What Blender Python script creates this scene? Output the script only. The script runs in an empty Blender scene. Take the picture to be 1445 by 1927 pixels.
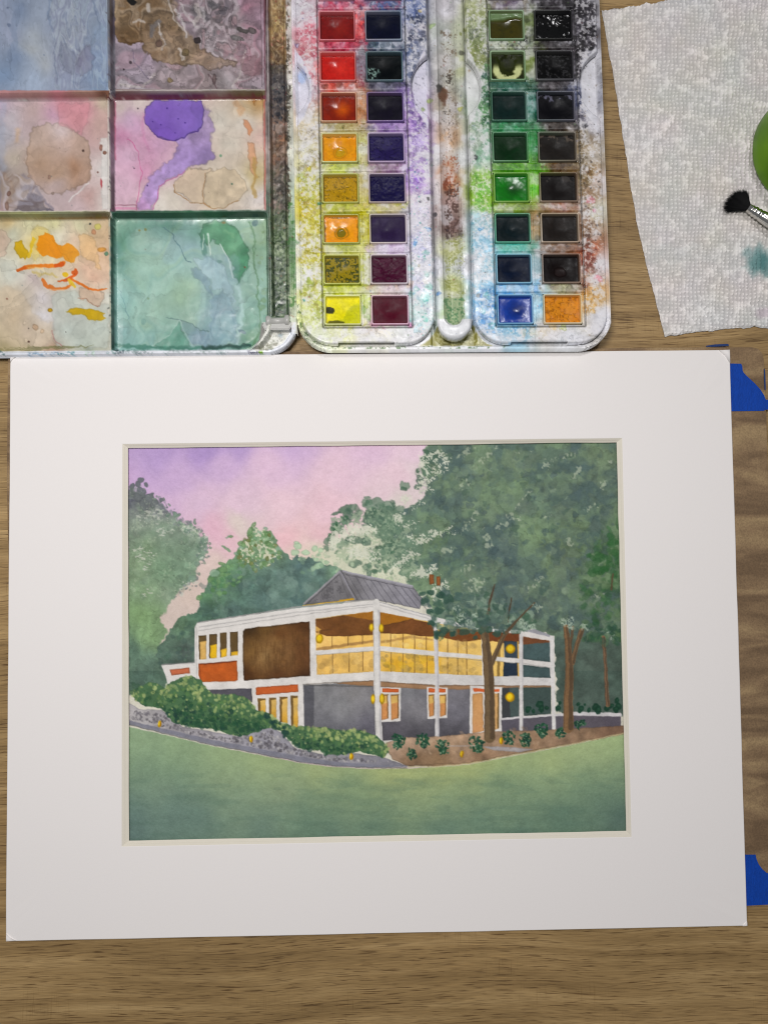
import bpy, bmesh, math, random
from mathutils import Vector, Euler
C = bpy.context.scene
# ---------------------------------------------------------------- camera, world, lamps, exposure
# table top is z = 0, metres; the middle of the white mat is the origin
CAM = (0.0002, 0.0496, 0.3552)
ROT = (0.0360, -0.0130, -0.0131)
F = 1336.; PW, PH = 1445., 1927.
cd = bpy.data.cameras.new('camera'); cam = bpy.data.objects.new('camera', cd); C.collection.objects.link(cam)
cam.location = CAM; cam.rotation_euler = ROT
cd.sensor_fit = 'VERTICAL'; cd.sensor_height = 36; cd.lens = F/PH*36; cd.clip_start = .01; cd.clip_end = 20
C.camera = cam
wd = bpy.data.worlds.new('World'); C.world = wd; wd.use_nodes = True
wd.node_tree.nodes['Background'].inputs[0].default_value = (.95, .97, 1, 1); wd.node_tree.nodes['Background'].inputs[1].default_value = .17
def lamp(name, loc, aim, size, power, col):
    l = bpy.data.lights.new(name, 'AREA'); l.shape = 'DISK'; l.size = size; l.energy = power; l.color = col
    o = bpy.data.objects.new(name, l); C.collection.objects.link(o); o.location = loc
    o.rotation_euler = (Vector(aim)-Vector(loc)).to_track_quat('-Z', 'Y').to_euler()
lamp('desk_lamp', (-.12, .17, .57), (0, .05, 0), .16, 2.2, (1, .965, .945))
lamp('ceiling_lamp', (.20, .60, 1.35), (0, .02, 0), .13, 4.6, (.98, .97, .98))
C.cycles.filter_width = 1.15
C.view_settings.view_transform = 'Standard'; C.view_settings.look = 'None'; C.view_settings.exposure = 0; C.view_settings.gamma = 1
import math, random
import numpy as np

# ---------------------------------------------------------------- pigment kit: procedural colour fields worked out in numpy
def _hash(ix, iy, seed):
    n = (ix.astype(np.int64)*374761393 + iy.astype(np.int64)*668265263 + seed*1442695041) & 0xffffffff
    n = ((n ^ (n >> 13))*1274126177) & 0xffffffff
    return ((n ^ (n >> 16)) & 0xffff).astype(np.float32)/32767.5 - 1
def vnoise(X, Y, sc, seed=0, octv=3, ax=1., ay=1.):
    """smooth value noise, about -1..1, feature size sc"""
    out = np.zeros(X.shape, np.float32); a = 1.; t = 0.
    for o in range(octv):
        x = X*(ax/sc); y = Y*(ay/sc)
        xf = np.floor(x); yf = np.floor(y); fx = (x-xf).astype(np.float32); fy = (y-yf).astype(np.float32)
        x0 = int(xf.min()); x1 = int(xf.max())+2; y0 = int(yf.min()); y1 = int(yf.max())+2
        gx, gy = np.meshgrid(np.arange(x0, x1+1), np.arange(y0, y1+1))
        G = _hash(gx, gy, seed+o*17)
        ix = (xf-x0).astype(np.int32); iy = (yf-y0).astype(np.int32)
        fx = fx*fx*(3-2*fx); fy = fy*fy*(3-2*fy)
        a0 = G[iy, ix]; a1 = G[iy, ix+1]; b0 = G[iy+1, ix]; b1 = G[iy+1, ix+1]
        out += a*((a0+(a1-a0)*fx)*(1-fy) + (b0+(b1-b0)*fx)*fy)
        t += a; a *= .5; sc = sc*.5
    return out/t*1.5
def sst(a, b, x):
    t = np.clip((x-a)/(b-a), 0, 1); return t*t*(3-2*t)
def c3(c): return np.array(c, np.float32)/255.

class Canvas:
    def __init__(s, x0, y0, x1, y1, res=1., base=(255, 255, 255), seed=1):
        s.x0, s.y0, s.x1, s.y1, s.res = x0, y0, x1, y1, res
        s.w = int(round((x1-x0)*res)); s.h = int(round((y1-y0)*res))
        xs = x0+(np.arange(s.w)+.5)/res; ys = y0+(np.arange(s.h)+.5)/res
        s.X, s.Y = [a.astype(np.float32) for a in np.meshgrid(xs, ys)]
        s.C = np.zeros((s.h, s.w, 3), np.float32)+c3(base)
        s.rs = np.random.RandomState(seed); s.k = seed*100
        s.wx = vnoise(s.X, s.Y, 9, s.k+1, 3); s.wy = vnoise(s.X, s.Y, 9, s.k+2, 3)      # edge wobble
        s.Wx = vnoise(s.X, s.Y, 60, s.k+3, 3); s.Wy = vnoise(s.X, s.Y, 60, s.k+4, 3)    # broad warp
        s.fine = vnoise(s.X, s.Y, 2.2/res**.5, s.k+5, 2); s.med = vnoise(s.X, s.Y, 14, s.k+6, 4)
    def ns(s): s.k += 7; return s.k
    def win(s, x0, y0, x1, y1):
        i0 = max(0, int((x0-s.x0)*s.res)); i1 = min(s.w, int((x1-s.x0)*s.res)+2)
        j0 = max(0, int((y0-s.y0)*s.res)); j1 = min(s.h, int((y1-s.y0)*s.res)+2)
        if i1 <= i0 or j1 <= j0: return None
        return (slice(j0, j1), slice(i0, i1))
    def field(s, pts, warp=10, p=2.4, w=None, soft=6):
        """colour field through control points (x, y, colour)"""
        w = w or (slice(0, s.h), slice(0, s.w))
        X = s.X[w]+warp*s.Wx[w]; Y = s.Y[w]+warp*s.Wy[w]
        acc = np.zeros(X.shape+(3,), np.float32); t = np.zeros(X.shape, np.float32)
        for x, y, c in pts:
            g = ((X-x)**2+(Y-y)**2+soft*soft)**(-p/2)
            acc += g[..., None]*c3(c); t += g
        return acc/t[..., None]
    def put(s, w, m, col, mode='n'):
        m = m[..., None]; old = s.C[w]
        if not isinstance(col, np.ndarray): col = c3(col)
        if mode == 'n': s.C[w] = old*(1-m)+col*m
        else: s.C[w] = old*(1-m+m*col)
    def sd(s, pts, w, wob):
        X = s.X[w]+wob*s.wx[w]; Y = s.Y[w]+wob*s.wy[w]
        d = np.full(X.shape, 1e9, np.float32); ins = np.zeros(X.shape, bool)
        n = len(pts)
        for i in range(n):
            ax, ay = pts[i]; bx, by = pts[(i+1) % n]
            ex, ey = bx-ax, by-ay; L = ex*ex+ey*ey+1e-9
            t = np.clip(((X-ax)*ex+(Y-ay)*ey)/L, 0, 1)
            d = np.minimum(d, (X-ax-t*ex)**2+(Y-ay-t*ey)**2)
            if ay != by:
                c = (ay > Y) != (by > Y)
                ins ^= c & (X < ex*(Y-ay)/(by-ay)+ax)
        d = np.sqrt(d); return np.where(ins, d, -d)
    def poly(s, pts, col, a=1., wob=1., f=.7, edge=0., ew=1.6, var=.06, mode='n', pad=None, tex=None):
        xs = [p[0] for p in pts]; ys = [p[1] for p in pts]; q = (pad or 2)+abs(wob)*1.5+f
        w = s.win(min(xs)-q, min(ys)-q, max(xs)+q, max(ys)+q)
        if w is None: return
        d = s.sd(pts, w, wob)
        m = sst(-f, f, d)*a
        if tex is not None: m = m*tex[w]
        if isinstance(col, list): col = s.field(col, w=w, soft=max(6, .034*max(max(xs)-min(xs), max(ys)-min(ys))))
        elif callable(col): col = col(w)
        else: col = c3(col)
        col = np.broadcast_to(col, d.shape+(3,))*(1+var*s.med[w][..., None])
        if edge: col = col*(1-edge*np.exp(-(np.maximum(d, 0)/ew)**2))[..., None]
        s.put(w, m, np.clip(col, 0, 1).astype(np.float32), mode)
        return w, d
    def line(s, pts, wd, col, a=1., wob=.6, f=.6, mode='n', var=.06, tex=None):
        """wd a number or a width per point"""
        wds = wd if isinstance(wd, (list, tuple)) else [wd]*len(pts)
        xs = [p[0] for p in pts]; ys = [p[1] for p in pts]; q = max(wds)+abs(wob)*2+2
        w = s.win(min(xs)-q, min(ys)-q, max(xs)+q, max(ys)+q)
        if w is None: return
        X = s.X[w]+wob*s.wx[w]; Y = s.Y[w]+wob*s.wy[w]; d = np.full(X.shape, -1e9, np.float32)
        for i in range(len(pts)-1):
            ax, ay = pts[i]; bx, by = pts[i+1]; ex, ey = bx-ax, by-ay; L = ex*ex+ey*ey+1e-9
            t = np.clip(((X-ax)*ex+(Y-ay)*ey)/L, 0, 1)
            r = (wds[i]+(wds[i+1]-wds[i])*t)/2
            d = np.maximum(d, r-np.sqrt((X-ax-t*ex)**2+(Y-ay-t*ey)**2))
        m = sst(-f, f, d)*a
        if tex is not None: m = m*tex[w]
        col = c3(col)*(1+var*s.med[w][..., None])
        s.put(w, m, np.clip(col, 0, 1), mode)
    def ell(s, x, y, rx, ry, col, a=1., wob=1., f=.7, ang=0., edge=0., ew=1.5, mode='n', var=.05, tex=None):
        r = max(rx, ry)+abs(wob)*2+f+1; w = s.win(x-r, y-r, x+r, y+r)
        if w is None: return
        X = s.X[w]+wob*s.wx[w]-x; Y = s.Y[w]+wob*s.wy[w]-y
        ca, sa = math.cos(ang), math.sin(ang)
        d = (1-np.sqrt(((X*ca+Y*sa)/rx)**2+((-X*sa+Y*ca)/ry)**2))*min(rx, ry)
        m = sst(-f, f, d)*a
        if tex is not None: m = m*tex[w]
        cc = c3(col)*(1+var*s.med[w][..., None])
        if edge: cc = cc*(1-edge*np.exp(-(np.maximum(d, 0)/ew)**2))[..., None]
        s.put(w, m, np.clip(cc, 0, 1), mode)
    def inside(s, pts, n):
        xs = [p[0] for p in pts]; ys = [p[1] for p in pts]; out = []
        while len(out) < n:
            x = s.rs.uniform(min(xs), max(xs)); y = s.rs.uniform(min(ys), max(ys)); c = False; m = len(pts)
            for i in range(m):
                ax, ay = pts[i]; bx, by = pts[(i+1) % m]
                if (ay > y) != (by > y) and x < (bx-ax)*(y-ay)/(by-ay)+ax: c = not c
            if c: out.append((x, y))
        return out
    def dabs(s, pts, n, r0, r1, cols, a=.8, asp=.6, ang=None, mode='n', edge=.1, wob=1.2, f=.6, pick=None):
        for x, y in s.inside(pts, n):
            r = s.rs.uniform(r0, r1); th = s.rs.uniform(0, 3.14) if ang is None else ang+s.rs.uniform(-.5, .5)
            c = pick(x, y) if pick else cols[s.rs.randint(len(cols))]
            j = 1+s.rs.uniform(-.08, .08)
            s.ell(x, y, r, r*s.rs.uniform(asp, 1), [v*j for v in c], a*s.rs.uniform(.6, 1), wob, f, th, edge, 1.2, mode, 0)
    def dry(s, pts, col, a=.9, cover=.5, sc=2.2, f=6, ax=1., ay=1., wob=4, mode='n', sf=.12):
        """broken dry-brush texture inside a soft-edged outline"""
        xs = [p[0] for p in pts]; ys = [p[1] for p in pts]
        w = s.win(min(xs)-f-6, min(ys)-f-6, max(xs)+f+6, max(ys)+f+6)
        if w is None: return
        d = s.sd(pts, w, wob)
        n = vnoise(s.X[w], s.Y[w], sc, s.ns(), 2, ax, ay)
        n2 = vnoise(s.X[w], s.Y[w], sc*5, s.ns(), 2, ax, ay)
        m = sst(-sf, sf, n*.8+n2*.6-(1-2*cover)-1.2*(1-sst(-f, f, d)))*a*sst(-f*1.2, 0, d)
        s.put(w, m, c3(col)*(1+.06*s.med[w][..., None]), mode)
    def specks(s, n, x0, y0, x1, y1, cols, r0=.5, r1=1.5, a=.8, ring=False, mode='n'):
        for i in range(n):
            x = s.rs.uniform(x0, x1); y = s.rs.uniform(y0, y1); r = r0+(r1-r0)*s.rs.rand()**2.5
            c = cols[s.rs.randint(len(cols))]
            s.ell(x, y, r, r*s.rs.uniform(.7, 1), c, a*s.rs.uniform(.5, 1), .4, .5, s.rs.uniform(0, 3), 0, mode=mode)
            if ring and r > 1.6: s.ell(x, y, r*.62, r*.6, s.C.mean((0, 1))*255, .55, .4, .6)
    def bloom(s, x0, y0, x1, y1, sc, a=.25, dark=.35, levels=(-.35, 0., .35), wd=.035, ax=1., ay=1., tint=.06, poly=None):
        """tide marks of dried washes: stepped tones with a thin dark edge"""
        w = s.win(x0, y0, x1, y1); X = s.X[w]+sc*.25*s.Wx[w]; Y = s.Y[w]+sc*.25*s.Wy[w]; k = s.ns()
        n = vnoise(X, Y, sc, k, 4, ax, ay); h = vnoise(X, Y, sc*2, k+3, 2); f = s.C[w].copy()
        for i, lv in enumerate(levels):
            d = n-lv; e = np.exp(-np.maximum(d, 0)/wd)*(d > 0)*sst(-.1, .5, h*(1 if i % 2 else -1)+.2)
            f = f*(1-dark*a*4*e[..., None]*.6)
            f = f*(1+tint*(1 if i % 2 else -1)*(d > 0)[..., None])
        if poly is not None:
            m = sst(0, 3, s.sd(poly, w, 2))[..., None]; f = s.C[w]*(1-m)+f*m
        s.C[w] = np.clip(f, 0, 1).astype(np.float32)
    def marble(s, poly, cols, sc, a=.8, ax=1., ay=1., warp=1.4, hard=.5, f=4., wob=4, octv=2):
        warp *= .5
        """wet paint pulled about with a brush: folded bands of the given colours"""
        xs = [p[0] for p in poly]; ys = [p[1] for p in poly]; w = s.win(min(xs)-f, min(ys)-f, max(xs)+f, max(ys)+f)
        X = s.X[w]; Y = s.Y[w]; k = s.ns()
        qx = vnoise(X, Y, sc*1.3, k+31, 2, ax, ay); qy = vnoise(X, Y, sc*1.3, k+37, 2, ax, ay)
        X2 = X+qx*sc*warp; Y2 = Y+qy*sc*warp
        n = vnoise(X2, Y2, sc, k+41, octv, ax, ay); n = np.clip(.5+.62*n+.12*qx, 0, .999)*(len(cols)-1)
        i = n.astype(int); t = n-i; t = t*(1-hard)+hard*sst(.3, .7, t)
        C_ = np.array([c3(c) for c in cols]); i1 = np.minimum(i+1, len(cols)-1)
        col = C_[i]*(1-t[..., None])+C_[i1]*t[..., None]
        ed = np.exp(-((n-np.round(n)+.5*0)/.04)**2)*.10; col = col*(1-ed[..., None])
        m = sst(-f, f, s.sd(poly, w, wob))*a; s.put(w, m, np.clip(col, 0, 1).astype(np.float32))
    def grain(s, amt): s.C = np.clip(s.C*(1+amt*s.fine[..., None]), 0, 1)
    def sample(s, U, V):
        x = np.clip((U-s.x0)*s.res-.5, 0, s.w-1.001); y = np.clip((V-s.y0)*s.res-.5, 0, s.h-1.001)
        i = x.astype(int); j = y.astype(int); fx = (x-i)[..., None]; fy = (y-j)[..., None]; C = s.C
        return (C[j, i]*(1-fx)+C[j, i+1]*fx)*(1-fy)+(C[j+1, i]*(1-fx)+C[j+1, i+1]*fx)*fy
def paint_picture(res=1.):
    c = Canvas(226, 818, 1196, 1598, res, (226, 200, 208), 3)
    P, L, E, D, Y = c.poly, c.line, c.ell, c.dabs, c.dry
    big = vnoise(c.X, c.Y, 45, 401, 4); mid = vnoise(c.X, c.Y, 20, 402, 3); sm = vnoise(c.X, c.Y, 8, 403, 3)
    # sky wash
    c.C = c.field([(240, 840, (184, 158, 200)), (300, 850, (178, 152, 198)), (380, 855, (170, 144, 195)), (450, 842, (178, 152, 199)), (560, 842, (200, 172, 208)),
        (700, 842, (216, 186, 208)), (780, 845, (222, 196, 210)), (240, 900, (196, 166, 204)), (330, 900, (196, 168, 204)), (430, 890, (200, 172, 206)), (520, 880, (216, 186, 208)), (640, 890, (222, 192, 206)),
        (740, 900, (224, 196, 206)), (300, 960, (206, 176, 204)), (380, 960, (212, 184, 206)), (450, 950, (218, 190, 206)), (540, 950, (226, 196, 206)), (620, 960, (226, 192, 202)), (400, 1000, (218, 176, 192)),
        (430, 1020, (220, 184, 192)), (540, 1020, (228, 186, 192)), (600, 1000, (224, 186, 192)), (455, 985, (214, 200, 192)), (560, 1050, (222, 204, 190)), (600, 1045, (214, 210, 186)), (400, 1060, (214, 194, 186)), (360, 1100, (208, 190, 178)), (340, 1150, (204, 188, 178)),
        (320, 1180, (204, 188, 178)), (640, 1040, (206, 208, 184)), (700, 1060, (198, 206, 180)), (760, 950, (212, 200, 196)), (780, 900, (214, 198, 200))], 14, 3.4, soft=14)
    c.C *= (1+.012*c.med[..., None])
    GR = lambda a, b, m: (lambda w: c3(a)+(c3(b)-c3(a))*sst(-.5, .5, m[w])[..., None])
    P([(236, 1255), (330, 1240), (400, 1150), (700, 1120), (1180, 1180), (1185, 1470), (236, 1400)], (212, 208, 192), 1, 3, 12, 0)
    # ---- left tree
    lt = [(238, 925), (250, 918), (262, 925), (284, 932), (300, 945), (312, 962), (328, 972), (345, 985), (362, 985), (372, 1000), (385, 1010), (390, 1030), (382, 1048), (374, 1062), (368, 1085), (352, 1102), (338, 1112),
          (322, 1130), (312, 1150), (303, 1165), (310, 1178), (318, 1190), (300, 1215), (296, 1232), (308, 1250), (320, 1290), (240, 1310)]
    P(lt, c.field([(245, 940, (98, 98, 112)), (270, 935, (92, 96, 100)), (300, 960, (118, 118, 128)), (250, 985, (120, 136, 122)), (300, 1000, (120, 140, 124)), (350, 1000, (130, 146, 134)), (280, 1030, (104, 130, 100)), (345, 1030, (106, 134, 112)), (380, 1020, (120, 142, 128)),
        (250, 1060, (118, 142, 112)), (310, 1070, (100, 130, 104)), (350, 1070, (108, 136, 114)), (270, 1120, (118, 146, 112)), (310, 1120, (126, 146, 126)), (265, 1160, (112, 144, 98)), (290, 1190, (118, 150, 106)), (270, 1200, (118, 150, 108)), (250, 1230, (84, 112, 98)), (290, 1250, (84, 110, 98)), (260, 1270, (82, 106, 94))], 12) if False else
        [(245, 940, (98, 98, 112)), (270, 935, (92, 96, 100)), (300, 960, (118, 118, 128)), (250, 985, (120, 136, 122)), (300, 1000, (120, 140, 124)), (350, 1000, (130, 146, 134)), (280, 1030, (104, 130, 100)), (345, 1030, (106, 134, 112)), (380, 1020, (120, 142, 128)),
        (250, 1060, (118, 142, 112)), (310, 1070, (100, 130, 104)), (350, 1070, (108, 136, 114)), (270, 1120, (118, 146, 112)), (310, 1120, (126, 146, 126)), (265, 1160, (112, 144, 98)), (290, 1190, (118, 150, 106)), (270, 1200, (118, 150, 108)), (250, 1230, (84, 112, 98)), (290, 1250, (84, 110, 98)), (260, 1270, (82, 106, 94))], wob=5, f=2.5, var=.1)
    up = [(240, 925), (262, 905), (285, 925), (312, 945), (330, 968), (350, 985), (372, 990), (392, 1015), (392, 1045), (376, 1065), (372, 1092), (345, 1112), (318, 1132), (262, 1132), (240, 1120)]
    c.bloom(236, 900, 400, 1300, 26, .2, .3, (-.3, .1, .4), .06, 1, 1, .05, lt)
    D(up, 120, 3, 8, [(100, 126, 104), (110, 134, 112), (92, 116, 100), (124, 146, 124)], .3, edge=.08, wob=3.5, f=1.4)
    rim = [(284, 925), (312, 940), (335, 965), (352, 978), (372, 985), (398, 1020), (396, 1050), (376, 1068), (376, 1100), (345, 1120), (322, 1125), (350, 1095), (362, 1065), (372, 1040), (362, 1010), (330, 990), (290, 960)]
    D(rim, 120, 1.2, 3.8, [(98, 112, 112), (104, 130, 112), (84, 110, 94), (116, 124, 128)], .75)
    for (x, y, rx, ry) in [(260, 912, 7, 5), (266, 903, 6, 5), (276, 911, 5, 4), (250, 915, 6, 5), (268, 925, 9, 9), (258, 935, 10, 7), (280, 940, 14, 8), (272, 950, 12, 8), (290, 947, 8, 5), (304, 942, 5, 4), (330, 970, 5, 4), (342, 985, 4, 6), (368, 982, 5, 3), (386, 1018, 6, 8), (378, 1050, 7, 8), (360, 1090, 9, 7), (372, 1062, 4, 6), (350, 994, 8, 7)]:
        E(x, y, rx, ry, (92, 100, 102) if y < 960 else (104, 130, 114), .85, 2.4, .8, c.rs.uniform(0, 3), .12)
    for pg in ([(250, 960), (300, 955), (322, 985), (300, 1000), (262, 990)], [(330, 975), (390, 1000), (395, 1050), (375, 1060), (372, 1010), (340, 1000)], [(250, 1030), (290, 1030), (300, 1060), (270, 1080)], [(350, 1090), (375, 1070), (380, 1095), (340, 1130), (310, 1128)], [(245, 1110), (290, 1105), (300, 1130), (250, 1132)], [(270, 985), (330, 985), (345, 1005), (300, 1010)]):
        Y(pg, (196, 198, 186), .7, .3, 2.6, 7, .6, 1.2)
    Y(up, (160, 176, 152), .3, .22, 3, 8)
    # ---- middle trees
    mt = [(296, 1240), (294, 1220), (312, 1205), (324, 1180), (334, 1166), (352, 1158), (372, 1150), (380, 1138), (372, 1124), (386, 1108), (392, 1090), (404, 1072), (416, 1064), (438, 1054), (446, 1034), (452, 1022), (466, 1016), (468, 1000), (478, 992), (486, 1004), (506, 1000), (518, 1012), (530, 1034),
          (546, 1054), (562, 1046), (590, 1052), (612, 1062), (640, 1072), (655, 1080), (640, 1180), (380, 1260), (300, 1260)]
    P(mt, [(330, 1200, (80, 104, 90)), (310, 1230, (76, 100, 88)), (350, 1230, (70, 84, 80)), (350, 1180, (92, 124, 96)), (390, 1150, (66, 98, 84)), (400, 1110, (84, 122, 88)), (420, 1080, (98, 136, 96)), (440, 1090, (80, 120, 84)), (470, 1040, (106, 140, 104)), (490, 1010, (120, 150, 116)), (500, 1050, (104, 134, 98)), (470, 1110, (74, 104, 98)),
        (520, 1090, (86, 112, 108)), (560, 1070, (72, 96, 98)), (600, 1080, (86, 112, 108)), (560, 1120, (72, 98, 96)), (440, 1150, (76, 100, 96)), (620, 1080, (112, 144, 118)), (500, 1130, (80, 106, 102))], wob=4, f=.8, edge=.05, var=.16)
    c.bloom(290, 985, 660, 1265, 26, .22, .3, (-.35, 0, .35), .06, 1, 1, .07, mt)
    D([(385, 1110), (420, 1070), (530, 1050), (610, 1065), (620, 1100), (560, 1140), (380, 1160)], 90, 5, 14, [(74, 98, 94), (106, 132, 122), (92, 120, 108), (70, 94, 92), (112, 138, 128)], .4, f=1.6, wob=6)
    D([(445, 1060), (452, 1022), (482, 990), (515, 1010), (530, 1050), (480, 1075)], 60, 2.5, 6, [(88, 124, 76), (124, 156, 122), (104, 138, 92), (136, 164, 132), (110, 116, 70)], .8)
    D([(392, 1110), (405, 1072), (445, 1060), (460, 1090), (420, 1120)], 50, 2.5, 6, [(80, 122, 74), (104, 142, 96), (66, 108, 76)], .75)
    D([(300, 1250), (300, 1220), (340, 1175), (380, 1150), (440, 1130), (380, 1180), (365, 1240)], 60, 2.5, 6, [(64, 92, 78), (56, 80, 76), (84, 112, 92)], .5)
    for (x, y, rx, ry) in [(477, 990, 4, 8), (481, 997, 6, 4), (471, 1000, 5, 9), (476, 1012, 8, 8), (498, 1005, 9, 7), (500, 995, 5, 4), (488, 1003, 6, 4), (452, 1022, 6, 5), (470, 1020, 5, 5), (455, 1030, 8, 5), (510, 1030, 8, 9), (524, 1035, 6, 8), (430, 1010, 6, 2), (428, 1034, 8, 3), (422, 1029, 4, 2), (446, 1041, 7, 3), (418, 1060, 7, 3), (442, 1055, 8, 4), (396, 1092, 5, 5), (434, 1011, 4, 2),
                           (404, 1078, 9, 8), (420, 1072, 8, 6), (375, 1125, 6, 5), (560, 1028, 7, 6), (556, 1040, 8, 6), (575, 1040, 8, 5), (592, 1033, 6, 6), (604, 1036, 5, 5), (558, 1022, 5, 4), (594, 1052, 5, 4), (600, 1065, 9, 6), (614, 1058, 5, 4)]:
        E(x, y, rx, ry, [(104, 140, 108), (96, 132, 90), (120, 152, 128)][c.rs.randint(3)] if x < 540 else (150, 180, 150), .85, 1.6, .6, c.rs.uniform(-.6, .6), .12)
    D([(545, 1060), (600, 1035), (640, 1060), (640, 1080), (570, 1080)], 26, 3, 6, [(156, 184, 152), (132, 164, 134), (110, 144, 118)], .6)
    Y([(445, 1055), (452, 1018), (482, 985), (515, 1005), (535, 1050), (500, 1068), (465, 1068)], (210, 208, 184), .85, .26, 3.6, 6)
    D([(445, 1060), (452, 1022), (482, 990), (515, 1010), (530, 1050), (480, 1075)], 40, 2.5, 5, [(88, 124, 76), (124, 156, 122), (104, 138, 92), (96, 108, 60)], .85, edge=.2, f=.6)
    # ---- big right tree
    Pl = [(610, 1040), (660, 1010), (720, 985), (770, 960), (800, 940), (830, 1000), (830, 1120), (790, 1140), (650, 1082)]
    P(Pl, (204, 206, 182), .9, 4, 9, var=.03)
    rt = [(806, 832), (800, 850), (794, 872), (798, 890), (806, 905), (800, 930), (780, 950), (752, 962), (736, 955), (700, 955), (684, 960), (690, 985), (714, 1000), (720, 1020), (700, 1030), (722, 1050), (745, 1064), (760, 1085), (770, 1105), (800, 1118), (815, 1150), (820, 1190), (850, 1200), (880, 1195),
          (905, 1180), (950, 1190), (1000, 1185), (1040, 1195), (1050, 1340), (1180, 1350), (1180, 825), (800, 828)]
    gfield = [(x_, y_, (min(255, r_*1.05+2), g_*1.02+1, b_*1.0)) for x_, y_, (r_, g_, b_) in [(830, 850, (98, 124, 106)), (880, 880, (92, 118, 112)), (960, 860, (112, 142, 108)), (1050, 860, (98, 126, 104)), (1130, 850, (88, 108, 96)), (940, 900, (110, 142, 104)), (860, 940, (86, 110, 100)), (960, 960, (78, 102, 104)), (1020, 930, (84, 110, 106)), (1100, 930, (78, 100, 98)),
              (1150, 920, (84, 106, 94)), (1000, 1000, (110, 142, 106)), (900, 1010, (92, 120, 100)), (830, 1000, (84, 116, 90)), (760, 1000, (84, 108, 92)), (740, 970, (70, 92, 80)), (800, 1060, (80, 108, 96)), (860, 1060, (84, 114, 100)), (950, 1050, (82, 106, 106)), (1040, 1040, (96, 120, 94)), (1100, 1010, (98, 124, 96)),
              (1140, 1030, (58, 96, 60)), (1120, 1060, (86, 116, 84)), (1150, 1100, (72, 110, 72)), (1060, 1100, (76, 98, 98)), (980, 1110, (84, 108, 100)), (900, 1120, (82, 106, 104)), (820, 1110, (92, 120, 98)), (1000, 1160, (72, 96, 94)), (1100, 1160, (70, 96, 92)), (1060, 1220, (62, 82, 78)), (1110, 1250, (76, 96, 90)),
              (1150, 1240, (64, 84, 78)), (1100, 1310, (76, 94, 88)), (1060, 1300, (64, 82, 76))]]
    P(rt, gfield, 1, 5, 1.6, var=.14)
    al = sst(-.2, .9, big)*.0
    w0 = c.win(740, 828, 1180, 1200); d = c.sd(rt, w0, 5); inside = sst(-1, 3, d)*sst(1235, 1180, c.Y[w0])
    for nz, lo, hi, colr, a in [(mid, .12, .3, (118, 146, 116), .42), (mid, -.3, -.12, (68, 92, 94), -.5), (big, .1, .35, (122, 150, 112), .35), (big, -.4, -.15, (76, 98, 100), -.4)]:
        m = sst(lo, hi, nz[w0]) if a > 0 else 1-sst(lo, hi, nz[w0])
        c.put(w0, m*abs(a)*inside, c3(colr))
    crown = [(810, 835), (1165, 835), (1165, 1180), (830, 1180), (780, 1090), (800, 960)]
    c.bloom(800, 828, 1185, 1190, 44, .2, .3, (-.3, .05, .4), .05, 1, 1, .05, rt)
    D(crown, 150, 8, 24, [(80, 102, 102), (104, 128, 104), (92, 116, 98), (120, 142, 114), (78, 98, 102), (100, 116, 106)], .34, .45, -.5, f=3, wob=9, edge=.1)
    D(crown, 110, 4, 10, [(66, 88, 90), (120, 144, 116), (92, 114, 100), (78, 98, 102), (64, 90, 78)], .55, .4, -.6, f=.8, wob=5, edge=.2); D(crown, 260, 1.5, 4.5, [(60, 86, 78), (128, 150, 124), (72, 94, 94), (88, 116, 92)], .45, .4, -.5, f=.7, wob=4, edge=.15)
    D(crown, 34, 3, 9, [(146, 166, 138), (134, 156, 128)], .4, .4, -.6, f=1.2, wob=5)
    for (x, y, rx, ry, an) in [(922, 883, 7, 6, 0), (872, 912, 9, 7, 0), (918, 858, 18, 5, -.4), (1032, 873, 12, 11, 0), (1085, 888, 13, 5, -.4), (1072, 858, 8, 7, 0), (1147, 868, 4, 11, .2), (1110, 955, 9, 6, .3), (970, 958, 24, 4, -.5), (1033, 970, 10, 5, -.2), (905, 1000, 10, 8, .9), (918, 1020, 5, 16, 0), (950, 985, 20, 4, -.1), (880, 985, 16, 6, -.6),
                               (880, 1070, 10, 12, 0), (892, 1100, 14, 14, .4), (1005, 1098, 16, 10, -.3), (1072, 1020, 4, 10, 0), (838, 1035, 8, 6, 0), (1134, 912, 6, 6, 0), (990, 850, 14, 4, .3), (890, 840, 22, 8, -.3), (940, 1130, 10, 8, 0), (1130, 1120, 10, 6, .3), (1010, 1145, 8, 6, 0)]:
        ca, sa = math.cos(an-.35), math.sin(an-.35); pg = [(x+ca*px_*rx*1.5-sa*py_*ry, y+sa*px_*rx*1.5+ca*py_*ry) for px_, py_ in ((-1.1, .3), (-.4, -.9), (.5, -1), (1.2, -.2), (.6, .7), (-.3, 1))]
        Y(pg, (166, 180, 158), .66, .5, 3.4, 5, 1, 1, 5, sf=.28)
    # green foliage at right edge
    D([(1130, 1000), (1172, 970), (1178, 1220), (1150, 1215), (1095, 1200), (1090, 1120), (1110, 1060)], 150, 3, 9, [(44, 92, 50), (62, 104, 62), (90, 120, 80), (52, 84, 62)], .55, wob=3, f=1.2)
    D([(1105, 1040), (1175, 980), (1178, 1080), (1110, 1080)], 40, 4, 10, [(40, 88, 46), (48, 94, 54)], .6, wob=3)
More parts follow.
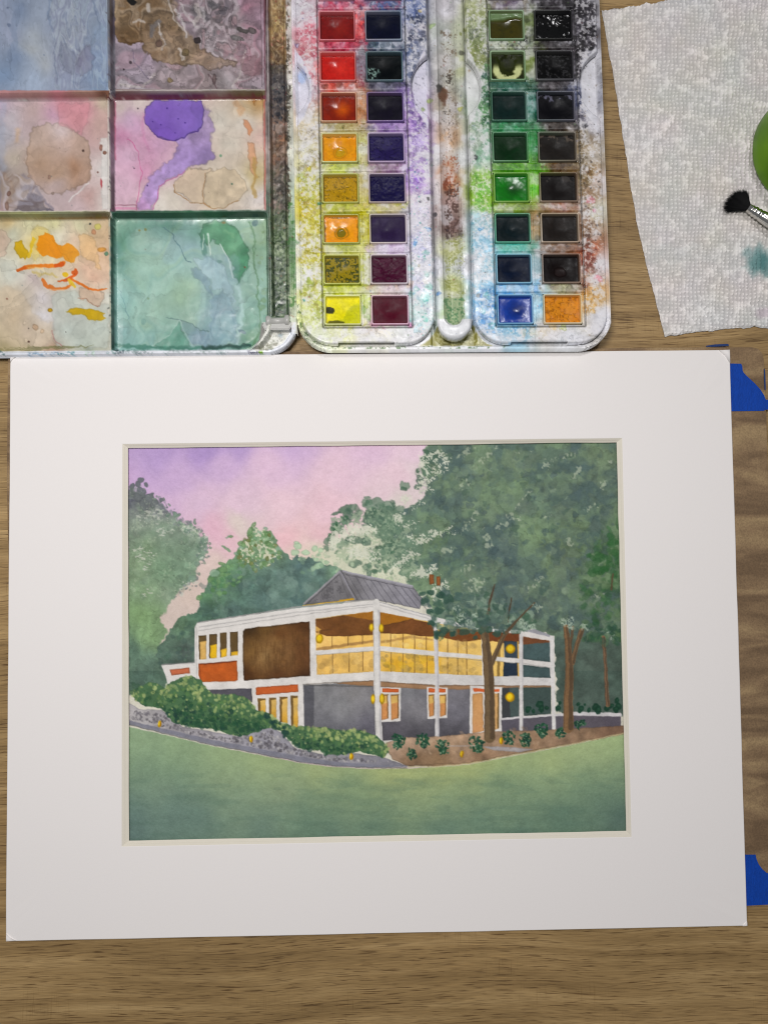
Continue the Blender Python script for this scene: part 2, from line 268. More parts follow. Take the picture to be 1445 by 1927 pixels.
    # left boughs of the big tree
    for (x, y, rx, ry, an) in [(800, 860, 8, 14, .3), (806, 885, 9, 12, 0), (790, 900, 9, 8, 0), (786, 915, 7, 7, 0), (815, 860, 10, 12, 0), (788, 885, 4, 5, 0), (762, 914, 9, 7, 0), (760, 920, 6, 4, 0), (692, 935, 5, 4, 0), (690, 945, 10, 7, 0), (706, 950, 20, 12, 0), (728, 955, 14, 12, 0), (650, 956, 14, 6, -.5), (662, 955, 12, 6, -.4), (633, 965, 9, 4, -.5),
                               (655, 968, 12, 12, .3), (674, 968, 7, 9, 0), (650, 980, 9, 10, 0), (634, 990, 8, 9, 0), (638, 998, 8, 6, 0), (624, 1010, 7, 12, .6), (615, 1018, 6, 6, 0), (613, 1032, 5, 8, 0), (632, 1038, 3, 4, 0), (642, 1024, 6, 10, .4), (652, 1022, 5, 8, .2), (668, 1016, 20, 6, .1), (688, 1018, 10, 8, 0), (720, 1040, 16, 14, 0), (738, 1032, 14, 12, 0), (735, 985, 26, 22, 0), (706, 975, 22, 18, 0), (720, 1005, 20, 10, 0),
                               (668, 1060, 14, 7, 0), (690, 1068, 9, 6, 0), (710, 1064, 6, 4, 0), (694, 1078, 6, 6, 0), (712, 1074, 8, 4, 0), (750, 960, 14, 7, -.5), (740, 972, 16, 9, 0), (770, 985, 20, 16, 0), (800, 1000, 26, 14, 0), (770, 1030, 26, 18, 0)]:
        E(x, y, rx, ry, [(84, 112, 94), (72, 98, 84), (62, 92, 74), (92, 118, 100)][c.rs.randint(4)], .8, 3.4, 1, an, .1)
    D([(640, 965), (680, 945), (740, 945), (770, 990), (750, 1060), (700, 1040), (690, 1000), (650, 990)], 90, 2.5, 6, [(72, 98, 84), (86, 112, 94), (58, 88, 72), (98, 120, 104)], .6, wob=3)
    Y([(625, 975), (700, 955), (770, 975), (795, 1050), (770, 1100), (700, 1088), (655, 1062), (618, 1040)], (136, 156, 132), .7, .5, 3.2, 8); Y([(690, 960), (770, 965), (800, 1060), (740, 1075)], (92, 118, 98), .75, .45, 3.4, 8)
    D([(650, 1000), (760, 1000), (790, 1085), (720, 1080), (640, 1055)], 60, 2, 6, [(132, 154, 130), (104, 130, 108), (84, 110, 92), (166, 182, 156)], .6, wob=3)
    D([(615, 1030), (625, 985), (645, 955), (660, 985), (640, 1010), (625, 1040)], 24, 2, 5, [(48, 88, 62), (64, 98, 78), (90, 118, 98)], .8)
    D([(700, 1040), (745, 1020), (745, 1060), (715, 1080), (680, 1075)], 16, 3, 7, [(52, 88, 66), (76, 106, 88)], .7)
    for pg, cv in [([(625, 1000), (660, 990), (690, 1000), (672, 1015), (640, 1020), (620, 1040)], .6), ([(650, 985), (700, 985), (712, 1000), (690, 1010), (660, 1002)], .5), ([(640, 1030), (700, 1020), (722, 1035), (712, 1058), (660, 1052)], .55), ([(735, 970), (770, 955), (800, 935), (805, 950), (770, 965), (745, 990)], .42),
                   ([(745, 985), (790, 980), (785, 992), (750, 998)], .5), ([(770, 1010), (800, 1002), (850, 992), (862, 1002), (820, 1012), (780, 1030)], .55), ([(740, 1060), (770, 1035), (790, 1040), (750, 1075), (720, 1082)], .55), ([(755, 1082), (790, 1065), (815, 1062), (830, 1080), (800, 1090), (765, 1100)], .5),
                   ([(785, 855), (815, 850), (840, 838), (850, 860), (845, 890), (820, 900), (800, 920), (785, 925)], .42), ([(800, 1105), (840, 1090), (850, 1120), (830, 1140), (800, 1125)], .38), ([(780, 905), (815, 900), (820, 925), (790, 930)], .5), ([(760, 925), (790, 935), (770, 950), (745, 955)], .4)]:
        Y(pg, (208, 210, 192), .85, cv, 2.4, 6)
    D([(670, 1085), (720, 1082), (770, 1100), (800, 1120), (760, 1108)], 18, 2.5, 5, [(150, 176, 140), (168, 188, 156)], .6)
    w_ = c.win(226, 818, 1196, 1260); g_ = c.C[w_]; m_ = (g_[..., 1:2] > g_[..., :1]*1.06); c.C[w_] = np.where(m_, np.clip(g_*(np.array([1.10, 1.08, 1.07])-.08*sst(740, 840, c.X[w_])[..., None])+np.array([.016, .014, .014]), 0, 1), g_).astype(np.float32)
    # ---- roof
    P([(571, 1138), (640, 1074), (648, 1074), (776, 1103), (796, 1128), (790, 1146), (706, 1129), (630, 1132)], [(600, 1125, (112, 110, 112)), (640, 1085, (122, 120, 122)), (700, 1110, (146, 144, 150)), (770, 1120, (136, 134, 142)), (660, 1120, (108, 106, 108))], 1, .8, .6, .3, 1.5, .1)
    L([(640, 1075), (668, 1128)], 3, (136, 134, 140)); L([(643, 1076), (672, 1128)], 1.2, (74, 72, 76)); L([(638, 1078), (656, 1128)], 1, (84, 82, 86), .7)
    L([(572, 1136), (639, 1076)], 3.2, (150, 148, 152)); L([(576, 1138), (637, 1082)], 1.2, (72, 70, 74))
    L([(646, 1075), (776, 1103)], 3, (160, 158, 166)); L([(650, 1081), (780, 1109)], 1.1, (80, 78, 84))
    for i in range(9): L([(656+i*14, 1083+i*3), (682+i*15, 1128+i*2.2)], 1.1, (84, 82, 90), .8)
    for i in range(5): L([(634-i*9, 1084+i*9), (642-i*13, 1130+i*1)], .9, (88, 86, 90), .5)
    Y([(590, 1132), (640, 1085), (655, 1128)], (70, 68, 72), .4, .4, 2)
    L([(570, 1140), (625, 1133), (666, 1128)], 2, (214, 168, 60), .9); L([(640, 1130), (664, 1127)], 2.4, (196, 148, 20))
    P([(807, 1081), (816, 1082), (817, 1098), (808, 1100)], (142, 86, 44), 1, .7, .5, .25); P([(821, 1085), (828, 1084), (829, 1101), (822, 1102)], (148, 90, 46), 1, .7, .5, .25)
    # ---- building: white body first
    Wt = (217, 213, 208)
    P([(304, 1252), (368, 1246), (367, 1180), (372, 1172), (560, 1144), (704, 1129), (815, 1160), (905, 1182), (985, 1186), (1043, 1197), (1043, 1292), (945, 1300), (944, 1378), (720, 1396), (560, 1372), (478, 1340), (474, 1296), (385, 1300), (318, 1292), (312, 1272)], Wt, 1, .5, .6, var=.025)
    L([(372, 1172), (560, 1142), (702, 1128)], 2.2, (150, 148, 146)); L([(376, 1180), (560, 1152), (704, 1137)], 2, (172, 170, 168), .8); L([(368, 1188), (450, 1175), (590, 1154), (704, 1141)], 1.2, (150, 148, 146), .7); L([(704, 1130), (815, 1161)], 1.6, (150, 150, 152), .8); L([(714, 1138), (815, 1167)], 2.2, (176, 174, 172), .7)
    L([(306, 1251), (368, 1246)], 2, (120, 122, 120)); L([(368, 1178), (366, 1246)], 1.4, (150, 152, 150), .6)
    P([(320, 1260), (357, 1256), (358, 1267), (323, 1271)], (190, 104, 70), 1, .5, .6, .3)
    win4 = [((374, 1196), (389, 1195), (388, 1240), (375, 1241), 1208, (214, 172, 96)), ((394, 1194), (409, 1193), (408, 1238), (394, 1239), 1214, (226, 180, 30)), ((414, 1191), (427, 1190), (427, 1235), (415, 1237), 1222, (222, 176, 40)), ((433, 1189), (448, 1188), (448, 1232), (434, 1235), 1227, (222, 174, 40))]
    for a_, b_, c_, d_, ys, col in win4:
        P([a_, b_, c_, d_], (96, 76, 44), 1, .7, .6, .25)
        P([(a_[0]+2.4, ys+1), (b_[0]-.5, ys-2), c_, (d_[0]+2, d_[1])], col, 1, 1, .6, .1)
    P([(374, 1250), (446, 1244), (448, 1280), (440, 1282), (378, 1284), (374, 1270)], (186, 90, 34), 1, .7, .6, .2, 2, .08); L([(375, 1250), (446, 1244)], 2, (110, 48, 24)); L([(375, 1250), (378, 1280)], 1.6, (140, 64, 28))
    brown = [(460, 1190, (66, 46, 22)), (500, 1185, (104, 76, 38)), (470, 1230, (120, 88, 46)), (500, 1240, (140, 108, 66)), (530, 1200, (102, 66, 34)), (540, 1230, (126, 90, 54)), (578, 1180, (84, 52, 26)), (578, 1230, (106, 68, 38)), (520, 1270, (92, 58, 32)), (465, 1275, (74, 44, 20)), (578, 1268, (74, 46, 26)), (520, 1218, (128, 94, 54))]
    P([(457, 1188), (461, 1183), (583, 1169), (584, 1272), (460, 1281), (458, 1270)], brown, 1, .8, .7, .3, 2.4, .08)
    Y([(462, 1190), (578, 1175), (578, 1265), (465, 1275)], (84, 56, 28), .35, .4, 3, 5, 1.6, .25)
    # interior colours
    yl = [(x_, y_, (min(250, r_*1.06+4), min(240, g_*1.06+4), b_*1.05)) for x_, y_, (r_, g_, b_) in [(610, 1210, (226, 184, 110)), (680, 1205, (222, 178, 96)), (610, 1250, (216, 172, 94)), (650, 1240, (206, 166, 90)), (690, 1250, (214, 172, 96)), (730, 1205, (228, 190, 116)), (790, 1205, (226, 188, 112)), (740, 1250, (198, 150, 40)), (790, 1240, (212, 168, 60)), (810, 1250, (208, 160, 50)), (850, 1210, (222, 184, 110)), (860, 1255, (202, 166, 92)), (900, 1250, (220, 184, 108)), (935, 1230, (222, 186, 110)), (690, 1235, (224, 184, 110))]]
    P([(594, 1164), (702, 1150), (703, 1264), (597, 1270), (594, 1200)], yl, 1, .6, .6, .12)
    P([(715, 1152), (818, 1172), (905, 1186), (948, 1192), (948, 1274), (818, 1268), (715, 1263)], yl, 1, .6, .6, .12)
    P([(594, 1165), (702, 1151), (702, 1195), (660, 1197), (615, 1197), (594, 1190)], (114, 72, 36), 1, .6, .7, .12, 2, .12); P([(645, 1158), (702, 1150), (702, 1167)], (156, 102, 34), 1, .8, .7); L([(594, 1188), (625, 1184)], 2, (84, 54, 30), .6)
    P([(594, 1166), (594, 1186), (612, 1183)], (120, 78, 40)); P([(594, 1178), (604, 1184), (594, 1190)], (206, 160, 80), 1, .6)
    P([(715, 1152), (818, 1174), (818, 1198), (790, 1197), (762, 1193), (715, 1192)], (114, 70, 36), 1, .5, .7, .12, 2, .12); P([(716, 1152), (778, 1164), (716, 1178)], (164, 106, 30), 1, .7, .7); L([(718, 1178), (778, 1165)], 1.2, (84, 54, 26), .8)
    P([(826, 1182), (905, 1186), (905, 1204), (870, 1208), (826, 1198)], (118, 70, 36), 1, .6, .7, .1)
    P([(912, 1188), (980, 1192), (980, 1212), (950, 1210), (912, 1206)], (112, 62, 34), 1, 1.2, .7, .1)
    # mullions and rail shadows
    P([(596, 1219), (702, 1204), (702, 1209), (596, 1225)], (160, 120, 70), .8, 1, .8); P([(716, 1206), (775, 1196), (818, 1203), (818, 1206), (776, 1201), (716, 1211)], (170, 130, 74), .7, .8, .8)
    for x, y0, y1 in [(625, 1198, 1218), (655, 1196, 1214), (682, 1195, 1212), (626, 1230, 1266), (657, 1228, 1264), (683, 1226, 1262), (735, 1192, 1217), (758, 1193, 1219), (780, 1197, 1221), (802, 1198, 1223), (736, 1226, 1264), (758, 1229, 1265), (780, 1231, 1266), (803, 1233, 1266), (842, 1200, 1228), (861, 1203, 1230), (878, 1206, 1232), (842, 1237, 1268), (861, 1239, 1269), (878, 1240, 1270), (842, 1237, 1268)]:
        L([(x, y0), (x, y1)], 1.5, (112, 80, 44), .9, .4)
    L([(939, 1206), (937, 1272)], 5, (136, 108, 56), .9)
    D([(600, 1235), (700, 1228), (700, 1262), (600, 1266)], 22, 3, 9, [(172, 140, 82), (190, 152, 84), (232, 196, 120)], .5)
    D([(718, 1228), (816, 1238), (816, 1264), (718, 1262)], 34, 3, 8, [(150, 124, 60), (176, 146, 70), (226, 184, 50), (160, 140, 90)], .55)
    D([(718, 1195), (900, 1208), (900, 1228), (718, 1214)], 22, 3, 7, [(198, 166, 102), (180, 150, 92), (238, 206, 134)], .5)
    D([(828, 1240), (902, 1244), (902, 1268), (828, 1266)], 26, 3, 8, [(160, 134, 76), (190, 156, 84), (228, 192, 116)], .5)
    # dark bays at right
    P([(948, 1206), (975, 1208), (975, 1239), (949, 1237)], (58, 72, 84), 1, .7, .6, .2); P([(947, 1246), (975, 1248), (974, 1272), (946, 1273)], (40, 54, 70), 1, .8, .6, .15)
    for q in ([(984, 1208), (1035, 1207), (1035, 1246), (984, 1241)], [(983, 1251), (1034, 1257), (1036, 1276), (984, 1274)]): P(q, (70, 90, 90), 1, .7, .7, .2, 2, .1)
    P([(984, 1198), (1034, 1206), (1034, 1209), (984, 1213)], (112, 70, 44), 1, .8, .6); L([(974, 1208), (975, 1272)], 2.4, (204, 160, 70))
    # rails, posts (white)
    L([(594, 1228.5), (703, 1220.5)], 8.5, Wt, 1, .4); L([(714, 1220), (818, 1230), (905, 1237), (980, 1244), (1040, 1253)], [9, 9, 7.5, 8, 8.5], Wt, 1, .4)
    L([(594, 1233), (703, 1225)], 1.2, (140, 136, 130), .6, .8); L([(714, 1226), (818, 1236), (980, 1248), (1036, 1257)], 1.2, (130, 128, 124), .6, .8)
    P([(370, 1286), (583, 1274), (703, 1264), (703, 1281), (570, 1288), (385, 1299), (372, 1296)], Wt, 1, .5, .6); P([(714, 1264), (818, 1268), (980, 1274), (1042, 1278), (1042, 1291), (818, 1289), (714, 1283)], (208, 205, 202), 1, .5, .6)
    for pts, wd, col in [([(589, 1160), (589, 1275)], 8.5, Wt), ([(452, 1184), (454, 1284)], 8, Wt), ([(370, 1184), (371, 1288)], 6.5, Wt)]: L(pts, wd, col, 1, .3)
    # ground floor
    P([(385, 1299), (474, 1295), (475, 1322), (440, 1312), (388, 1306)], (84, 82, 90), 1, .6, .7, .2)
    P([(474, 1294), (571, 1287), (574, 1372), (478, 1342)], Wt, 1, .4)
    P([(481, 1295), (484, 1293), (561, 1288), (562, 1302), (483, 1308)], (196, 96, 46), 1, .7, .6, .25)
    for x0, x1, y0, y1 in [(485, 500, 1314, 1342), (506, 520, 1313, 1351), (526, 541, 1311, 1361), (547, 561, 1309, 1370)]:
        P([(x0, y0), (x1, y0), (x1, y1), (x0+1, y1-3)], (112, 86, 44), 1, .7, .6); P([(x0+5, y0+5), (x1, y0+3), (x1-.5, y1), (x0+5.5, y1-2)], [(x0+8, y0+8, (218, 180, 100)), (x1, y1, (214, 164, 60))], 1, .8, .6)
    P([(571, 1289), (703, 1283), (708, 1396), (573, 1373)], [(600, 1300, (124, 124, 126)), (640, 1330, (138, 138, 140)), (690, 1300, (130, 128, 130)), (620, 1365, (104, 104, 110)), (690, 1370, (100, 98, 108)), (660, 1310, (140, 138, 138)), (650, 1380, (92, 92, 100))], 1, .7, .7, .2, 2.2, .08)
    P([(571, 1290), (591, 1289), (591, 1376), (573, 1373)], (84, 84, 90), .9, .6, .7); L([(571, 1288), (600, 1290), (700, 1292)], 2, (80, 78, 76), .7)
    P([(628, 1285), (703, 1280), (703, 1291), (660, 1289)], (164, 124, 88), 1, .7, .7, .15); L([(575, 1287), (700, 1281)], 1.5, (96, 88, 80), .7)
    P([(716, 1290), (884, 1292), (884, 1381), (800, 1390), (720, 1394)], [(730, 1375, (84, 81, 88)), (770, 1310, (122, 122, 126)), (780, 1340, (134, 132, 136)), (770, 1380, (80, 78, 84)), (860, 1315, (120, 118, 124)), (860, 1345, (118, 116, 124)), (860, 1372, (78, 76, 82)), (830, 1375, (80, 78, 84))], 1, .7, .7, .2, 2, .08)
    P([(714, 1282), (818, 1289), (1036, 1290), (1036, 1296), (944, 1297), (818, 1298), (714, 1292)], (158, 122, 90), 1, .8, .7, .15); L([(715, 1283), (818, 1290), (1036, 1291)], 1.2, (96, 76, 62), .7)
    for (x0, x1, yb, l1, r1, l2, r2) in [(716, 754, 1359, 717, 730, 735, 750), (803, 842, 1353, 806, 817, 827, 839)]:
        P([(x0, 1293), (x1, 1294), (x1-1, yb-2), (x0+1, yb)], Wt, 1, .6, .6); P([(x0+3, 1295), (x1-4, 1296), (x1-4, 1303), (x0+3, 1303)], (206, 100, 50), 1, .6, .6, .15)
        for a_, b_ in ((l1, r1), (l2, r2)):
            P([(a_, 1308), (b_, 1307), (b_, yb-7), (a_+1, yb-4)], (206, 142, 84), 1, .7, .6, .2); P([(a_+1, 1310), (b_-1, 1309), (b_-1, 1322), (a_+1, 1324)], (222, 184, 100), .9, .7, .6); L([(b_-1, 1309), (b_-1, yb-8)], 2, (104, 74, 40), .8); L([(a_+1, 1308), (b_, 1307)], 2, (110, 86, 44), .8)
    P([(884, 1290), (946, 1293), (943, 1374), (883, 1381)], Wt, 1, .5); P([(889, 1306), (908, 1304), (910, 1376), (889, 1380)], [(895, 1330, (200, 148, 92)), (905, 1350, (214, 160, 104)), (893, 1370, (206, 150, 100))], 1, .7, .6, .15)
    P([(926, 1304), (939, 1305), (938, 1372), (928, 1374)], (212, 166, 108), 1, .7, .6, .1); L([(938, 1305), (937, 1370)], 3, (120, 92, 50)); P([(890, 1295), (940, 1297), (939, 1302), (891, 1302)], (208, 98, 50), 1, .7, .6)
    P([(944, 1294), (976, 1293), (977, 1350), (944, 1354)], (60, 62, 64), 1, .7, .7); P([(958, 1294), (976, 1293), (976, 1350), (960, 1350)], (72, 86, 84), 1, .7, .7)
    P([(984, 1294), (1036, 1293), (1036, 1344), (985, 1347)], (66, 82, 78), 1, .7, .7, .15)
    # low wall behind
    P([(943, 1353), (980, 1350), (1040, 1345), (1167, 1341), (1168, 1370), (1060, 1376), (944, 1378)], [(960, 1365, (92, 88, 98)), (1010, 1360, (90, 86, 94)), (1120, 1358, (96, 90, 98)), (1160, 1360, (90, 84, 94))], 1, .7, .7, .12)
    L([(944, 1353), (980, 1350), (1040, 1346), (1080, 1343), (1166, 1345)], [4, 4, 4, 7, 7], (206, 202, 202), 1, .7)
    for x, y, r in [(993, 1335, 6), (1003, 1338, 4), (1015, 1325, 8), (1018, 1334, 7), (1028, 1333, 4), (1050, 1332, 6), (1053, 1322, 4), (1088, 1325, 4), (1093, 1334, 7), (1100, 1326, 3), (1108, 1335, 5), (1120, 1330, 7), (1125, 1336, 8), (1142, 1333, 6), (1150, 1328, 6), (1160, 1318, 6), (1163, 1330, 8), (1158, 1335, 6)]:
        E(x, y, r*.8, r, (22, 58, 42), .9, 2, .7, .3)
        E(x+1, y-1, r*.4, r*.3, (50, 88, 66), .5, 1)
    # posts
    for pts, wd, col in [([(708, 1133), (709, 1270), (711, 1330), (713, 1392)], 12, (214, 211, 206)), ([(819, 1170), (822, 1290), (822, 1390)], 7.5, (206, 203, 202)), ([(980, 1194), (981, 1280), (980, 1372)], 6.5, (212, 209, 206)), ([(1037, 1202), (1040, 1290), (1042, 1378)], 7, (214, 211, 208)), ([(908, 1190), (910, 1275)], 6, Wt)]: L(pts, wd, col, 1, .4)
    L([(713, 1150), (714, 1270), (717, 1390)], 3.6, (176, 174, 176), .7, .4); L([(823, 1200), (825, 1390)], 3, (176, 174, 178), .7, .4); L([(983, 1200), (983, 1370)], 2, (178, 176, 178), .6, .4); L([(703, 1150), (704, 1280), (708, 1380)], 1, (150, 148, 144), .6)
    # lanterns
    for x, y, rx, ry in [(601, 1202, 7.5, 9), (699, 1181, 4.5, 8), (717.5, 1182, 4.5, 8.5), (702, 1315, 4.5, 9.5), (719, 1315, 5, 10), (960, 1221, 9, 9.5), (959, 1312, 9, 9.5)]:
        E(x, y, rx, ry, (212, 164, 16), 1, .8, .6, 0, .28, 2); E(x-.5, y-1, rx*.6, ry*.62, (240, 206, 40), .9, .8, 1.2)
    L([(708, 1160), (709, 1270), (711, 1330)], 7.5, (214, 211, 206), 1, .3)
    L([(600, 1186), (598, 1194)], 3, (216, 170, 90), .7)
    L([(370, 1180), (371, 1288)], 1.3, (160, 158, 154), .6, 1)
    # ---- soil, path
    P([(722, 1400), (760, 1388), (800, 1388), (884, 1380), (945, 1376), (1060, 1372), (1175, 1366), (1175, 1382), (1060, 1404), (975, 1420), (880, 1438), (820, 1443), (765, 1441), (738, 1428)],
      [(740, 1395, (190, 160, 136)), (780, 1398, (206, 176, 150)), (850, 1388, (200, 168, 138)), (900, 1390, (196, 162, 132)), (780, 1430, (122, 96, 70)), (830, 1432, (130, 104, 76)), (900, 1425, (134, 104, 78)), (960, 1400, (158, 130, 106)), (1010, 1400, (162, 132, 104)), (1100, 1388, (138, 112, 88)), (1150, 1376, (126, 98, 78)), (880, 1410, (160, 134, 110)), (1060, 1390, (150, 122, 98))], 1, 1, .7, .2, 1.4, .14)
    P([(905, 1404), (960, 1406), (1002, 1410), (978, 1416), (930, 1412)], (170, 166, 168), .9, .8, .7, .12); L([(840, 1404), (908, 1403)], 2, (178, 170, 166), .7)
    # ---- stone wall and kerb
    P([(243, 1322), (262, 1334), (305, 1336), (345, 1368), (430, 1382), (456, 1388), (478, 1376), (510, 1368), (528, 1378), (556, 1408), (610, 1420), (660, 1417), (720, 1424), (752, 1436), (770, 1443), (690, 1444), (610, 1439), (500, 1418), (400, 1398), (320, 1380), (243, 1358)],
      [(260, 1345, (176, 172, 172)), (330, 1365, (152, 148, 152)), (420, 1390, (160, 156, 162)), (500, 1385, (150, 148, 156)), (540, 1410, (150, 148, 156)), (620, 1428, (150, 148, 154)), (720, 1432, (132, 130, 138))], 1, .8, .7, .12, 2, .1)
    D([(250, 1338), (300, 1342), (345, 1372), (430, 1388), (480, 1382), (512, 1374), (540, 1404), (620, 1424), (740, 1434), (640, 1434), (520, 1412), (380, 1386), (250, 1352)], 560, 1.3, 3.2, [(112, 108, 116), (130, 126, 132), (202, 198, 198), (96, 92, 98), (186, 182, 184)], .75, edge=.2)
    L([(244, 1360), (320, 1378), (400, 1397), (500, 1416), (560, 1428), (620, 1437), (700, 1442), (762, 1442)], [8, 8, 9, 10, 10, 9, 6, 2], (126, 126, 138), .95, .8)
    L([(244, 1364), (320, 1383), (400, 1402), (500, 1421), (560, 1433), (620, 1441), (700, 1445), (765, 1445)], 1.5, (96, 94, 92), .8, 1)
    # ---- lawn
    P([(236, 1366), (320, 1385), (400, 1404), (500, 1423), (560, 1435), (620, 1443), (700, 1447), (768, 1446), (820, 1444), (880, 1439), (975, 1421), (1060, 1405), (1178, 1381), (1190, 1600), (230, 1600)],
      [(260, 1385, (128, 156, 118)), (330, 1400, (132, 160, 116)), (420, 1420, (138, 164, 116)), (500, 1440, (142, 164, 112)), (600, 1455, (152, 168, 110)), (720, 1458, (160, 172, 108)), (830, 1458, (162, 172, 104)), (930, 1445, (156, 172, 110)), (1040, 1425, (158, 176, 116)), (1150, 1398, (152, 176, 120)), (1100, 1405, (156, 178, 120)), (980, 1440, (154, 172, 112)), (760, 1455, (166, 176, 108)), (880, 1452, (164, 176, 108)), (1100, 1420, (140, 160, 116)),
       (280, 1440, (104, 132, 106)), (340, 1450, (102, 130, 104)), (420, 1460, (128, 150, 112)), (300, 1490, (118, 142, 114)), (260, 1540, (88, 114, 102)), (330, 1530, (94, 120, 106)), (380, 1545, (88, 114, 100)), (450, 1500, (124, 148, 116)), (530, 1490, (134, 152, 114)), (600, 1500, (116, 142, 106)), (570, 1550, (96, 126, 100)), (500, 1560, (92, 118, 102)),
       (680, 1500, (118, 144, 104)), (760, 1500, (116, 142, 106)), (700, 1560, (90, 118, 96)), (850, 1490, (120, 146, 110)), (950, 1480, (100, 130, 102)), (900, 1540, (94, 124, 102)), (1000, 1460, (112, 140, 110)), (1100, 1470, (104, 134, 104)), (1150, 1450, (114, 140, 108)), (1060, 1540, (82, 112, 92)), (1160, 1540, (72, 96, 86)), (1140, 1500, (90, 118, 96)), (980, 1570, (88, 118, 98)), (840, 1578, (92, 122, 104)), (240, 1580, (84, 108, 100)), (620, 1580, (90, 118, 102))], 1, .6, .7, 0, var=.03)
    w_ = c.win(236, 1366, 1190, 1600); lm = sst(.0, .06, c.C[w_][..., 1:2]-c.C[w_][..., 2:3]*.98); c.C[w_] = c.C[w_]*(1-lm*.0)+0; c.C[w_] = np.where(c.C[w_][..., 1:2] > c.C[w_][..., :1]*1.04, np.clip(c.C[w_]*np.array([1.05, 1.03, 1.10])+.012, 0, 1), c.C[w_]).astype(np.float32)
    w_ = c.win(236, 1366, 1190, 1600); gm = (c.C[w_][..., 1:2] > c.C[w_][..., :1]*1.03)*sst(1530, 1420, c.Y[w_])[..., None]; c.C[w_] = np.clip(c.C[w_]*(1+gm*np.array([.075, .055, .01])), 0, 1).astype(np.float32)
    wl = c.win(236, 1440, 1190, 1600); n = vnoise(c.X[wl], c.Y[wl], 60, 911, 3, .5, 2.2)
    c.put(wl, sst(.1, .9, n)*.22*sst(1430, 1490, c.Y[wl]), c3((82, 110, 96))); n_ = vnoise(c.X[wl], c.Y[wl], 26, 915, 3, .5, 2.6); c.put(wl, sst(.25, .5, n_)*.16*sst(1430, 1480, c.Y[wl]), c3((84, 112, 98)))
    L([(768, 1443), (820, 1443), (880, 1437), (975, 1419), (1060, 1403), (1176, 1380)], 2, (196, 186, 140), .8, .9); L([(768, 1441), (880, 1435), (975, 1417), (1060, 1401)], 1, (98, 78, 58), .7, 1)
    # ---- hedge
    hd = [(247, 1302), (262, 1292), (280, 1284), (296, 1286), (312, 1295), (326, 1282), (340, 1274), (362, 1272), (378, 1280), (386, 1294), (400, 1306), (430, 1306), (458, 1310), (472, 1322), (484, 1336), (512, 1346), (530, 1360), (560, 1368), (600, 1368), (640, 1374), (680, 1374), (704, 1382), (722, 1396), (734, 1414), (722, 1424),
          (700, 1420), (680, 1414), (650, 1420), (616, 1420), (604, 1410), (580, 1412), (560, 1406), (545, 1392), (532, 1378), (506, 1368), (480, 1378), (452, 1387), (430, 1382), (400, 1370), (370, 1371), (350, 1366), (322, 1356), (306, 1334), (280, 1330), (256, 1320)]
    top = lambda x: np.interp(x, [247, 290, 345, 400, 460, 520, 600, 700, 735], [1296, 1284, 1274, 1300, 1310, 1350, 1368, 1380, 1410])
    P(hd, (74, 108, 74), 1, 2.5, .7, .1)
    def hp(x, y):
        d = y-top(x); t = d/max(20, 60 if x < 480 else 40)+c.rs.uniform(-.28, .28)
        if t < .34: return [(160, 178, 112), (144, 166, 100), (182, 194, 128)][c.rs.randint(3)]
        if t < .52: return [(172, 186, 116), (112, 142, 84), (92, 130, 76)][c.rs.randint(3)]
        if t < .7: return [(78, 116, 68), (60, 98, 64), (112, 142, 92)][c.rs.randint(3)]
        return [(38, 78, 56), (48, 88, 60), (34, 66, 58)][c.rs.randint(3)]
    D(hd, 700, 2, 5, None, .75, pick=hp)
    D(hd, 240, 1.2, 2.6, [(180, 190, 130), (40, 82, 56), (92, 130, 84)], .7)
    D([(248, 1305), (310, 1330), (360, 1365), (430, 1380), (480, 1372), (520, 1360), (490, 1345), (420, 1360), (330, 1330), (262, 1308)], 50, 3, 6, [(34, 76, 54), (40, 84, 58)], .6)
    D([(490, 1340), (540, 1366), (550, 1395), (520, 1375)], 26, 2.5, 5, [(30, 62, 58), (40, 74, 62)], .8)
    # ---- shrubs in the bed
    D([(740, 1388), (1100, 1360), (1100, 1372), (1060, 1395), (850, 1420), (760, 1425)], 60, 2, 6, [(196, 170, 142), (170, 142, 116), (140, 112, 86)], .4, wob=3)
    for x, y, r in [(750, 1392, 12), (748, 1402, 9), (795, 1392, 13), (800, 1402, 8), (775, 1418, 10), (832, 1402, 12), (834, 1414, 9), (896, 1398, 14), (900, 1410, 9), (957, 1385, 11), (958, 1396, 7), (988, 1388, 11), (988, 1398, 8), (1018, 1371, 12), (1022, 1382, 7), (1054, 1380, 10), (1090, 1362, 10)]:
        for k in range(int(r*3.2)):
            t = c.rs.uniform(0, 6.28); q = r*c.rs.rand()**.6
            E(x+q*math.cos(t)*1.05, y+.95*q*math.sin(t), c.rs.uniform(1.6, 3.6), c.rs.uniform(1.3, 2.6), [(26, 70, 48), (34, 82, 54), (66, 104, 80), (24, 58, 48)][c.rs.randint(4)], .85, 1.4, .6, c.rs.uniform(0, 3))
        for k in range(5): E(x+c.rs.uniform(-r, r)*.7, y+c.rs.uniform(-r, r)*.5, 1.3, 1, (150, 172, 140), .7, .6)
    # ---- trunks
    def trunk(pts, wd, col=(114, 92, 66)):
        L(pts, wd, col, 1, .8); L([(x+w_*.22, y) for (x, y), w_ in zip(pts, wd)], [v*.42 for v in wd], (82, 66, 50), .75, 1.2); L([(x-w_*.42, y) for (x, y), w_ in zip(pts, wd)], 1, (78, 62, 48), .7, 1)
    trunk([(930, 1100), (922, 1130), (917, 1158)], [2, 4, 5], (86, 70, 54)); trunk([(962, 1126), (958, 1150), (956, 1170)], [2, 2.5, 3], (84, 70, 54)); trunk([(1006, 1134), (975, 1165), (950, 1192), (936, 1222), (922, 1254)], [2, 4, 7, 9, 10], (112, 92, 66))
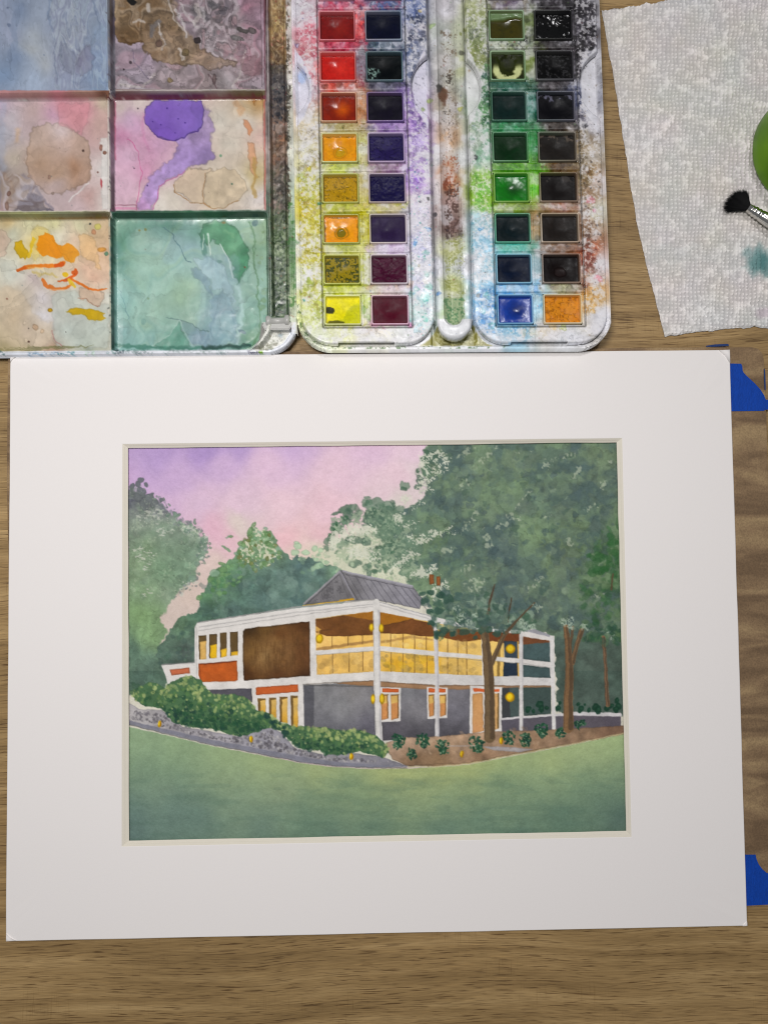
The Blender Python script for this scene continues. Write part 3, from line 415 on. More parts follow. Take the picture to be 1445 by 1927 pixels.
    trunk([(911, 1184), (914, 1210), (918, 1250), (921, 1310), (921, 1388)], [15, 15, 19, 19, 21], (112, 92, 66))
    trunk([(1094, 1186), (1086, 1210), (1076, 1248)], [9, 8, 9], (124, 98, 70)); trunk([(1078, 1180), (1073, 1210), (1072, 1245)], [5, 5, 6], (104, 84, 62)); trunk([(1064, 1180), (1068, 1215), (1071, 1260), (1069, 1320), (1069, 1370)], [9, 11, 15, 17, 20], (126, 96, 66))
    trunk([(1135, 1200), (1139, 1260), (1143, 1327)], [7, 6, 8], (126, 98, 74)); trunk([(1153, 1080), (1150, 1110)], [3, 3], (96, 84, 60))
    # foliage hanging over the eaves
    D([(800, 1120), (840, 1110), (920, 1120), (1000, 1150), (1010, 1180), (960, 1196), (900, 1186), (850, 1196), (822, 1200), (812, 1180), (806, 1150)], 200, 3, 9, [(58, 86, 74), (76, 100, 94), (96, 122, 106), (70, 92, 90), (140, 162, 142), (64, 96, 76), (84, 106, 100)], .7, wob=5)
    for x, y, r in [(822, 1192, 8), (812, 1172, 8), (836, 1186, 9), (808, 1150, 8), (850, 1192, 6), (873, 1190, 9), (905, 1188, 7), (896, 1200, 5), (935, 1192, 8), (800, 1132, 7), (826, 1150, 9), (830, 1120, 9), (845, 1128, 10), (810, 1115, 8), (795, 1118, 6), (920, 1186, 6), (822, 1200, 4)]:
        E(x, y, r, r*.8, [(40, 72, 60), (50, 80, 68)][c.rs.randint(2)], .8, 3, .8)
    for x, y, r in [(868, 1160, 10), (880, 1172, 8), (1008, 1140, 7), (1000, 1182, 9), (985, 1180, 7), (860, 1145, 8), (893, 1156, 7), (985, 1170, 8), (1066, 1170, 13), (1100, 1180, 9), (1075, 1182, 8), (1140, 1188, 6), (1155, 1200, 7)]:
        E(x, y, r, r*.7, (176, 192, 172), .7, 4, 1.6, tex=sst(-.35, .2, c.fine))
    D([(1095, 1170), (1165, 1170), (1168, 1215), (1150, 1215), (1100, 1212)], 50, 2.5, 6, [(48, 84, 60), (76, 106, 84), (54, 84, 70)], .7, wob=2.5)
    trunk([(1000, 1140), (975, 1165), (952, 1190)], [2.5, 4, 6], (98, 82, 60))
    L([(905, 1186), (914, 1184)], 10, (80, 98, 80), .5, 2, 2)
    # roof edge of the far wing
    P([(986, 1187), (1006, 1184), (1036, 1195), (1034, 1199)], (150, 150, 158), .9, .6, .6)
    # small garden lamps
    for x, y in [(301, 1362), (473, 1391), (661, 1424), (869, 1419), (943, 1394)]:
        E(x, y, 3.8, 6.6, (206, 158, 14), 1, .8, .6, .1, .15); E(x-1.4, y-1, 1.7, 4.6, (240, 208, 40), .85, .6, .6); E(x+2, y+1, 1.2, 4, (150, 96, 16), .7, .6, .6)
    # low vegetation along left, paper tooth
    D([(248, 1286), (262, 1290), (258, 1318), (246, 1316)], 12, 2, 5, [(54, 86, 66), (74, 106, 80)], .6)
    W = c.win(226, 818, 1196, 1598)
    gr = vnoise(c.X, c.Y, 1.7, 977, 2); c.C = np.clip(c.C*(1+(.05*gr[..., None]+.03*c.fine[..., None])*(1.15-c.C)+.018*sm[..., None]), 0, 1)
    return c
def paint_lid(res=1.):
    c = Canvas(-110, -70, 562, 684, res, (206, 204, 200), 5)
    P, L, E, D, Y = c.poly, c.line, c.ell, c.dabs, c.dry
    sm = vnoise(c.X, c.Y, 5, 511, 3)
    def stain(pts, col, a=.8, edge=.35, wob=2, f=.8, ew=1.5, var=.035): P(pts, col, a, wob*1.25, f*1.6, edge, ew, var, 'n', 4)
    # well top left: blue greys
    P([(-110, -70), (206, -70), (206, 174), (-110, 174)], [(-60, 40, (140, 152, 176)), (0, 20, (146, 156, 178)), (20, 60, (150, 158, 180)), (40, 20, (124, 140, 166)), (25, 110, (118, 136, 164)), (5, 140, (124, 146, 176)), (70, 60, (164, 172, 180)), (80, 120, (172, 178, 184)), (60, 90, (172, 178, 182)), (90, 20, (146, 158, 176)),
        (110, 40, (136, 146, 168)), (130, 60, (152, 162, 174)), (125, 110, (136, 142, 162)), (155, 110, (136, 136, 160)), (150, 60, (148, 154, 166)), (165, 20, (146, 160, 178)), (185, 60, (132, 158, 188)), (195, 110, (146, 172, 204)), (190, 155, (126, 154, 184)), (130, 155, (144, 156, 182)), (60, 160, (164, 180, 202))], wob=3, var=.02)
    for pts, wd, col, a in [([(104, 68), (105, 95), (103, 125), (110, 155)], 1.6, (84, 98, 124), .8), ([(116, 80), (114, 105), (120, 130)], 3.5, (116, 130, 150), .6), ([(150, 20), (160, 45), (172, 75), (176, 110), (172, 132)], 1.3, (100, 116, 142), .7), ([(176, 0), (184, 30), (188, 55)], 3, (82, 100, 130), .7),
                            ([(95, 0), (92, 30), (100, 60)], 5, (112, 128, 154), .6), ([(135, 150), (150, 158), (165, 145), (172, 130)], 2, (100, 116, 146), .7), ([(180, 60), (174, 90), (176, 120)], 2, (118, 146, 180), .8), ([(140, 5), (136, 40), (146, 70)], 4, (176, 184, 190), .5), ([(20, 100), (30, 80), (26, 50), (40, 10)], 12, (118, 134, 160), .4), ([(150, 95), (146, 120), (150, 135)], 5, (120, 118, 142), .5), ([(125, 75), (140, 92), (148, 100)], 4, (182, 190, 194), .7)]:
        L(pts, wd, col, a, 3, 1.6)
    c.marble([(92, -60), (204, -60), (204, 168), (104, 168), (98, 60)], [(150, 160, 178), (126, 136, 160), (176, 186, 196), (134, 138, 160), (160, 172, 186)], 22, .5, 2.2, .55, 1.2, .4)
    stain([(116, 84), (128, 84), (140, 100), (146, 120), (140, 140), (120, 132), (114, 110)], (124, 130, 148), .5, .3, 3, 2); stain([(150, 96), (170, 84), (176, 110), (172, 130), (156, 140), (148, 120)], (120, 118, 142), .5, .3, 3, 2)
    for x, y, r in [(18, 47, 3.5), (84, 103, 1.5), (15, 15, 2)]: E(x, y, r, r, (100, 114, 140), .7)
    # well top right: brown swirl over mauve
    P([(212, -70), (502, -70), (502, 172), (212, 172)], [(230, 120, (150, 142, 156)), (230, 155, (168, 164, 170)), (270, 110, (188, 168, 190)), (260, 150, (150, 146, 158)), (300, 140, (176, 162, 158)), (340, 140, (160, 148, 142)), (380, 150, (168, 150, 148)), (420, 150, (150, 148, 148)), (400, 60, (168, 156, 164)), (390, 15, (96, 92, 98)),
        (420, 10, (120, 108, 118)), (445, 30, (190, 184, 188)), (465, 20, (176, 112, 138)), (485, 40, (158, 120, 140)), (470, 70, (172, 134, 150)), (480, 120, (148, 112, 118)), (440, 90, (176, 140, 146)), (485, 155, (150, 142, 146)), (410, 80, (130, 124, 128)), (435, 60, (186, 160, 168))], wob=3, var=.04)
    c.marble([(212, -70), (502, -70), (502, 172), (212, 172)], [(150, 138, 150), (186, 168, 182), (120, 108, 116), (176, 140, 152), (196, 184, 190), (142, 128, 132)], 44, .5, 1, 1, 1.3, .5)
    c.marble([(360, -60), (440, -60), (452, 40), (440, 110), (385, 110), (362, 40)], [(84, 82, 86), (130, 120, 124), (188, 178, 182), (104, 96, 98), (168, 142, 146)], 20, .65, 1.3, .6, 1.4, .7)
    D([(380, 0), (430, 0), (430, 40), (380, 40)], 26, 3, 9, [(90, 88, 92), (110, 104, 112), (140, 130, 140), (74, 72, 78)], .6, wob=3)
    D([(380, 60), (450, 60), (460, 120), (390, 120)], 30, 2, 7, [(120, 116, 120), (180, 164, 170), (170, 130, 140), (148, 132, 132)], .5, wob=3)
    stain([(212, -20), (318, -20), (330, 30), (345, 60), (380, 90), (410, 108), (448, 118), (446, 126), (410, 128), (395, 134), (372, 122), (344, 126), (318, 120), (292, 112), (276, 98), (268, 82), (244, 84), (224, 78), (214, 60)],
          [(225, 20, (172, 150, 120)), (240, 50, (150, 130, 104)), (270, 20, (116, 100, 78)), (300, 10, (104, 88, 70)), (320, 30, (112, 96, 80)), (260, 60, (120, 88, 52)), (240, 76, (110, 80, 48)), (290, 60, (148, 120, 92)), (340, 70, (130, 112, 96)), (300, 95, (160, 130, 104)), (320, 100, (166, 138, 116)), (370, 100, (166, 138, 120)), (410, 118, (160, 140, 130)), (345, 112, (148, 128, 106))], .95, .4, 3.4, 1, 2.4, .12)
    c.marble([(218, -60), (322, -60), (336, 40), (384, 96), (340, 122), (290, 106), (262, 78), (228, 74)], [(110, 88, 62), (150, 126, 98), (92, 76, 58), (178, 156, 132), (128, 98, 66), (140, 120, 100)], 36, .62, 1, 1, 1.3, .35)
    c.marble([(268, 60), (330, 60), (372, 100), (430, 116), (372, 124), (310, 118), (276, 98)], [(166, 140, 116), (188, 164, 140), (130, 112, 96), (176, 148, 122)], 20, .5, 1, 1, 1.2, .4)
    L([(228, 70), (246, 82), (268, 78)], 3, (94, 70, 44), .8, 2, 1); L([(290, 50), (300, 75), (320, 84)], 8, (122, 104, 86), .5, 3, 3); L([(300, 40), (288, 48), (286, 66)], 10, (110, 108, 112), .7, 3, 2)
    for pts, wd, a in [([(278, 8), (280, 20)], 7, .8), ([(250, 42), (262, 38), (272, 42)], 4, .7), ([(298, 44), (304, 66)], 3, .8), ([(318, 0), (328, 35), (344, 56)], 4, .7), ([(370, 10), (376, 30), (366, 42)], 9, .5), ([(338, 92), (345, 110)], 6, .7), ([(434, 110), (444, 114)], 3, .7), ([(462, 95), (456, 120), (450, 140), (438, 164)], 3, .6), ([(214, 70), (214, 160)], 3, .7), ([(228, 160), (270, 162), (290, 140)], 5, .5)]: L(pts, wd, (206, 198, 192), a, 2.5, 1.5)  # pale streaks; those on the glossy swirl are painted highlights
    for x, y, rx, ry, col in [(248, 3, 10, 6, (8, 8, 10)), (372, 76, 7, 6, (50, 42, 42)), (350, 98, 8, 8, (110, 94, 66)), (456, 57, 12, 5, (84, 80, 78)), (475, 58, 9, 5, (104, 96, 96)), (446, 72, 13, 5, (126, 122, 122)), (320, 150, 5, 5, (150, 130, 96)), (246, 118, 3, 3, (70, 58, 66)), (235, 130, 2, 2, (50, 40, 44)), (300, 82, 6, 7, (112, 88, 78)), (404, 150, 4, 10, (110, 92, 92))]: E(x, y, rx, ry, col, .9, 2, .8, .3 if rx > 8 else 0, .3)
    L([(392, 140), (400, 150), (408, 166)], 2.5, (96, 76, 80), .7, 2); L([(250, 92), (252, 115), (270, 135), (282, 150)], 1.3, (110, 100, 124), .7, 2)
    for pts, wd, a_ in [([(330, 20), (345, 40), (352, 70)], 4, .8), ([(340, 5), (352, 30), (372, 50)], 5, .6), ([(380, 15), (386, 40)], 5, .6), ([(300, 60), (312, 80), (305, 95)], 3, .6)]: L(pts, wd, (206, 200, 200), a_, 3, 1.6)
    L([(430, 20), (440, 10), (436, 40), (446, 52)], 1.4, (96, 80, 90), .7, 3); L([(446, 108), (470, 100), (474, 80)], 1.3, (130, 96, 104), .6, 3)
    stain([(455, 110), (490, 104), (494, 140), (470, 146), (452, 132)], (140, 104, 112), .55, .25, 3)
    # middle left: beige and pink
    P([(-110, 186), (206, 186), (206, 400), (-110, 400)], [(-60, 250, (170, 160, 165)), (0, 210, (190, 170, 190)), (10, 260, (176, 176, 186)), (20, 230, (196, 190, 196)), (60, 230, (188, 168, 168)), (30, 300, (190, 178, 160)), (60, 215, (190, 168, 164)), (120, 200, (206, 146, 158)), (100, 220, (198, 158, 184)), (140, 230, (200, 146, 150)), (155, 215, (208, 148, 160)),
        (180, 240, (186, 158, 150)), (190, 200, (196, 184, 162)), (100, 250, (202, 186, 188)), (60, 300, (186, 164, 150)), (0, 320, (120, 116, 122)), (10, 350, (146, 134, 122)), (40, 340, (176, 160, 146)), (200, 320, (216, 212, 208)), (180, 340, (206, 186, 184)), (170, 370, (190, 154, 148)), (120, 370, (186, 168, 170)), (0, 395, (190, 160, 166)), (40, 392, (180, 170, 176)), (150, 395, (200, 178, 182)), (40, 370, (176, 176, 184)), (195, 380, (208, 196, 190))], wob=3, var=.02)
    stain([(62, 240), (84, 232), (120, 232), (150, 250), (168, 268), (172, 300), (172, 330), (168, 344), (150, 350), (120, 366), (90, 364), (66, 345), (52, 325), (49, 300), (55, 265)], [(70, 270, (188, 166, 152)), (110, 250, (202, 186, 184)), (120, 280, (196, 172, 160)), (150, 280, (184, 158, 142)), (80, 310, (174, 144, 120)), (100, 330, (176, 146, 122)), (142, 318, (160, 122, 94)), (160, 330, (176, 144, 124)), (100, 355, (184, 164, 160)), (62, 300, (180, 154, 134))], .9, .2, 3, 1.2, 2.5)
    stain([(108, 196), (170, 192), (166, 230), (156, 252), (140, 246), (112, 238)], (208, 140, 150), .5, .25, 3, 2)
    stain([(24, 396), (50, 372), (62, 362), (76, 372), (84, 388), (100, 396), (60, 400)], (78, 78, 98), .85, .3, 4, 2); stain([(40, 350), (60, 345), (70, 352), (56, 358), (44, 356)], (100, 98, 112), .7, .2, 4, 2); L([(66, 350), (80, 375), (100, 392)], 5, (116, 112, 128), .6, 3, 2)
    L([(60, 352), (60, 362), (75, 372)], 6, (84, 84, 102), .5, 3, 2); L([(168, 345), (140, 368), (130, 380)], 3, (216, 210, 208), .8, 2); L([(5, 200), (2, 260), (6, 330)], 12, (160, 170, 190), .4, 4, 5); L([(36, 245), (32, 265)], 9, (204, 168, 130), .5, 3, 4)
    L([(12, 330), (24, 350), (16, 380)], 9, (146, 120, 100), .6, 4, 3); stain([(190, 262), (204, 258), (204, 396), (192, 396), (192, 330)], (218, 216, 212), .8, .1, 2)
    c.marble([(-20, 320), (60, 330), (90, 396), (-20, 398)], [(176, 160, 150), (140, 120, 108), (190, 180, 184), (150, 132, 120), (120, 112, 124)], 26, .5, 1, 1, 1.4, .4)
    for x, y, rx, ry, col in [(157, 283, 2.4, 2.4, (70, 50, 44)), (198, 288, 4, 4, (130, 84, 66)), (191, 278, 3, 6, (150, 100, 84)), (184, 324, 2, 2, (140, 100, 90)), (93, 333, 3.5, 5, (160, 128, 112)), (100, 364, 3, 3, (150, 130, 120)), (191, 345, 2, 9, (200, 80, 90)), (17, 365, 4, 4, (120, 90, 80)), (14, 388, 4, 9, (140, 112, 100))]: E(x, y, rx, ry, col, .85, 1.5, .7, 0, .2)
    # middle right: purple pool
    P([(214, 186), (502, 186), (502, 400), (214, 400)], [(230, 210, (196, 184, 176)), (245, 230, (198, 168, 196)), (230, 260, (188, 130, 162)), (260, 240, (204, 162, 194)), (275, 270, (200, 150, 178)), (240, 300, (208, 174, 196)), (235, 350, (210, 176, 194)), (290, 290, (200, 152, 180)), (275, 320, (206, 150, 180)), (300, 275, (202, 162, 192)), (265, 200, (206, 196, 188)),
        (420, 220, (208, 202, 190)), (440, 270, (206, 198, 184)), (400, 320, (206, 194, 178)), (460, 230, (212, 206, 196)), (470, 200, (190, 172, 140)), (485, 190, (178, 138, 84)), (490, 260, (208, 180, 170)), (478, 330, (190, 172, 122)), (485, 370, (214, 208, 206)), (310, 390, (212, 206, 196)), (330, 375, (210, 202, 188)), (400, 360, (200, 186, 162)), (450, 340, (208, 200, 184))], wob=3, var=.04)
    stain([(386, 196), (394, 206), (397, 222), (403, 236), (399, 262), (398, 280), (406, 291), (402, 300), (385, 308), (362, 312), (345, 324), (330, 332), (312, 342), (298, 352), (296, 372), (290, 384), (287, 398), (260, 398), (259, 380), (272, 350), (284, 330), (300, 318), (320, 300), (335, 280), (330, 262), (372, 240), (382, 220)],
          [(390, 230, (164, 142, 184)), (385, 290, (138, 116, 176)), (360, 300, (150, 126, 188)), (330, 320, (162, 138, 198)), (300, 340, (172, 146, 204)), (285, 370, (176, 144, 204)), (270, 390, (184, 140, 190)), (370, 260, (150, 128, 178))], .85, .3, 3.5, 2, 1.6, .16)
    L([(348, 322), (330, 334), (312, 342), (299, 352), (296, 372), (287, 398)], 1.6, (186, 96, 150), .8, 1.5)
    stain([(270, 220), (276, 200), (290, 188), (378, 188), (386, 206), (380, 240), (372, 249), (352, 252), (348, 260), (328, 265), (308, 262), (288, 250), (274, 232)], [(300, 210, (124, 92, 184)), (350, 230, (130, 100, 188)), (370, 200, (122, 94, 180)), (310, 250, (116, 82, 178)), (375, 235, (120, 96, 178))], .97, .45, 2, .8, 1.4, .04)
    L([(290, 252), (306, 262), (328, 265), (348, 260), (352, 252), (372, 249), (380, 240)], 1.6, (70, 44, 130), .8, 1.6)
    L([(240, 262), (252, 270), (260, 285), (263, 305), (268, 325), (262, 355), (257, 385), (258, 398)], 1.2, (196, 90, 140), .8, 1.5); L([(270, 215), (268, 240), (276, 270), (282, 285)], 5, (196, 130, 168), .5, 3, 3)
    stain([(326, 348), (340, 332), (356, 316), (380, 318), (400, 318), (388, 332), (382, 360), (384, 384), (360, 380), (345, 366), (328, 360)], (204, 184, 158), .8, .35, 2.5, .8, 1.3, .06)
    stain([(390, 325), (410, 315), (440, 318), (460, 340), (466, 358), (448, 376), (420, 392), (396, 392), (383, 380), (384, 350)], (200, 182, 154), .8, .3, 2.5, .8, 1.3, .1)
    L([(326, 348), (330, 362), (350, 374), (358, 381), (384, 383), (398, 392), (420, 392), (446, 376)], 1.5, (158, 118, 74), .8, 2); L([(388, 326), (382, 360), (384, 384), (394, 391)], 1.3, (166, 126, 84), .8, 2)
    stain([(456, 224), (466, 226), (476, 244), (470, 256), (462, 242)], (206, 138, 96), .8, .2); stain([(468, 264), (478, 272), (484, 300), (480, 340), (470, 320), (467, 290)], (208, 150, 110), .7, .3); L([(478, 300), (480, 335), (476, 352), (482, 368)], 7, (176, 146, 84), .75, 3, 2); L([(442, 190), (456, 205), (452, 212)], 9, (196, 150, 108), .5, 4, 3); stain([(475, 186), (484, 186), (480, 200)], (186, 120, 50), .7)
    L([(498, 190), (499, 398)], 3, (170, 70, 66), .7, 1.2, 1); L([(216, 190), (217, 300)], 4, (170, 76, 104), .6, 1.5, 1.6); L([(217, 386), (257, 386), (258, 398)], 1.1, (110, 50, 70), .8, .5); L([(218, 392), (256, 393)], 5, (206, 120, 160), .5, 1)
    for x, y, r, col in [(416, 293, 2.6, (110, 150, 120)), (437, 346, 2, (90, 120, 100)), (260, 204, 1.4, (40, 30, 40)), (253, 317, 1.2, (60, 40, 60)), (278, 349, 1.4, (60, 40, 90)), (315, 204, 1.6, (60, 36, 120)), (336, 224, 1.4, (60, 36, 120)), (349, 231, 1.4, (60, 36, 120)), (288, 229, 1.2, (70, 44, 130)), (303, 235, 1.2, (70, 44, 130)), (330, 250, 1, (60, 40, 120))]: E(x, y, r, r, col, .9, .4)
    # lower left: cream with orange strokes
    P([(-110, 410), (208, 410), (208, 668), (-110, 668)], [(-50, 500, (190, 190, 176)), (10, 425, (196, 172, 120)), (20, 450, (196, 204, 184)), (5, 460, (200, 176, 156)), (20, 500, (204, 208, 196)), (60, 425, (206, 204, 166)), (100, 425, (206, 204, 150)), (150, 425, (200, 202, 166)), (120, 440, (214, 200, 180)), (110, 445, (220, 222, 208)), (75, 470, (214, 190, 110)),
        (140, 445, (222, 190, 166)), (170, 460, (222, 184, 140)), (190, 440, (204, 176, 140)), (195, 470, (214, 180, 150)), (165, 500, (222, 184, 160)), (180, 520, (224, 180, 154)), (170, 540, (214, 190, 166)), (75, 500, (222, 214, 180)), (60, 530, (200, 182, 184)), (80, 560, (206, 200, 204)), (90, 600, (216, 214, 222)), (20, 560, (202, 186, 160)), (30, 600, (192, 172, 142)), (20, 640, (196, 180, 150)),
        (60, 630, (206, 188, 174)), (80, 640, (206, 192, 178)), (140, 550, (196, 202, 190)), (130, 620, (186, 196, 188)), (180, 620, (194, 202, 192)), (150, 645, (190, 198, 186)), (10, 658, (126, 118, 66)), (60, 660, (150, 140, 90)), (100, 660, (160, 124, 100)), (160, 660, (150, 160, 140)), (202, 560, (210, 214, 204)), (30, 520, (200, 206, 196))], wob=3, var=.05)
    stain([(-20, 560), (10, 535), (30, 540), (50, 560), (62, 590), (98, 610), (100, 640), (60, 660), (-20, 660)], (204, 186, 160), .5, .12, 4, 3); stain([(0, 430), (14, 440), (19, 455), (14, 475), (2, 486), (-20, 480)], (206, 180, 160), .6, .3, 3)
    stain([(100, 555), (140, 545), (165, 570), (205, 575), (205, 655), (110, 655), (100, 620)], (184, 194, 186), .55, .2, 3, 2)
    stain([(148, 540), (170, 545), (198, 548), (200, 562), (190, 570), (187, 577), (165, 566), (150, 564)], (206, 180, 156), .8, .3, 2.5)
    stain([(60, 440), (70, 425), (90, 430), (100, 445), (70, 490), (62, 492)], (212, 192, 110), .6, .2, 4, 2)
    stain([(150, 440), (176, 445), (186, 480), (190, 508), (184, 506), (176, 490), (165, 490), (150, 480)], (226, 184, 130), .6, .25, 3)
    stain([(72, 444), (86, 438), (100, 441), (106, 455), (112, 461), (130, 458), (144, 466), (149, 480), (142, 490), (134, 494), (124, 490), (121, 483), (104, 485), (82, 481), (70, 474), (68, 460)], [(85, 460, (226, 142, 16)), (110, 470, (228, 140, 24)), (130, 470, (230, 154, 44)), (140, 485, (226, 158, 50))], .98, .06, 2.2, .8)
    stain([(26, 458), (42, 451), (50, 465), (58, 478), (46, 489), (36, 486), (30, 470)], (202, 164, 20), .97, .2, 2.2); L([(64, 450), (60, 470), (56, 482)], 6, (214, 178, 30), .8, 3)
    L([(34, 508), (50, 502), (80, 500), (104, 500), (120, 495), (124, 493)], [3, 8, 7, 7, 9, 2], (222, 120, 26), .92, 1.6); L([(106, 500), (118, 497)], 8, (206, 84, 20), .9, 1.5); L([(34, 508), (48, 503)], 6, (208, 92, 20), .8, 1.5); L([(55, 503), (80, 506)], 3, (236, 190, 120), .5, 2)
    L([(82, 528), (88, 538), (104, 544), (126, 542), (134, 534)], [7, 8, 7, 5, 4], (214, 106, 24), .85, 2); L([(110, 530), (134, 524), (142, 516)], [3, 6, 7], (208, 88, 24), .9, 2); E(124, 517, 6, 5, (212, 174, 30), .95, 2); E(141, 512, 6, 6, (204, 84, 22), .9, 2.4)
    L([(136, 526), (152, 534), (168, 543), (184, 546), (202, 543)], [4, 5, 5, 4, 1.5], (216, 110, 30), .92, 1.4); L([(130, 528), (142, 538)], 6, (216, 180, 40), .85, 2.5); L([(94, 545), (120, 546)], 3, (232, 178, 130), .6, 1.5); L([(62, 510), (76, 518), (90, 514), (110, 520)], 4, (198, 176, 96), .6, 3, 1.5)
    stain([(126, 585), (140, 580), (165, 580), (184, 583), (198, 589), (192, 594), (199, 600), (190, 604), (170, 605), (158, 594), (140, 592)], (198, 162, 16), .97, .18, 2.2); E(95, 584, 5, 4, (196, 150, 20), .95, .8, .6, 0, .3)
    L([(98, 622), (104, 640), (118, 652)], 2, (170, 120, 116), .7, 2); L([(146, 560), (158, 562), (175, 572), (187, 577)], 1.3, (160, 110, 84), .8, 2)
    for x, y, rx, ry, col in [(170, 422, 2, 2.6, (30, 40, 40)), (184, 427, 6, 6, (212, 204, 110)), (176, 436, 4, 5, (210, 150, 110)), (192, 470, 9, 4, (218, 150, 60)), (200, 478, 4, 4, (90, 140, 110)), (67, 616, 5, 6, (190, 160, 130)), (55, 643, 2.5, 2.5, (90, 60, 50)), (13, 562, 2, 2, (170, 120, 100)), (80, 624, 4, 5, (206, 180, 150)), (54, 619, 1, 1, (70, 60, 60)), (125, 625, 1, 1, (70, 60, 60))]: E(x, y, rx, ry, col, .85, 1.5, .7, 0, .2)
    for i in range(14): c.line([(c.rs.uniform(0, 190), c.rs.uniform(650, 660)), (c.rs.uniform(0, 200), c.rs.uniform(652, 662))], 1.1, (110, 110, 70), .5, 3)
    # lower right: green wash
    P([(212, 408), (506, 408), (506, 668), (212, 668)], [(230, 420, (168, 200, 186)), (225, 450, (84, 138, 118)), (235, 500, (120, 164, 152)), (225, 560, (132, 178, 176)), (230, 620, (136, 174, 176)), (260, 440, (158, 184, 166)), (300, 420, (104, 140, 134)), (330, 425, (90, 132, 120)), (370, 430, (84, 134, 112)), (300, 470, (164, 194, 182)), (270, 500, (160, 196, 186)),
        (280, 550, (164, 198, 184)), (300, 580, (156, 188, 164)), (330, 560, (158, 186, 152)), (345, 540, (162, 190, 158)), (370, 570, (164, 196, 176)), (350, 600, (158, 188, 166)), (260, 600, (162, 198, 182)), (290, 600, (160, 190, 172)), (340, 500, (158, 194, 186)), (330, 450, (152, 182, 180)), (360, 470, (150, 180, 184)), (250, 640, (130, 172, 170)), (290, 640, (134, 172, 168)), (330, 635, (100, 152, 132)),
        (380, 415, (168, 198, 184)), (430, 530, (168, 196, 202)), (400, 500, (154, 182, 186)), (395, 580, (132, 160, 170)), (420, 580, (124, 152, 166)), (400, 620, (128, 156, 166)), (380, 640, (122, 150, 162)), (440, 600, (150, 184, 190)), (455, 560, (158, 190, 178)), (470, 600, (118, 158, 138)), (470, 540, (150, 184, 166)), (490, 440, (156, 184, 150)), (480, 480, (130, 164, 128)), (497, 520, (150, 186, 168)), (470, 640, (98, 142, 116)), (490, 600, (128, 172, 152)), (460, 430, (164, 192, 170))], wob=4, var=.03)
    c.marble([(216, 412), (500, 412), (500, 656), (216, 656)], [(150, 188, 176), (172, 202, 190), (128, 168, 158), (160, 190, 160), (150, 180, 188)], 46, .3, 1, .8, 1.3, .3)
    stain([(374, 440), (384, 424), (402, 415), (424, 416), (444, 428), (458, 448), (468, 470), (470, 495), (462, 515), (450, 532), (444, 520), (436, 496), (424, 472), (412, 458), (400, 450), (392, 462), (380, 456)], [(400, 430, (98, 148, 116)), (430, 440, (90, 148, 112)), (455, 480, (74, 136, 100)), (435, 470, (112, 170, 130)), (445, 510, (78, 138, 106)), (380, 445, (84, 136, 110))], .92, .25, 2.5, 1.2, 1.6, .12)
    L([(424, 436), (436, 438), (440, 446)], 6, (132, 180, 140), .5, 3, 3); L([(382, 455), (386, 478)], 9, (86, 130, 118), .7, 2, 2); L([(392, 440), (396, 480)], 3, (198, 216, 206), .8, 1.5); L([(384, 440), (382, 470)], 2, (200, 218, 208), .7, 1.5); L([(414, 458), (428, 482), (440, 522)], 2.4, (196, 214, 206), .85, 1.5)
    L([(308, 425), (326, 444), (342, 468), (348, 486), (358, 494)], 1.6, (92, 124, 130), .8, 2.5); stain([(362, 505), (376, 508), (392, 520), (400, 545), (402, 560), (392, 550), (382, 530), (364, 520)], (118, 146, 158), .75, .2, 3, 2)
    stain([(362, 486), (400, 486), (420, 500), (436, 540), (446, 580), (430, 562), (418, 540), (404, 545), (398, 524), (380, 512), (366, 500)], (170, 196, 204), .65, .25, 4, 2)
    stain([(398, 560), (420, 545), (436, 562), (446, 600), (446, 645), (400, 652), (360, 648), (345, 620), (338, 602), (356, 606), (378, 620), (392, 622), (396, 600)], [(410, 580, (122, 150, 164)), (430, 600, (132, 164, 172)), (380, 635, (122, 146, 166)), (420, 640, (134, 168, 174)), (350, 620, (118, 150, 150))], .75, .2, 4, 2)
    c.marble([(380, 480), (450, 480), (452, 650), (370, 650)], [(128, 156, 168), (156, 186, 194), (114, 142, 158), (170, 198, 202)], 24, .3, 1.4, .7, 1.3, .4)
    stain([(290, 648), (316, 632), (336, 604), (352, 640), (358, 652), (300, 655)], (98, 150, 132), .85, .2, 2, 1); L([(336, 604), (318, 632), (300, 642), (284, 652)], 2.4, (176, 204, 194), .5, 2); L([(314, 596), (330, 600), (340, 602), (356, 606), (376, 620), (392, 623)], 1.5, (88, 118, 118), .8, 2.5)
    L([(338, 602), (348, 625), (362, 650)], 2, (160, 188, 186), .5, 1.5); L([(446, 540), (456, 570), (454, 610), (446, 645)], 6, (184, 212, 212), .6, 3, 3); L([(446, 535), (462, 516), (470, 500)], 1.4, (98, 140, 120), .7, 1.5)
    L([(470, 420), (480, 450), (478, 490), (484, 530), (486, 570), (490, 610), (484, 640), (470, 655)], 3, (88, 128, 90), .6, 3, 1.5); L([(222, 540), (232, 560), (236, 580), (244, 602)], 1.2, (94, 130, 136), .7, 2.5); stain([(222, 425), (240, 418), (300, 414), (340, 418), (330, 424), (260, 432), (235, 450), (228, 520), (222, 500)], (92, 140, 122), .5, .1, 4, 4)
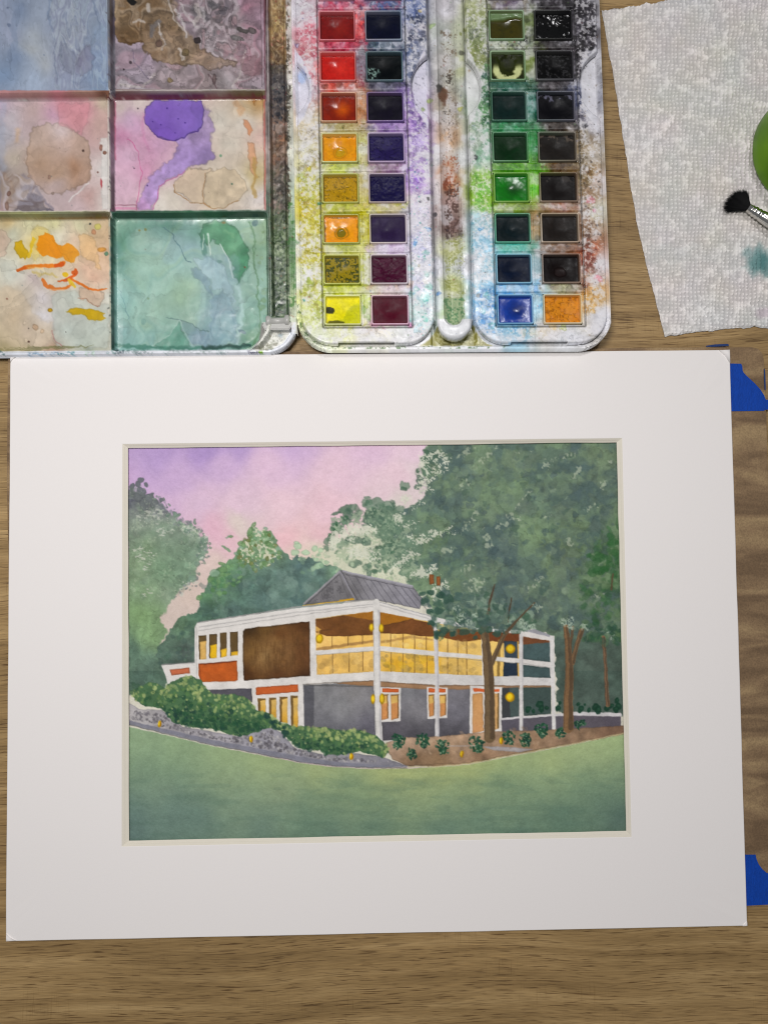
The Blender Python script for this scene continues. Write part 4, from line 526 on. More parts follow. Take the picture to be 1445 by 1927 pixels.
    for x, y, rx, ry, col in [(480, 420, 6, 6, (100, 130, 132)), (456, 624, 8, 3, (92, 122, 134)), (274, 432, 3, 3, (130, 130, 80)), (263, 434, 2, 2, (140, 130, 80)), (461, 503, 2, 2, (120, 80, 60)), (280, 562, 2, 2, (120, 150, 120)), (414, 492, 5, 3, (110, 146, 140)), (270, 605, 5, 6, (130, 170, 160)), (421, 419, 4, 2, (130, 110, 60))]: E(x, y, rx, ry, col, .8, 1, .8, .5 if rx > 7 else 0)
    L([(218, 650), (300, 655), (400, 656), (470, 650)], 6, (58, 112, 96), .7, 3, 2); L([(380, 654), (440, 652), (470, 650)], 6, (40, 66, 62), .7, 3, 2)
    D([(488, 420), (500, 420), (503, 600), (490, 600)], 20, 2, 6, [(120, 150, 100), (170, 200, 180), (150, 180, 140)], .5, wob=3)
    L([(213, 412), (215, 655)], 5, (56, 104, 90), .7, 1.5, 1.5)
    for x0, y0, x1, y1, sc, ax, ay in [(-110, -70, 204, 170, 50, 1.6, .7), (214, -70, 500, 168, 34, 1, 1), (-110, 186, 204, 398, 60, 1, 1), (216, 186, 500, 398, 70, 1, 1), (-110, 412, 205, 660, 60, 1, 1), (216, 412, 503, 658, 60, 1.2, .8)]:
        c.bloom(x0, y0, x1, y1, sc, .15, .3, ax=ax, ay=ay, tint=.03); c.bloom(x0, y0, x1, y1, sc*.45, .06, .3, (-.2, .3), .08, ax, ay, .015)
    c.bloom(214, -70, 500, 168, 18, .25, .4, (-.3, .2, .5), .08, 1, 1, .08)
    # ridges and bars between the wells
    P([(-110, 170), (207, 170), (207, 187), (-110, 187)], [(0, 180, (176, 128, 130)), (60, 180, (166, 126, 122)), (110, 180, (184, 118, 126)), (160, 180, (158, 124, 112)), (200, 180, (110, 72, 54))], 1, .6, .6, 0); L([(-110, 186), (100, 186), (206, 183)], 2, (120, 40, 52), .8)
    P([(207, 168), (504, 168), (504, 187), (214, 187)], [(230, 176, (108, 84, 84)), (300, 176, (140, 126, 128)), (400, 176, (130, 116, 112)), (450, 176, (104, 88, 66)), (490, 176, (96, 84, 60))], 1, .6, .6, 0); P([(214, 180), (500, 179), (500, 187), (214, 188)], (110, 46, 60), .9, 1.2); L([(210, 170), (502, 169)], 2, (190, 186, 180), .8)
    P([(-110, 398), (209, 398), (209, 412), (-110, 412)], [(0, 405, (134, 134, 92)), (60, 405, (140, 142, 96)), (120, 405, (112, 116, 86)), (200, 405, (90, 84, 60))], 1, .6, .6); L([(-110, 399), (206, 397)], 1.6, (200, 198, 176), .9); L([(-110, 411), (205, 411)], 1.6, (140, 100, 40), .8)
    P([(209, 397), (506, 396), (506, 411), (213, 412)], [(230, 405, (34, 72, 56)), (360, 405, (46, 92, 66)), (480, 405, (44, 72, 56))], 1, .6, .6); L([(210, 397), (504, 395)], 1.6, (150, 160, 150), .8)
    P([(204, -70), (216, -70), (218, 182), (208, 180)], [(210, 0, (92, 88, 96)), (210, 100, (100, 98, 106)), (214, 60, (60, 52, 62))], 1, .8, .7, 0, var=.3); P([(205, 186), (216, 186), (217, 398), (208, 398)], [(210, 200, (100, 70, 78)), (210, 300, (124, 110, 122)), (212, 380, (70, 60, 66))], 1, .8, .7, var=.25)
    P([(208, 412), (216, 412), (217, 664), (210, 664)], (30, 60, 52), 1, .8, .7, var=.3); L([(203, -70), (205, 170)], 2, (150, 150, 160), .6); L([(204, 186), (206, 398)], 2, (206, 200, 192), .9); L([(206, 412), (209, 662)], 2, (168, 170, 150), .9)
    D([(200, 20), (212, 20), (216, 640), (204, 640)], 40, .8, 2.4, [(50, 44, 54), (70, 50, 50), (30, 40, 40)], .6)
    # right rim
    P([(497, -70), (507, -70), (512, 615), (503, 615)], [(502, 0, (90, 60, 66)), (502, 100, (120, 110, 112)), (504, 300, (150, 134, 130)), (506, 400, (60, 90, 70)), (508, 560, (84, 110, 92))], 1, .6, .6, var=.25); L([(502, -70), (505, 300), (510, 600)], 1.6, (190, 188, 184), .7, .5); L([(497, -70), (500, 190)], 2, (84, 28, 44), .7)
    # bottom rim, pale with smears
    P([(-110, 662), (470, 658), (500, 655), (535, 640), (556, 604), (562, 684), (-110, 684)], (206, 210, 218), 1, .4)
    for x0, x1, col, a in [(-20, 8, (60, 90, 90), .7), (50, 110, (120, 150, 176), .7), (108, 140, (80, 130, 140), .7), (200, 222, (120, 150, 150), .8), (218, 235, (40, 60, 66), .8), (235, 290, (50, 76, 74), .5), (300, 400, (90, 116, 110), .35), (405, 430, (90, 120, 120), .5), (160, 180, (170, 196, 180), .6)]:
        y = 665 if x0 < 200 else 662; D([(x0, y-3), (x1, y-4), (x1, y+3), (x0, y+3)], int((x1-x0)*.6)+4, 1, 2.6, [col, tuple(min(255, v+40) for v in col)], a, .3, 0.)
    # small pen note and leaf mark on the rim
    ink = (36, 34, 60)
    for pts in ([(466, 661), (471, 660)], [(468.5, 661), (468, 665)], [(471, 662.5), (471.5, 665), (473, 665), (473.5, 662.5)], [(475, 665), (475, 662.5), (477, 663)], [(477.5, 665), (478, 662.5), (480, 663), (480, 665)], [(483, 665), (483, 660.5), (485, 663), (487, 660.5), (487.5, 665)], [(489, 663), (491, 663), (489, 665), (491.5, 665)], [(484, 659.2), (489, 659.6)]): L(pts, 1.1, ink, .85, .2, .4)
    P([(486, 662), (488, 659), (492, 658.5), (495, 661), (493.5, 665), (489.5, 666)], (122, 172, 40), 1, .6, .5, .15)
    # corner pocket
    P([(494, 606), (548, 606), (545, 628), (534, 645), (516, 656), (490, 660), (478, 660), (490, 640)], (206, 206, 198), 1, .6)
    D([(496, 612), (544, 612), (536, 640), (512, 655), (486, 658)], 150, .6, 1.8, [(120, 124, 108), (90, 96, 80), (160, 168, 140), (70, 76, 66), (176, 180, 150)], .6); D([(486, 650), (525, 645), (512, 656), (490, 659)], 26, 1.5, 4, [(110, 108, 88), (130, 134, 110)], .6)
    D([(520, 618), (530, 618), (530, 634), (522, 634)], 5, 2, 4, [(150, 170, 178)], .6)
    P([(492, 608), (500, 606), (498, 625), (482, 655), (470, 660), (488, 640)], (128, 126, 122), .9, .8)
    # hinge channel
    P([(507, -70), (537, -70), (546, 606), (511, 606)], [(515, 0, (150, 124, 90)), (525, 40, (176, 150, 110)), (520, 90, (150, 120, 80)), (520, 150, (58, 56, 62)), (516, 200, (70, 64, 66)), (530, 180, (130, 110, 96)), (520, 240, (150, 110, 84)), (525, 270, (120, 96, 76)), (520, 310, (90, 84, 78)), (522, 350, (90, 84, 76)), (520, 400, (64, 76, 58)), (528, 430, (90, 110, 76)), (520, 470, (84, 104, 76)), (525, 500, (140, 148, 126)), (520, 540, (60, 76, 60)), (525, 580, (70, 90, 72))], 1, 1, .8, var=.35)
    for y0, y1, col, cv in [(0, 60, (196, 170, 110), .35), (0, 120, (96, 66, 40), .35), (90, 130, (60, 40, 24), .4), (130, 230, (30, 32, 40), .5), (150, 260, (150, 140, 130), .25), (220, 300, (160, 104, 70), .35), (240, 330, (60, 44, 34), .35), (300, 400, (50, 46, 42), .4), (330, 420, (140, 120, 110), .2), (380, 480, (44, 66, 34), .45), (440, 540, (180, 190, 160), .3), (480, 600, (26, 44, 32), .5), (540, 606, (200, 206, 180), .22), (60, 100, (206, 110, 110), .15)]:
        Y([(508, y0), (537+y0*.014, y0), (538+y1*.014, y1), (508+y1*.006, y1)], col, .85, cv*1.05, 5.5, 8, wob=5, sf=.2)
    for y0, y1, cc_ in [(-70, 140, [(176, 150, 104), (120, 92, 60), (190, 170, 130), (90, 66, 44), (206, 190, 160)]), (120, 260, [(44, 44, 52), (90, 84, 84), (30, 32, 40), (150, 130, 110)]), (230, 330, [(160, 110, 80), (90, 70, 56), (176, 150, 136), (60, 48, 42)]), (310, 430, [(90, 84, 78), (50, 46, 42), (140, 128, 116), (70, 80, 60)]), (400, 610, [(44, 64, 40), (110, 130, 92), (30, 48, 34), (170, 180, 150), (70, 96, 56)])]: c.marble([(508, y0), (541, y0), (545, y1), (510, y1)], cc_, 14, .5, 1.5, .7, 1.3, .8, 5, octv=4)
    # strip between hinge channel and tray
    P([(537, -70), (562, -70), (562, 606), (546, 606)], [(545, 0, (196, 190, 186)), (552, 100, (196, 190, 184)), (548, 200, (180, 180, 170)), (556, 300, (200, 200, 192)), (552, 380, (176, 190, 180)), (552, 440, (110, 140, 110)), (552, 500, (96, 130, 90)), (552, 560, (176, 190, 150)), (552, 600, (190, 196, 180))], 1, .8, .7, var=.15)
    Y([(538, 0), (546, 0), (548, 400), (540, 400)], (70, 60, 44), .7, .4, 3, 3); Y([(540, 380), (560, 380), (562, 580), (544, 580)], (60, 110, 50), .7, .35, 4, 5); Y([(536, 60), (544, 60), (546, 420), (540, 420)], (40, 36, 30), .7, .45, 3, 3)
    c.specks(500, 508, -10, 562, 640, [(60, 50, 50), (120, 110, 60), (70, 90, 60), (190, 186, 170), (140, 60, 50)], .5, 1.8, .7)
    c.specks(160, 0, 0, 500, 660, [(70, 60, 60), (120, 90, 80), (90, 110, 110)], .4, 1.2, .6)
    c.C = np.clip(c.C*(1+.02*sm[..., None]), 0, 1)
    return c

def paint_base(res=1.):
    c = Canvas(536, -70, 1160, 676, res, (218, 218, 222), 6)
    P, L, E, D, Y = c.poly, c.line, c.ell, c.dabs, c.dry
    # underlying washes: pale plastic stained by each row of pans
    c.C = c.field([(560, 20, (206, 200, 206)), (580, 30, (206, 190, 196)), (592, 60, (206, 150, 160)), (585, 110, (206, 180, 180)), (600, 130, (210, 150, 150)), (572, 150, (206, 204, 214)), (590, 240, (206, 200, 186)), (575, 290, (206, 204, 182)), (590, 330, (196, 196, 150)), (580, 400, (204, 196, 120)), (595, 420, (184, 182, 90)), (575, 460, (212, 212, 190)), (598, 480, (186, 184, 90)), (570, 520, (216, 218, 204)), (598, 560, (196, 202, 110)), (590, 600, (208, 214, 170)), (600, 640, (216, 220, 204)), (700, 640, (220, 220, 214)), (780, 630, (220, 220, 222)), (700, 615, (214, 206, 200)), (640, 615, (216, 218, 180)),
        (640, 8, (180, 90, 110)), (720, 8, (100, 110, 140)), (640, 84, (184, 84, 104)), (681, 45, (206, 110, 110)), (681, 120, (140, 130, 140)), (720, 84, (90, 104, 120)), (640, 160, (190, 110, 100)), (720, 158, (96, 96, 110)), (682, 195, (180, 140, 110)), (640, 235, (176, 168, 130)), (725, 235, (160, 140, 180)), (684, 270, (184, 184, 140)), (640, 310, (190, 196, 120)), (730, 312, (160, 140, 160)), (686, 340, (188, 180, 140)), (640, 386, (176, 180, 90)), (730, 386, (190, 184, 160)), (686, 420, (180, 176, 60)), (640, 462, (176, 180, 100)), (735, 462, (206, 194, 214)), (688, 500, (200, 200, 150)), (645, 538, (184, 190, 80)), (735, 540, (206, 196, 196)), (690, 575, (210, 214, 190)),
        (775, 20, (120, 130, 160)), (790, 60, (190, 186, 196)), (772, 90, (110, 116, 136)), (770, 130, (90, 96, 120)), (775, 190, (150, 130, 180)), (780, 230, (190, 170, 206)), (785, 270, (196, 184, 214)), (778, 330, (184, 160, 210)), (795, 320, (208, 204, 214)), (785, 400, (208, 204, 216)), (790, 460, (200, 200, 222)), (785, 540, (210, 206, 222)), (800, 560, (190, 216, 214)), (790, 600, (200, 214, 214)),
        (840, 20, (196, 194, 198)), (840, 120, (196, 194, 194)), (815, 60, (190, 194, 190)), (870, 60, (186, 190, 170)), (875, 130, (176, 180, 150)), (840, 200, (180, 172, 160)), (845, 260, (190, 164, 140)), (845, 330, (176, 136, 110)), (845, 380, (170, 150, 146)), (848, 420, (120, 100, 96)), (848, 470, (190, 192, 150)), (850, 540, (184, 188, 140)), (850, 600, (160, 180, 130)), (820, 300, (208, 206, 208)), (822, 500, (206, 206, 214)), (875, 300, (204, 206, 206)), (878, 500, (206, 208, 212)), (850, 628, (206, 208, 212)),
        (890, 20, (184, 188, 160)), (910, 60, (130, 140, 110)), (900, 110, (150, 156, 120)), (890, 150, (200, 202, 204)), (905, 200, (110, 140, 110)), (895, 260, (176, 186, 176)), (915, 290, (150, 180, 160)), (910, 340, (130, 170, 80)), (915, 370, (140, 180, 70)), (895, 420, (180, 200, 206)), (905, 460, (160, 196, 214)), (895, 520, (180, 204, 216)), (915, 560, (120, 170, 206)), (905, 600, (150, 180, 210)), (900, 640, (216, 218, 222)), (950, 8, (110, 100, 110)), (1000, 45, (120, 130, 100)), (1040, 8, (60, 56, 60)), (950, 84, (150, 160, 130)), (1040, 84, (50, 46, 48)), (1002, 120, (120, 130, 90)), (960, 160, (60, 96, 84)), (1040, 158, (64, 60, 62)),
        (1004, 195, (40, 90, 76)), (960, 235, (60, 130, 90)), (1045, 235, (60, 52, 48)), (1006, 270, (70, 130, 84)), (960, 310, (90, 140, 50)), (1050, 310, (90, 72, 50)), (1008, 345, (100, 160, 50)), (965, 386, (130, 150, 80)), (1055, 386, (150, 116, 100)), (1010, 420, (150, 130, 100)), (965, 462, (100, 170, 160)), (1055, 462, (120, 96, 80)), (1012, 500, (150, 170, 176)), (970, 538, (110, 160, 200)), (1060, 538, (176, 174, 150)), (1015, 575, (176, 200, 210)), (970, 615, (150, 190, 210)), (1040, 620, (216, 210, 200)),
        (1085, 20, (50, 48, 52)), (1100, 50, (120, 118, 124)), (1085, 90, (70, 66, 70)), (1108, 110, (190, 190, 196)), (1088, 140, (110, 108, 114)), (1105, 170, (204, 204, 210)), (1095, 180, (60, 66, 90)), (1095, 215, (110, 108, 116)), (1092, 260, (130, 116, 96)), (1110, 290, (190, 184, 176)), (1100, 330, (120, 100, 70)), (1115, 340, (206, 196, 190)), (1100, 370, (150, 130, 110)), (1120, 400, (208, 206, 196)), (1098, 430, (130, 104, 80)), (1105, 480, (150, 90, 64)), (1125, 500, (212, 206, 208)), (1100, 540, (176, 150, 130)), (1110, 560, (210, 176, 120)), (1130, 600, (218, 218, 222)), (1060, 640, (218, 220, 224)), (1125, 230, (200, 198, 202))], 6, 3.6, soft=7)
    c.C = np.clip(c.C*(1+.08*c.med[..., None]), 0, 1)
    n_ = vnoise(c.X, c.Y, 20, 655, 4); m_ = (sst(-.2, .5, n_)*.6)[..., None]; c.C = (c.C*(1-m_)+c3((220, 220, 225))*m_).astype(np.float32)
    g_ = c.C.mean(-1, keepdims=True); c.C = np.clip(g_+(c.C-g_)*1.3, 0, 1).astype(np.float32)
    blot = lambda x0, y0, x1, y1, n, cols, r0=2, r1=7, a=.5: D([(x0, y0), (x1, y0), (x1, y1), (x0, y1)], n, r0, r1, cols, a, .5, wob=4, edge=.22, f=1.2)
    # pigment-coloured blotches beside the pans
    for a in [(558, 20, 600, 140, 46, [(206, 120, 134), (214, 160, 170), (190, 90, 110), (200, 196, 204)]), (596, 0, 765, 18, 40, [(176, 70, 96), (110, 60, 90), (60, 60, 110), (190, 110, 130)]), (604, 74, 690, 95, 34, [(176, 60, 90), (196, 90, 100), (150, 50, 70)]), (690, 74, 766, 95, 30, [(60, 74, 90), (90, 110, 120), (40, 50, 70)]), (674, 22, 692, 80, 14, [(206, 90, 90), (210, 130, 130), (110, 100, 120)]), (674, 95, 692, 152, 14, [(84, 90, 96), (130, 120, 124)]),
              (768, 30, 800, 150, 60, [(60, 70, 96), (100, 116, 150), (150, 160, 190), (40, 48, 66)]), (604, 150, 690, 168, 26, [(190, 80, 70), (206, 120, 100), (120, 60, 50)]), (690, 150, 766, 168, 26, [(50, 50, 66), (110, 110, 120), (30, 30, 44)]), (675, 170, 694, 228, 16, [(176, 120, 80), (200, 170, 140)]), (764, 165, 800, 260, 60, [(110, 80, 160), (150, 120, 190), (80, 60, 120), (190, 176, 210)]), (606, 226, 690, 246, 26, [(150, 140, 100), (190, 176, 130), (200, 190, 170)]), (690, 226, 768, 246, 26, [(150, 120, 180), (180, 160, 206), (70, 60, 90)]),
              (560, 240, 604, 330, 50, [(196, 176, 120), (206, 196, 160), (160, 150, 110), (130, 120, 110)]), (608, 302, 690, 322, 26, [(180, 190, 96), (200, 210, 140)]), (692, 302, 770, 322, 26, [(150, 110, 150), (176, 150, 176), (120, 110, 110)]), (766, 270, 812, 370, 50, [(170, 140, 200), (196, 180, 216), (140, 110, 180)]), (562, 330, 606, 400, 46, [(190, 186, 80), (206, 200, 60), (160, 140, 90), (176, 190, 120)]), (562, 395, 606, 500, 70, [(206, 190, 50), (190, 176, 60), (160, 150, 60), (210, 206, 110)]), (608, 378, 770, 396, 40, [(176, 176, 60), (196, 196, 110), (206, 190, 150)]),
              (676, 398, 696, 452, 18, [(190, 180, 40), (170, 160, 40)]), (612, 455, 690, 472, 26, [(160, 166, 70), (186, 190, 110)]), (692, 455, 772, 472, 20, [(196, 170, 206), (210, 196, 214)]), (566, 500, 610, 600, 60, [(190, 196, 90), (170, 180, 60), (140, 150, 60), (210, 214, 140)]), (612, 530, 694, 548, 30, [(170, 180, 50), (190, 196, 80), (150, 160, 60)]), (694, 530, 772, 548, 20, [(206, 176, 150), (210, 190, 200)]), (678, 480, 696, 530, 12, [(190, 196, 110), (180, 190, 60)]), (680, 555, 698, 606, 10, [(170, 190, 40), (120, 160, 60)]),
              (770, 470, 815, 620, 40, [(150, 206, 196), (190, 206, 224), (200, 196, 220), (120, 190, 170)]), (612, 604, 700, 622, 20, [(206, 206, 110), (214, 216, 150)]), (700, 604, 776, 616, 16, [(220, 150, 196), (214, 170, 190)]),
              (876, 10, 924, 120, 60, [(130, 140, 84), (160, 170, 110), (90, 100, 90), (110, 124, 84)]), (918, 0, 1010, 16, 26, [(80, 70, 90), (120, 110, 90), (150, 150, 150)]), (1010, 0, 1080, 16, 40, [(20, 18, 20), (40, 36, 40)]), (920, 74, 1008, 92, 30, [(150, 156, 120), (110, 130, 100), (180, 190, 180)]), (1008, 70, 1085, 94, 44, [(26, 24, 26), (50, 46, 46)]), (988, 20, 1008, 74, 14, [(110, 120, 90), (80, 84, 70)]), (1076, 0, 1118, 90, 90, [(28, 26, 28), (60, 56, 62), (110, 106, 112)]),
              (905, 120, 926, 240, 60, [(40, 80, 60), (60, 110, 70), (110, 150, 110), (90, 120, 120)]), (922, 148, 1012, 166, 40, [(40, 84, 76), (70, 110, 100), (110, 140, 130)]), (1012, 148, 1082, 166, 36, [(40, 38, 44), (90, 86, 90), (150, 146, 150)]), (1078, 90, 1096, 150, 36, [(40, 38, 42), (70, 66, 70)]), (1080, 165, 1100, 215, 30, [(40, 46, 76), (60, 66, 100)]), (924, 224, 1010, 242, 36, [(50, 120, 80), (80, 150, 100), (40, 90, 60)]), (1012, 224, 1085, 242, 36, [(50, 46, 44), (80, 72, 66)]), (992, 168, 1012, 226, 18, [(30, 90, 74), (50, 110, 90)]), (994, 245, 1014, 300, 16, [(60, 130, 84), (90, 150, 100)]),
              (886, 240, 926, 320, 40, [(150, 190, 170), (180, 196, 180), (110, 160, 130)]), (926, 300, 1012, 320, 36, [(70, 130, 40), (110, 160, 60), (60, 110, 50)]), (1014, 300, 1088, 320, 36, [(90, 64, 40), (120, 96, 64), (60, 50, 40)]), (894, 325, 928, 400, 70, [(100, 170, 40), (140, 190, 70), (170, 200, 110)]), (928, 376, 1012, 394, 30, [(130, 160, 60), (160, 176, 110)]), (1014, 376, 1090, 394, 30, [(170, 120, 110), (150, 120, 90), (120, 90, 70)]), (1084, 245, 1108, 380, 70, [(110, 96, 66), (140, 120, 80), (80, 66, 46), (170, 160, 140)]),
              (888, 400, 930, 520, 40, [(160, 200, 220), (190, 214, 224), (140, 190, 210)]), (930, 452, 1014, 470, 30, [(60, 160, 130), (110, 190, 170), (150, 206, 200)]), (1016, 452, 1092, 470, 30, [(110, 84, 66), (80, 60, 50), (140, 120, 100)]), (1088, 395, 1110, 470, 50, [(110, 76, 50), (140, 110, 84), (90, 60, 40)]), (1094, 460, 1118, 510, 46, [(130, 60, 40), (150, 84, 60), (100, 50, 36)]), (996, 398, 1016, 452, 16, [(130, 120, 90), (90, 90, 70)]), (934, 528, 1016, 546, 30, [(80, 140, 200), (120, 170, 210), (160, 200, 220)]), (1018, 528, 1096, 546, 26, [(160, 160, 120), (110, 96, 80), (190, 190, 170)]),
              (905, 540, 936, 620, 60, [(80, 140, 206), (120, 176, 214), (60, 130, 190), (90, 180, 180)]), (936, 606, 1010, 624, 26, [(100, 160, 210), (150, 196, 220)]), (1096, 540, 1124, 590, 34, [(214, 170, 100), (206, 150, 70), (220, 190, 140)]), (998, 548, 1018, 604, 12, [(110, 170, 210), (140, 180, 200)]), (1096, 520, 1106, 545, 12, [(110, 60, 40), (150, 90, 60)])]: blot(*a)
    c.bloom(552, -70, 1135, 650, 16, .25, .35, (-.3, .05, .4), .06, 1, 1, .05)
    # broken, dusty residue
    for pg, col, cv in [([(600, 0), (690, 0), (690, 165), (600, 165)], (120, 40, 60), .22), ([(690, 0), (790, 0), (790, 165), (690, 165)], (36, 44, 66), .28), ([(760, 160), (800, 160), (800, 280), (770, 280)], (90, 60, 140), .25), ([(1070, 0), (1120, 0), (1118, 150), (1080, 150)], (26, 24, 28), .42), ([(1090, 150), (1122, 180), (1125, 260), (1092, 260)], (40, 38, 46), .3), ([(905, 110), (928, 110), (930, 240), (905, 240)], (30, 80, 50), .35),
                        ([(1098, 300), (1120, 320), (1125, 460), (1096, 460)], (90, 60, 40), .25), ([(1096, 440), (1130, 450), (1126, 520), (1098, 520)], (120, 50, 30), .35), ([(560, 340), (612, 330), (612, 600), (570, 600)], (150, 140, 20), .26), ([(890, 330), (930, 330), (930, 400), (890, 400)], (90, 160, 30), .3), ([(905, 540), (940, 540), (960, 625), (915, 620)], (50, 120, 190), .26), ([(920, 60), (1090, 60), (1090, 100), (920, 100)], (30, 30, 30), .2), ([(1010, 440), (1100, 440), (1100, 550), (1010, 550)], (60, 40, 30), .22), ([(600, 225), (690, 225), (690, 330), (600, 330)], (130, 110, 60), .2)]:
        Y(pg, col, .5, cv*.8, 3.6, 9, sf=.35)
    for i in range(46):
        x = c.rs.uniform(560, 1130); y = c.rs.uniform(10, 630); w_ = c.win(x-2, y-2, x+2, y+2)
        if w_ is None: continue
        q = c.C[w_].mean((0, 1))*255; r = c.rs.uniform(5, 13); k = c.rs.uniform(.7, 1.2)
        P([(x+r*math.cos(t)*c.rs.uniform(.6, 1.2), y+r*math.sin(t)*c.rs.uniform(.6, 1.2)) for t in (0, .9, 1.8, 2.7, 3.6, 4.5, 5.4)], tuple(np.clip(q*k, 0, 235)), .38, 3, 1, .4, 1.3)
    # brush groove residue
    Y([(828, 140), (858, 140), (862, 240), (830, 240)], (40, 34, 30), .7, .25, 3, 8); E(828, 165, 7, 9, (44, 42, 42), .85, 4, 1.5); E(834, 180, 6, 16, (90, 54, 34), .85, 4, 2); Y([(826, 60), (858, 60), (866, 320), (828, 320)], (90, 70, 50), .6, .22, 2.2, 5)
    Y([(832, 290), (862, 290), (866, 370), (834, 370)], (150, 80, 50), .75, .42, 3, 6); Y([(834, 340), (864, 340), (868, 440), (836, 440)], (70, 50, 44), .75, .4, 3, 6); E(838, 350, 5, 12, (120, 60, 40), .8, 4, 2); Y([(836, 400), (868, 400), (870, 450), (838, 450)], (60, 46, 44), .7, .35, 3, 6)
    Y([(834, 440), (872, 440), (876, 620), (838, 620)], (130, 136, 60), .6, .34, 2.4, 6); Y([(834, 440), (872, 440), (876, 620), (838, 620)], (214, 216, 180), .7, .3, 3, 6); Y([(838, 580), (874, 580), (870, 622), (842, 622)], (60, 120, 60), .7, .4, 3, 5)
    # tray floor peeping out below the brush groove
    P([(790, 651), (800, 646), (814, 632), (824, 612), (890, 612), (900, 632), (914, 646), (926, 651)], [(810, 640, (150, 146, 70)), (830, 650, (110, 106, 50)), (900, 645, (130, 126, 60))], 1, 1, 1); Y([(805, 650), (820, 625), (890, 625), (912, 650)], (206, 204, 160), .75, .45, 2.4)
    P([(822, 600), (889, 600), (889, 612), (882, 628), (868, 640), (856, 643), (843, 640), (829, 628), (822, 612)], (208, 210, 214), 1, .4); P([(836, 560), (872, 560), (872, 596), (864, 610), (852, 612), (842, 606), (836, 594)], (160, 176, 140), 1, 1); Y([(836, 560), (872, 560), (872, 600), (854, 614), (838, 600)], (70, 120, 80), .7, .4, 3, 4)
    # finger notches stay cleaner
    for pg, col in [([(554, 90), (572, 115), (586, 150), (586, 185), (572, 220), (558, 240)], (206, 206, 218)), ([(800, 90), (785, 120), (775, 155), (780, 200), (795, 225), (806, 240)], (208, 206, 220)), ([(873, 80), (890, 110), (906, 150), (904, 190), (890, 225), (880, 240)], (206, 208, 208)), ([(1120, 85), (1108, 105), (1094, 120), (1092, 170), (1095, 205), (1118, 235), (1124, 250)], (206, 206, 212))]: P(pg, col, .9, 1, 1)
    E(568, 145, 7, 12, (150, 176, 220), .6, 3, 3); E(575, 140, 2, 2, (40, 50, 80), .8)
    c.specks(30, 776, 120, 800, 200, [(40, 40, 50)], .6, 1.4)
    # splashes with rings
    c.specks(1100, 552, 0, 1135, 640, [(60, 50, 60), (120, 90, 60), (90, 120, 80), (80, 90, 140), (160, 60, 70), (40, 40, 40)], .4, 1.5, .7)
    c.specks(260, 770, 300, 815, 640, [(90, 90, 130), (60, 150, 140), (120, 160, 200)], .5, 2, .6); c.specks(160, 885, 380, 935, 640, [(70, 140, 200), (60, 150, 140), (90, 90, 90)], .5, 1.8, .6); c.specks(200, 1095, 30, 1130, 560, [(40, 36, 36), (90, 70, 50)], .5, 2.2, .7)
    for x, y, r, col in [(804, 432, 7, (70, 140, 206)), (780, 460, 8, (60, 140, 200)), (796, 468, 7, (190, 190, 224)), (798, 484, 4, (30, 150, 120)), (788, 500, 4, (170, 170, 140)), (800, 528, 8, (206, 206, 196)), (825, 552, 6, (60, 120, 190)), (802, 562, 7, (80, 190, 180)), (800, 600, 8, (90, 190, 170)), (785, 620, 10, (170, 206, 214)), (580, 442, 4, (190, 170, 60)), (572, 565, 3, (60, 160, 150)), (1110, 375, 11, (224, 160, 176)), (1118, 397, 5, (224, 130, 160)), (1126, 525, 9, (226, 150, 170)), (875, 58, 4, (120, 130, 40)), (883, 134, 3, (170, 120, 70)), (889, 235, 4, (120, 150, 150)), (895, 296, 5, (30, 30, 34)),
                      (868, 100, 7, (60, 60, 50)), (776, 40, 7, (30, 34, 44)), (772, 72, 9, (40, 44, 66)), (789, 20, 4, (200, 170, 90)), (810, 190, 7, (160, 190, 90)), (866, 205, 6, (176, 180, 70)), (812, 48, 7, (150, 180, 110)), (866, 65, 4, (110, 120, 40)), (900, 555, 5, (150, 140, 130)), (905, 430, 6, (60, 140, 190)), (908, 605, 10, (90, 160, 220)), (930, 625, 6, (130, 180, 220)), (985, 628, 8, (206, 200, 180)), (1000, 622, 9, (214, 210, 190)), (1040, 618, 10, (214, 190, 140)), (1058, 612, 9, (190, 200, 110)), (1112, 585, 7, (220, 180, 110)), (582, 318, 6, (206, 190, 60)), (570, 405, 8, (206, 190, 50)), (583, 530, 8, (160, 180, 60)), (553, 455, 9, (90, 150, 90)), (602, 383, 6, (40, 120, 100)), (795, 205, 4, (120, 150, 60)), (788, 230, 5, (150, 140, 170)), (790, 380, 4, (60, 56, 70)), (806, 375, 4, (30, 30, 30)), (818, 402, 6, (36, 36, 40)), (797, 405, 5, (190, 200, 206)), (1110, 90, 5, (20, 20, 22)), (1098, 60, 10, (30, 28, 32)), (1099, 238, 7, (40, 38, 44)), (1100, 490, 14, (120, 56, 36)), (1105, 440, 8, (90, 60, 40)), (558, 84, 5, (120, 110, 170)), (790, 320, 10, (190, 160, 216)), (786, 335, 8, (150, 110, 196)), (904, 365, 14, (110, 176, 50))]:
        E(x, y, r*.8, r*.8, col, .62, r*.55, .9, 0, .35, 1.3)
    L([(816, 486), (798, 486), (782, 490)], .8, (150, 150, 160), .7, 2); L([(840, 448), (800, 470), (776, 486)], .8, (150, 146, 150), .6, 2); L([(868, 420), (905, 408), (930, 402)], .8, (150, 150, 150), .6, 1.5)
    c.C = np.clip(c.C*(1+.03*c.fine[..., None]), 0, 1)
    return c
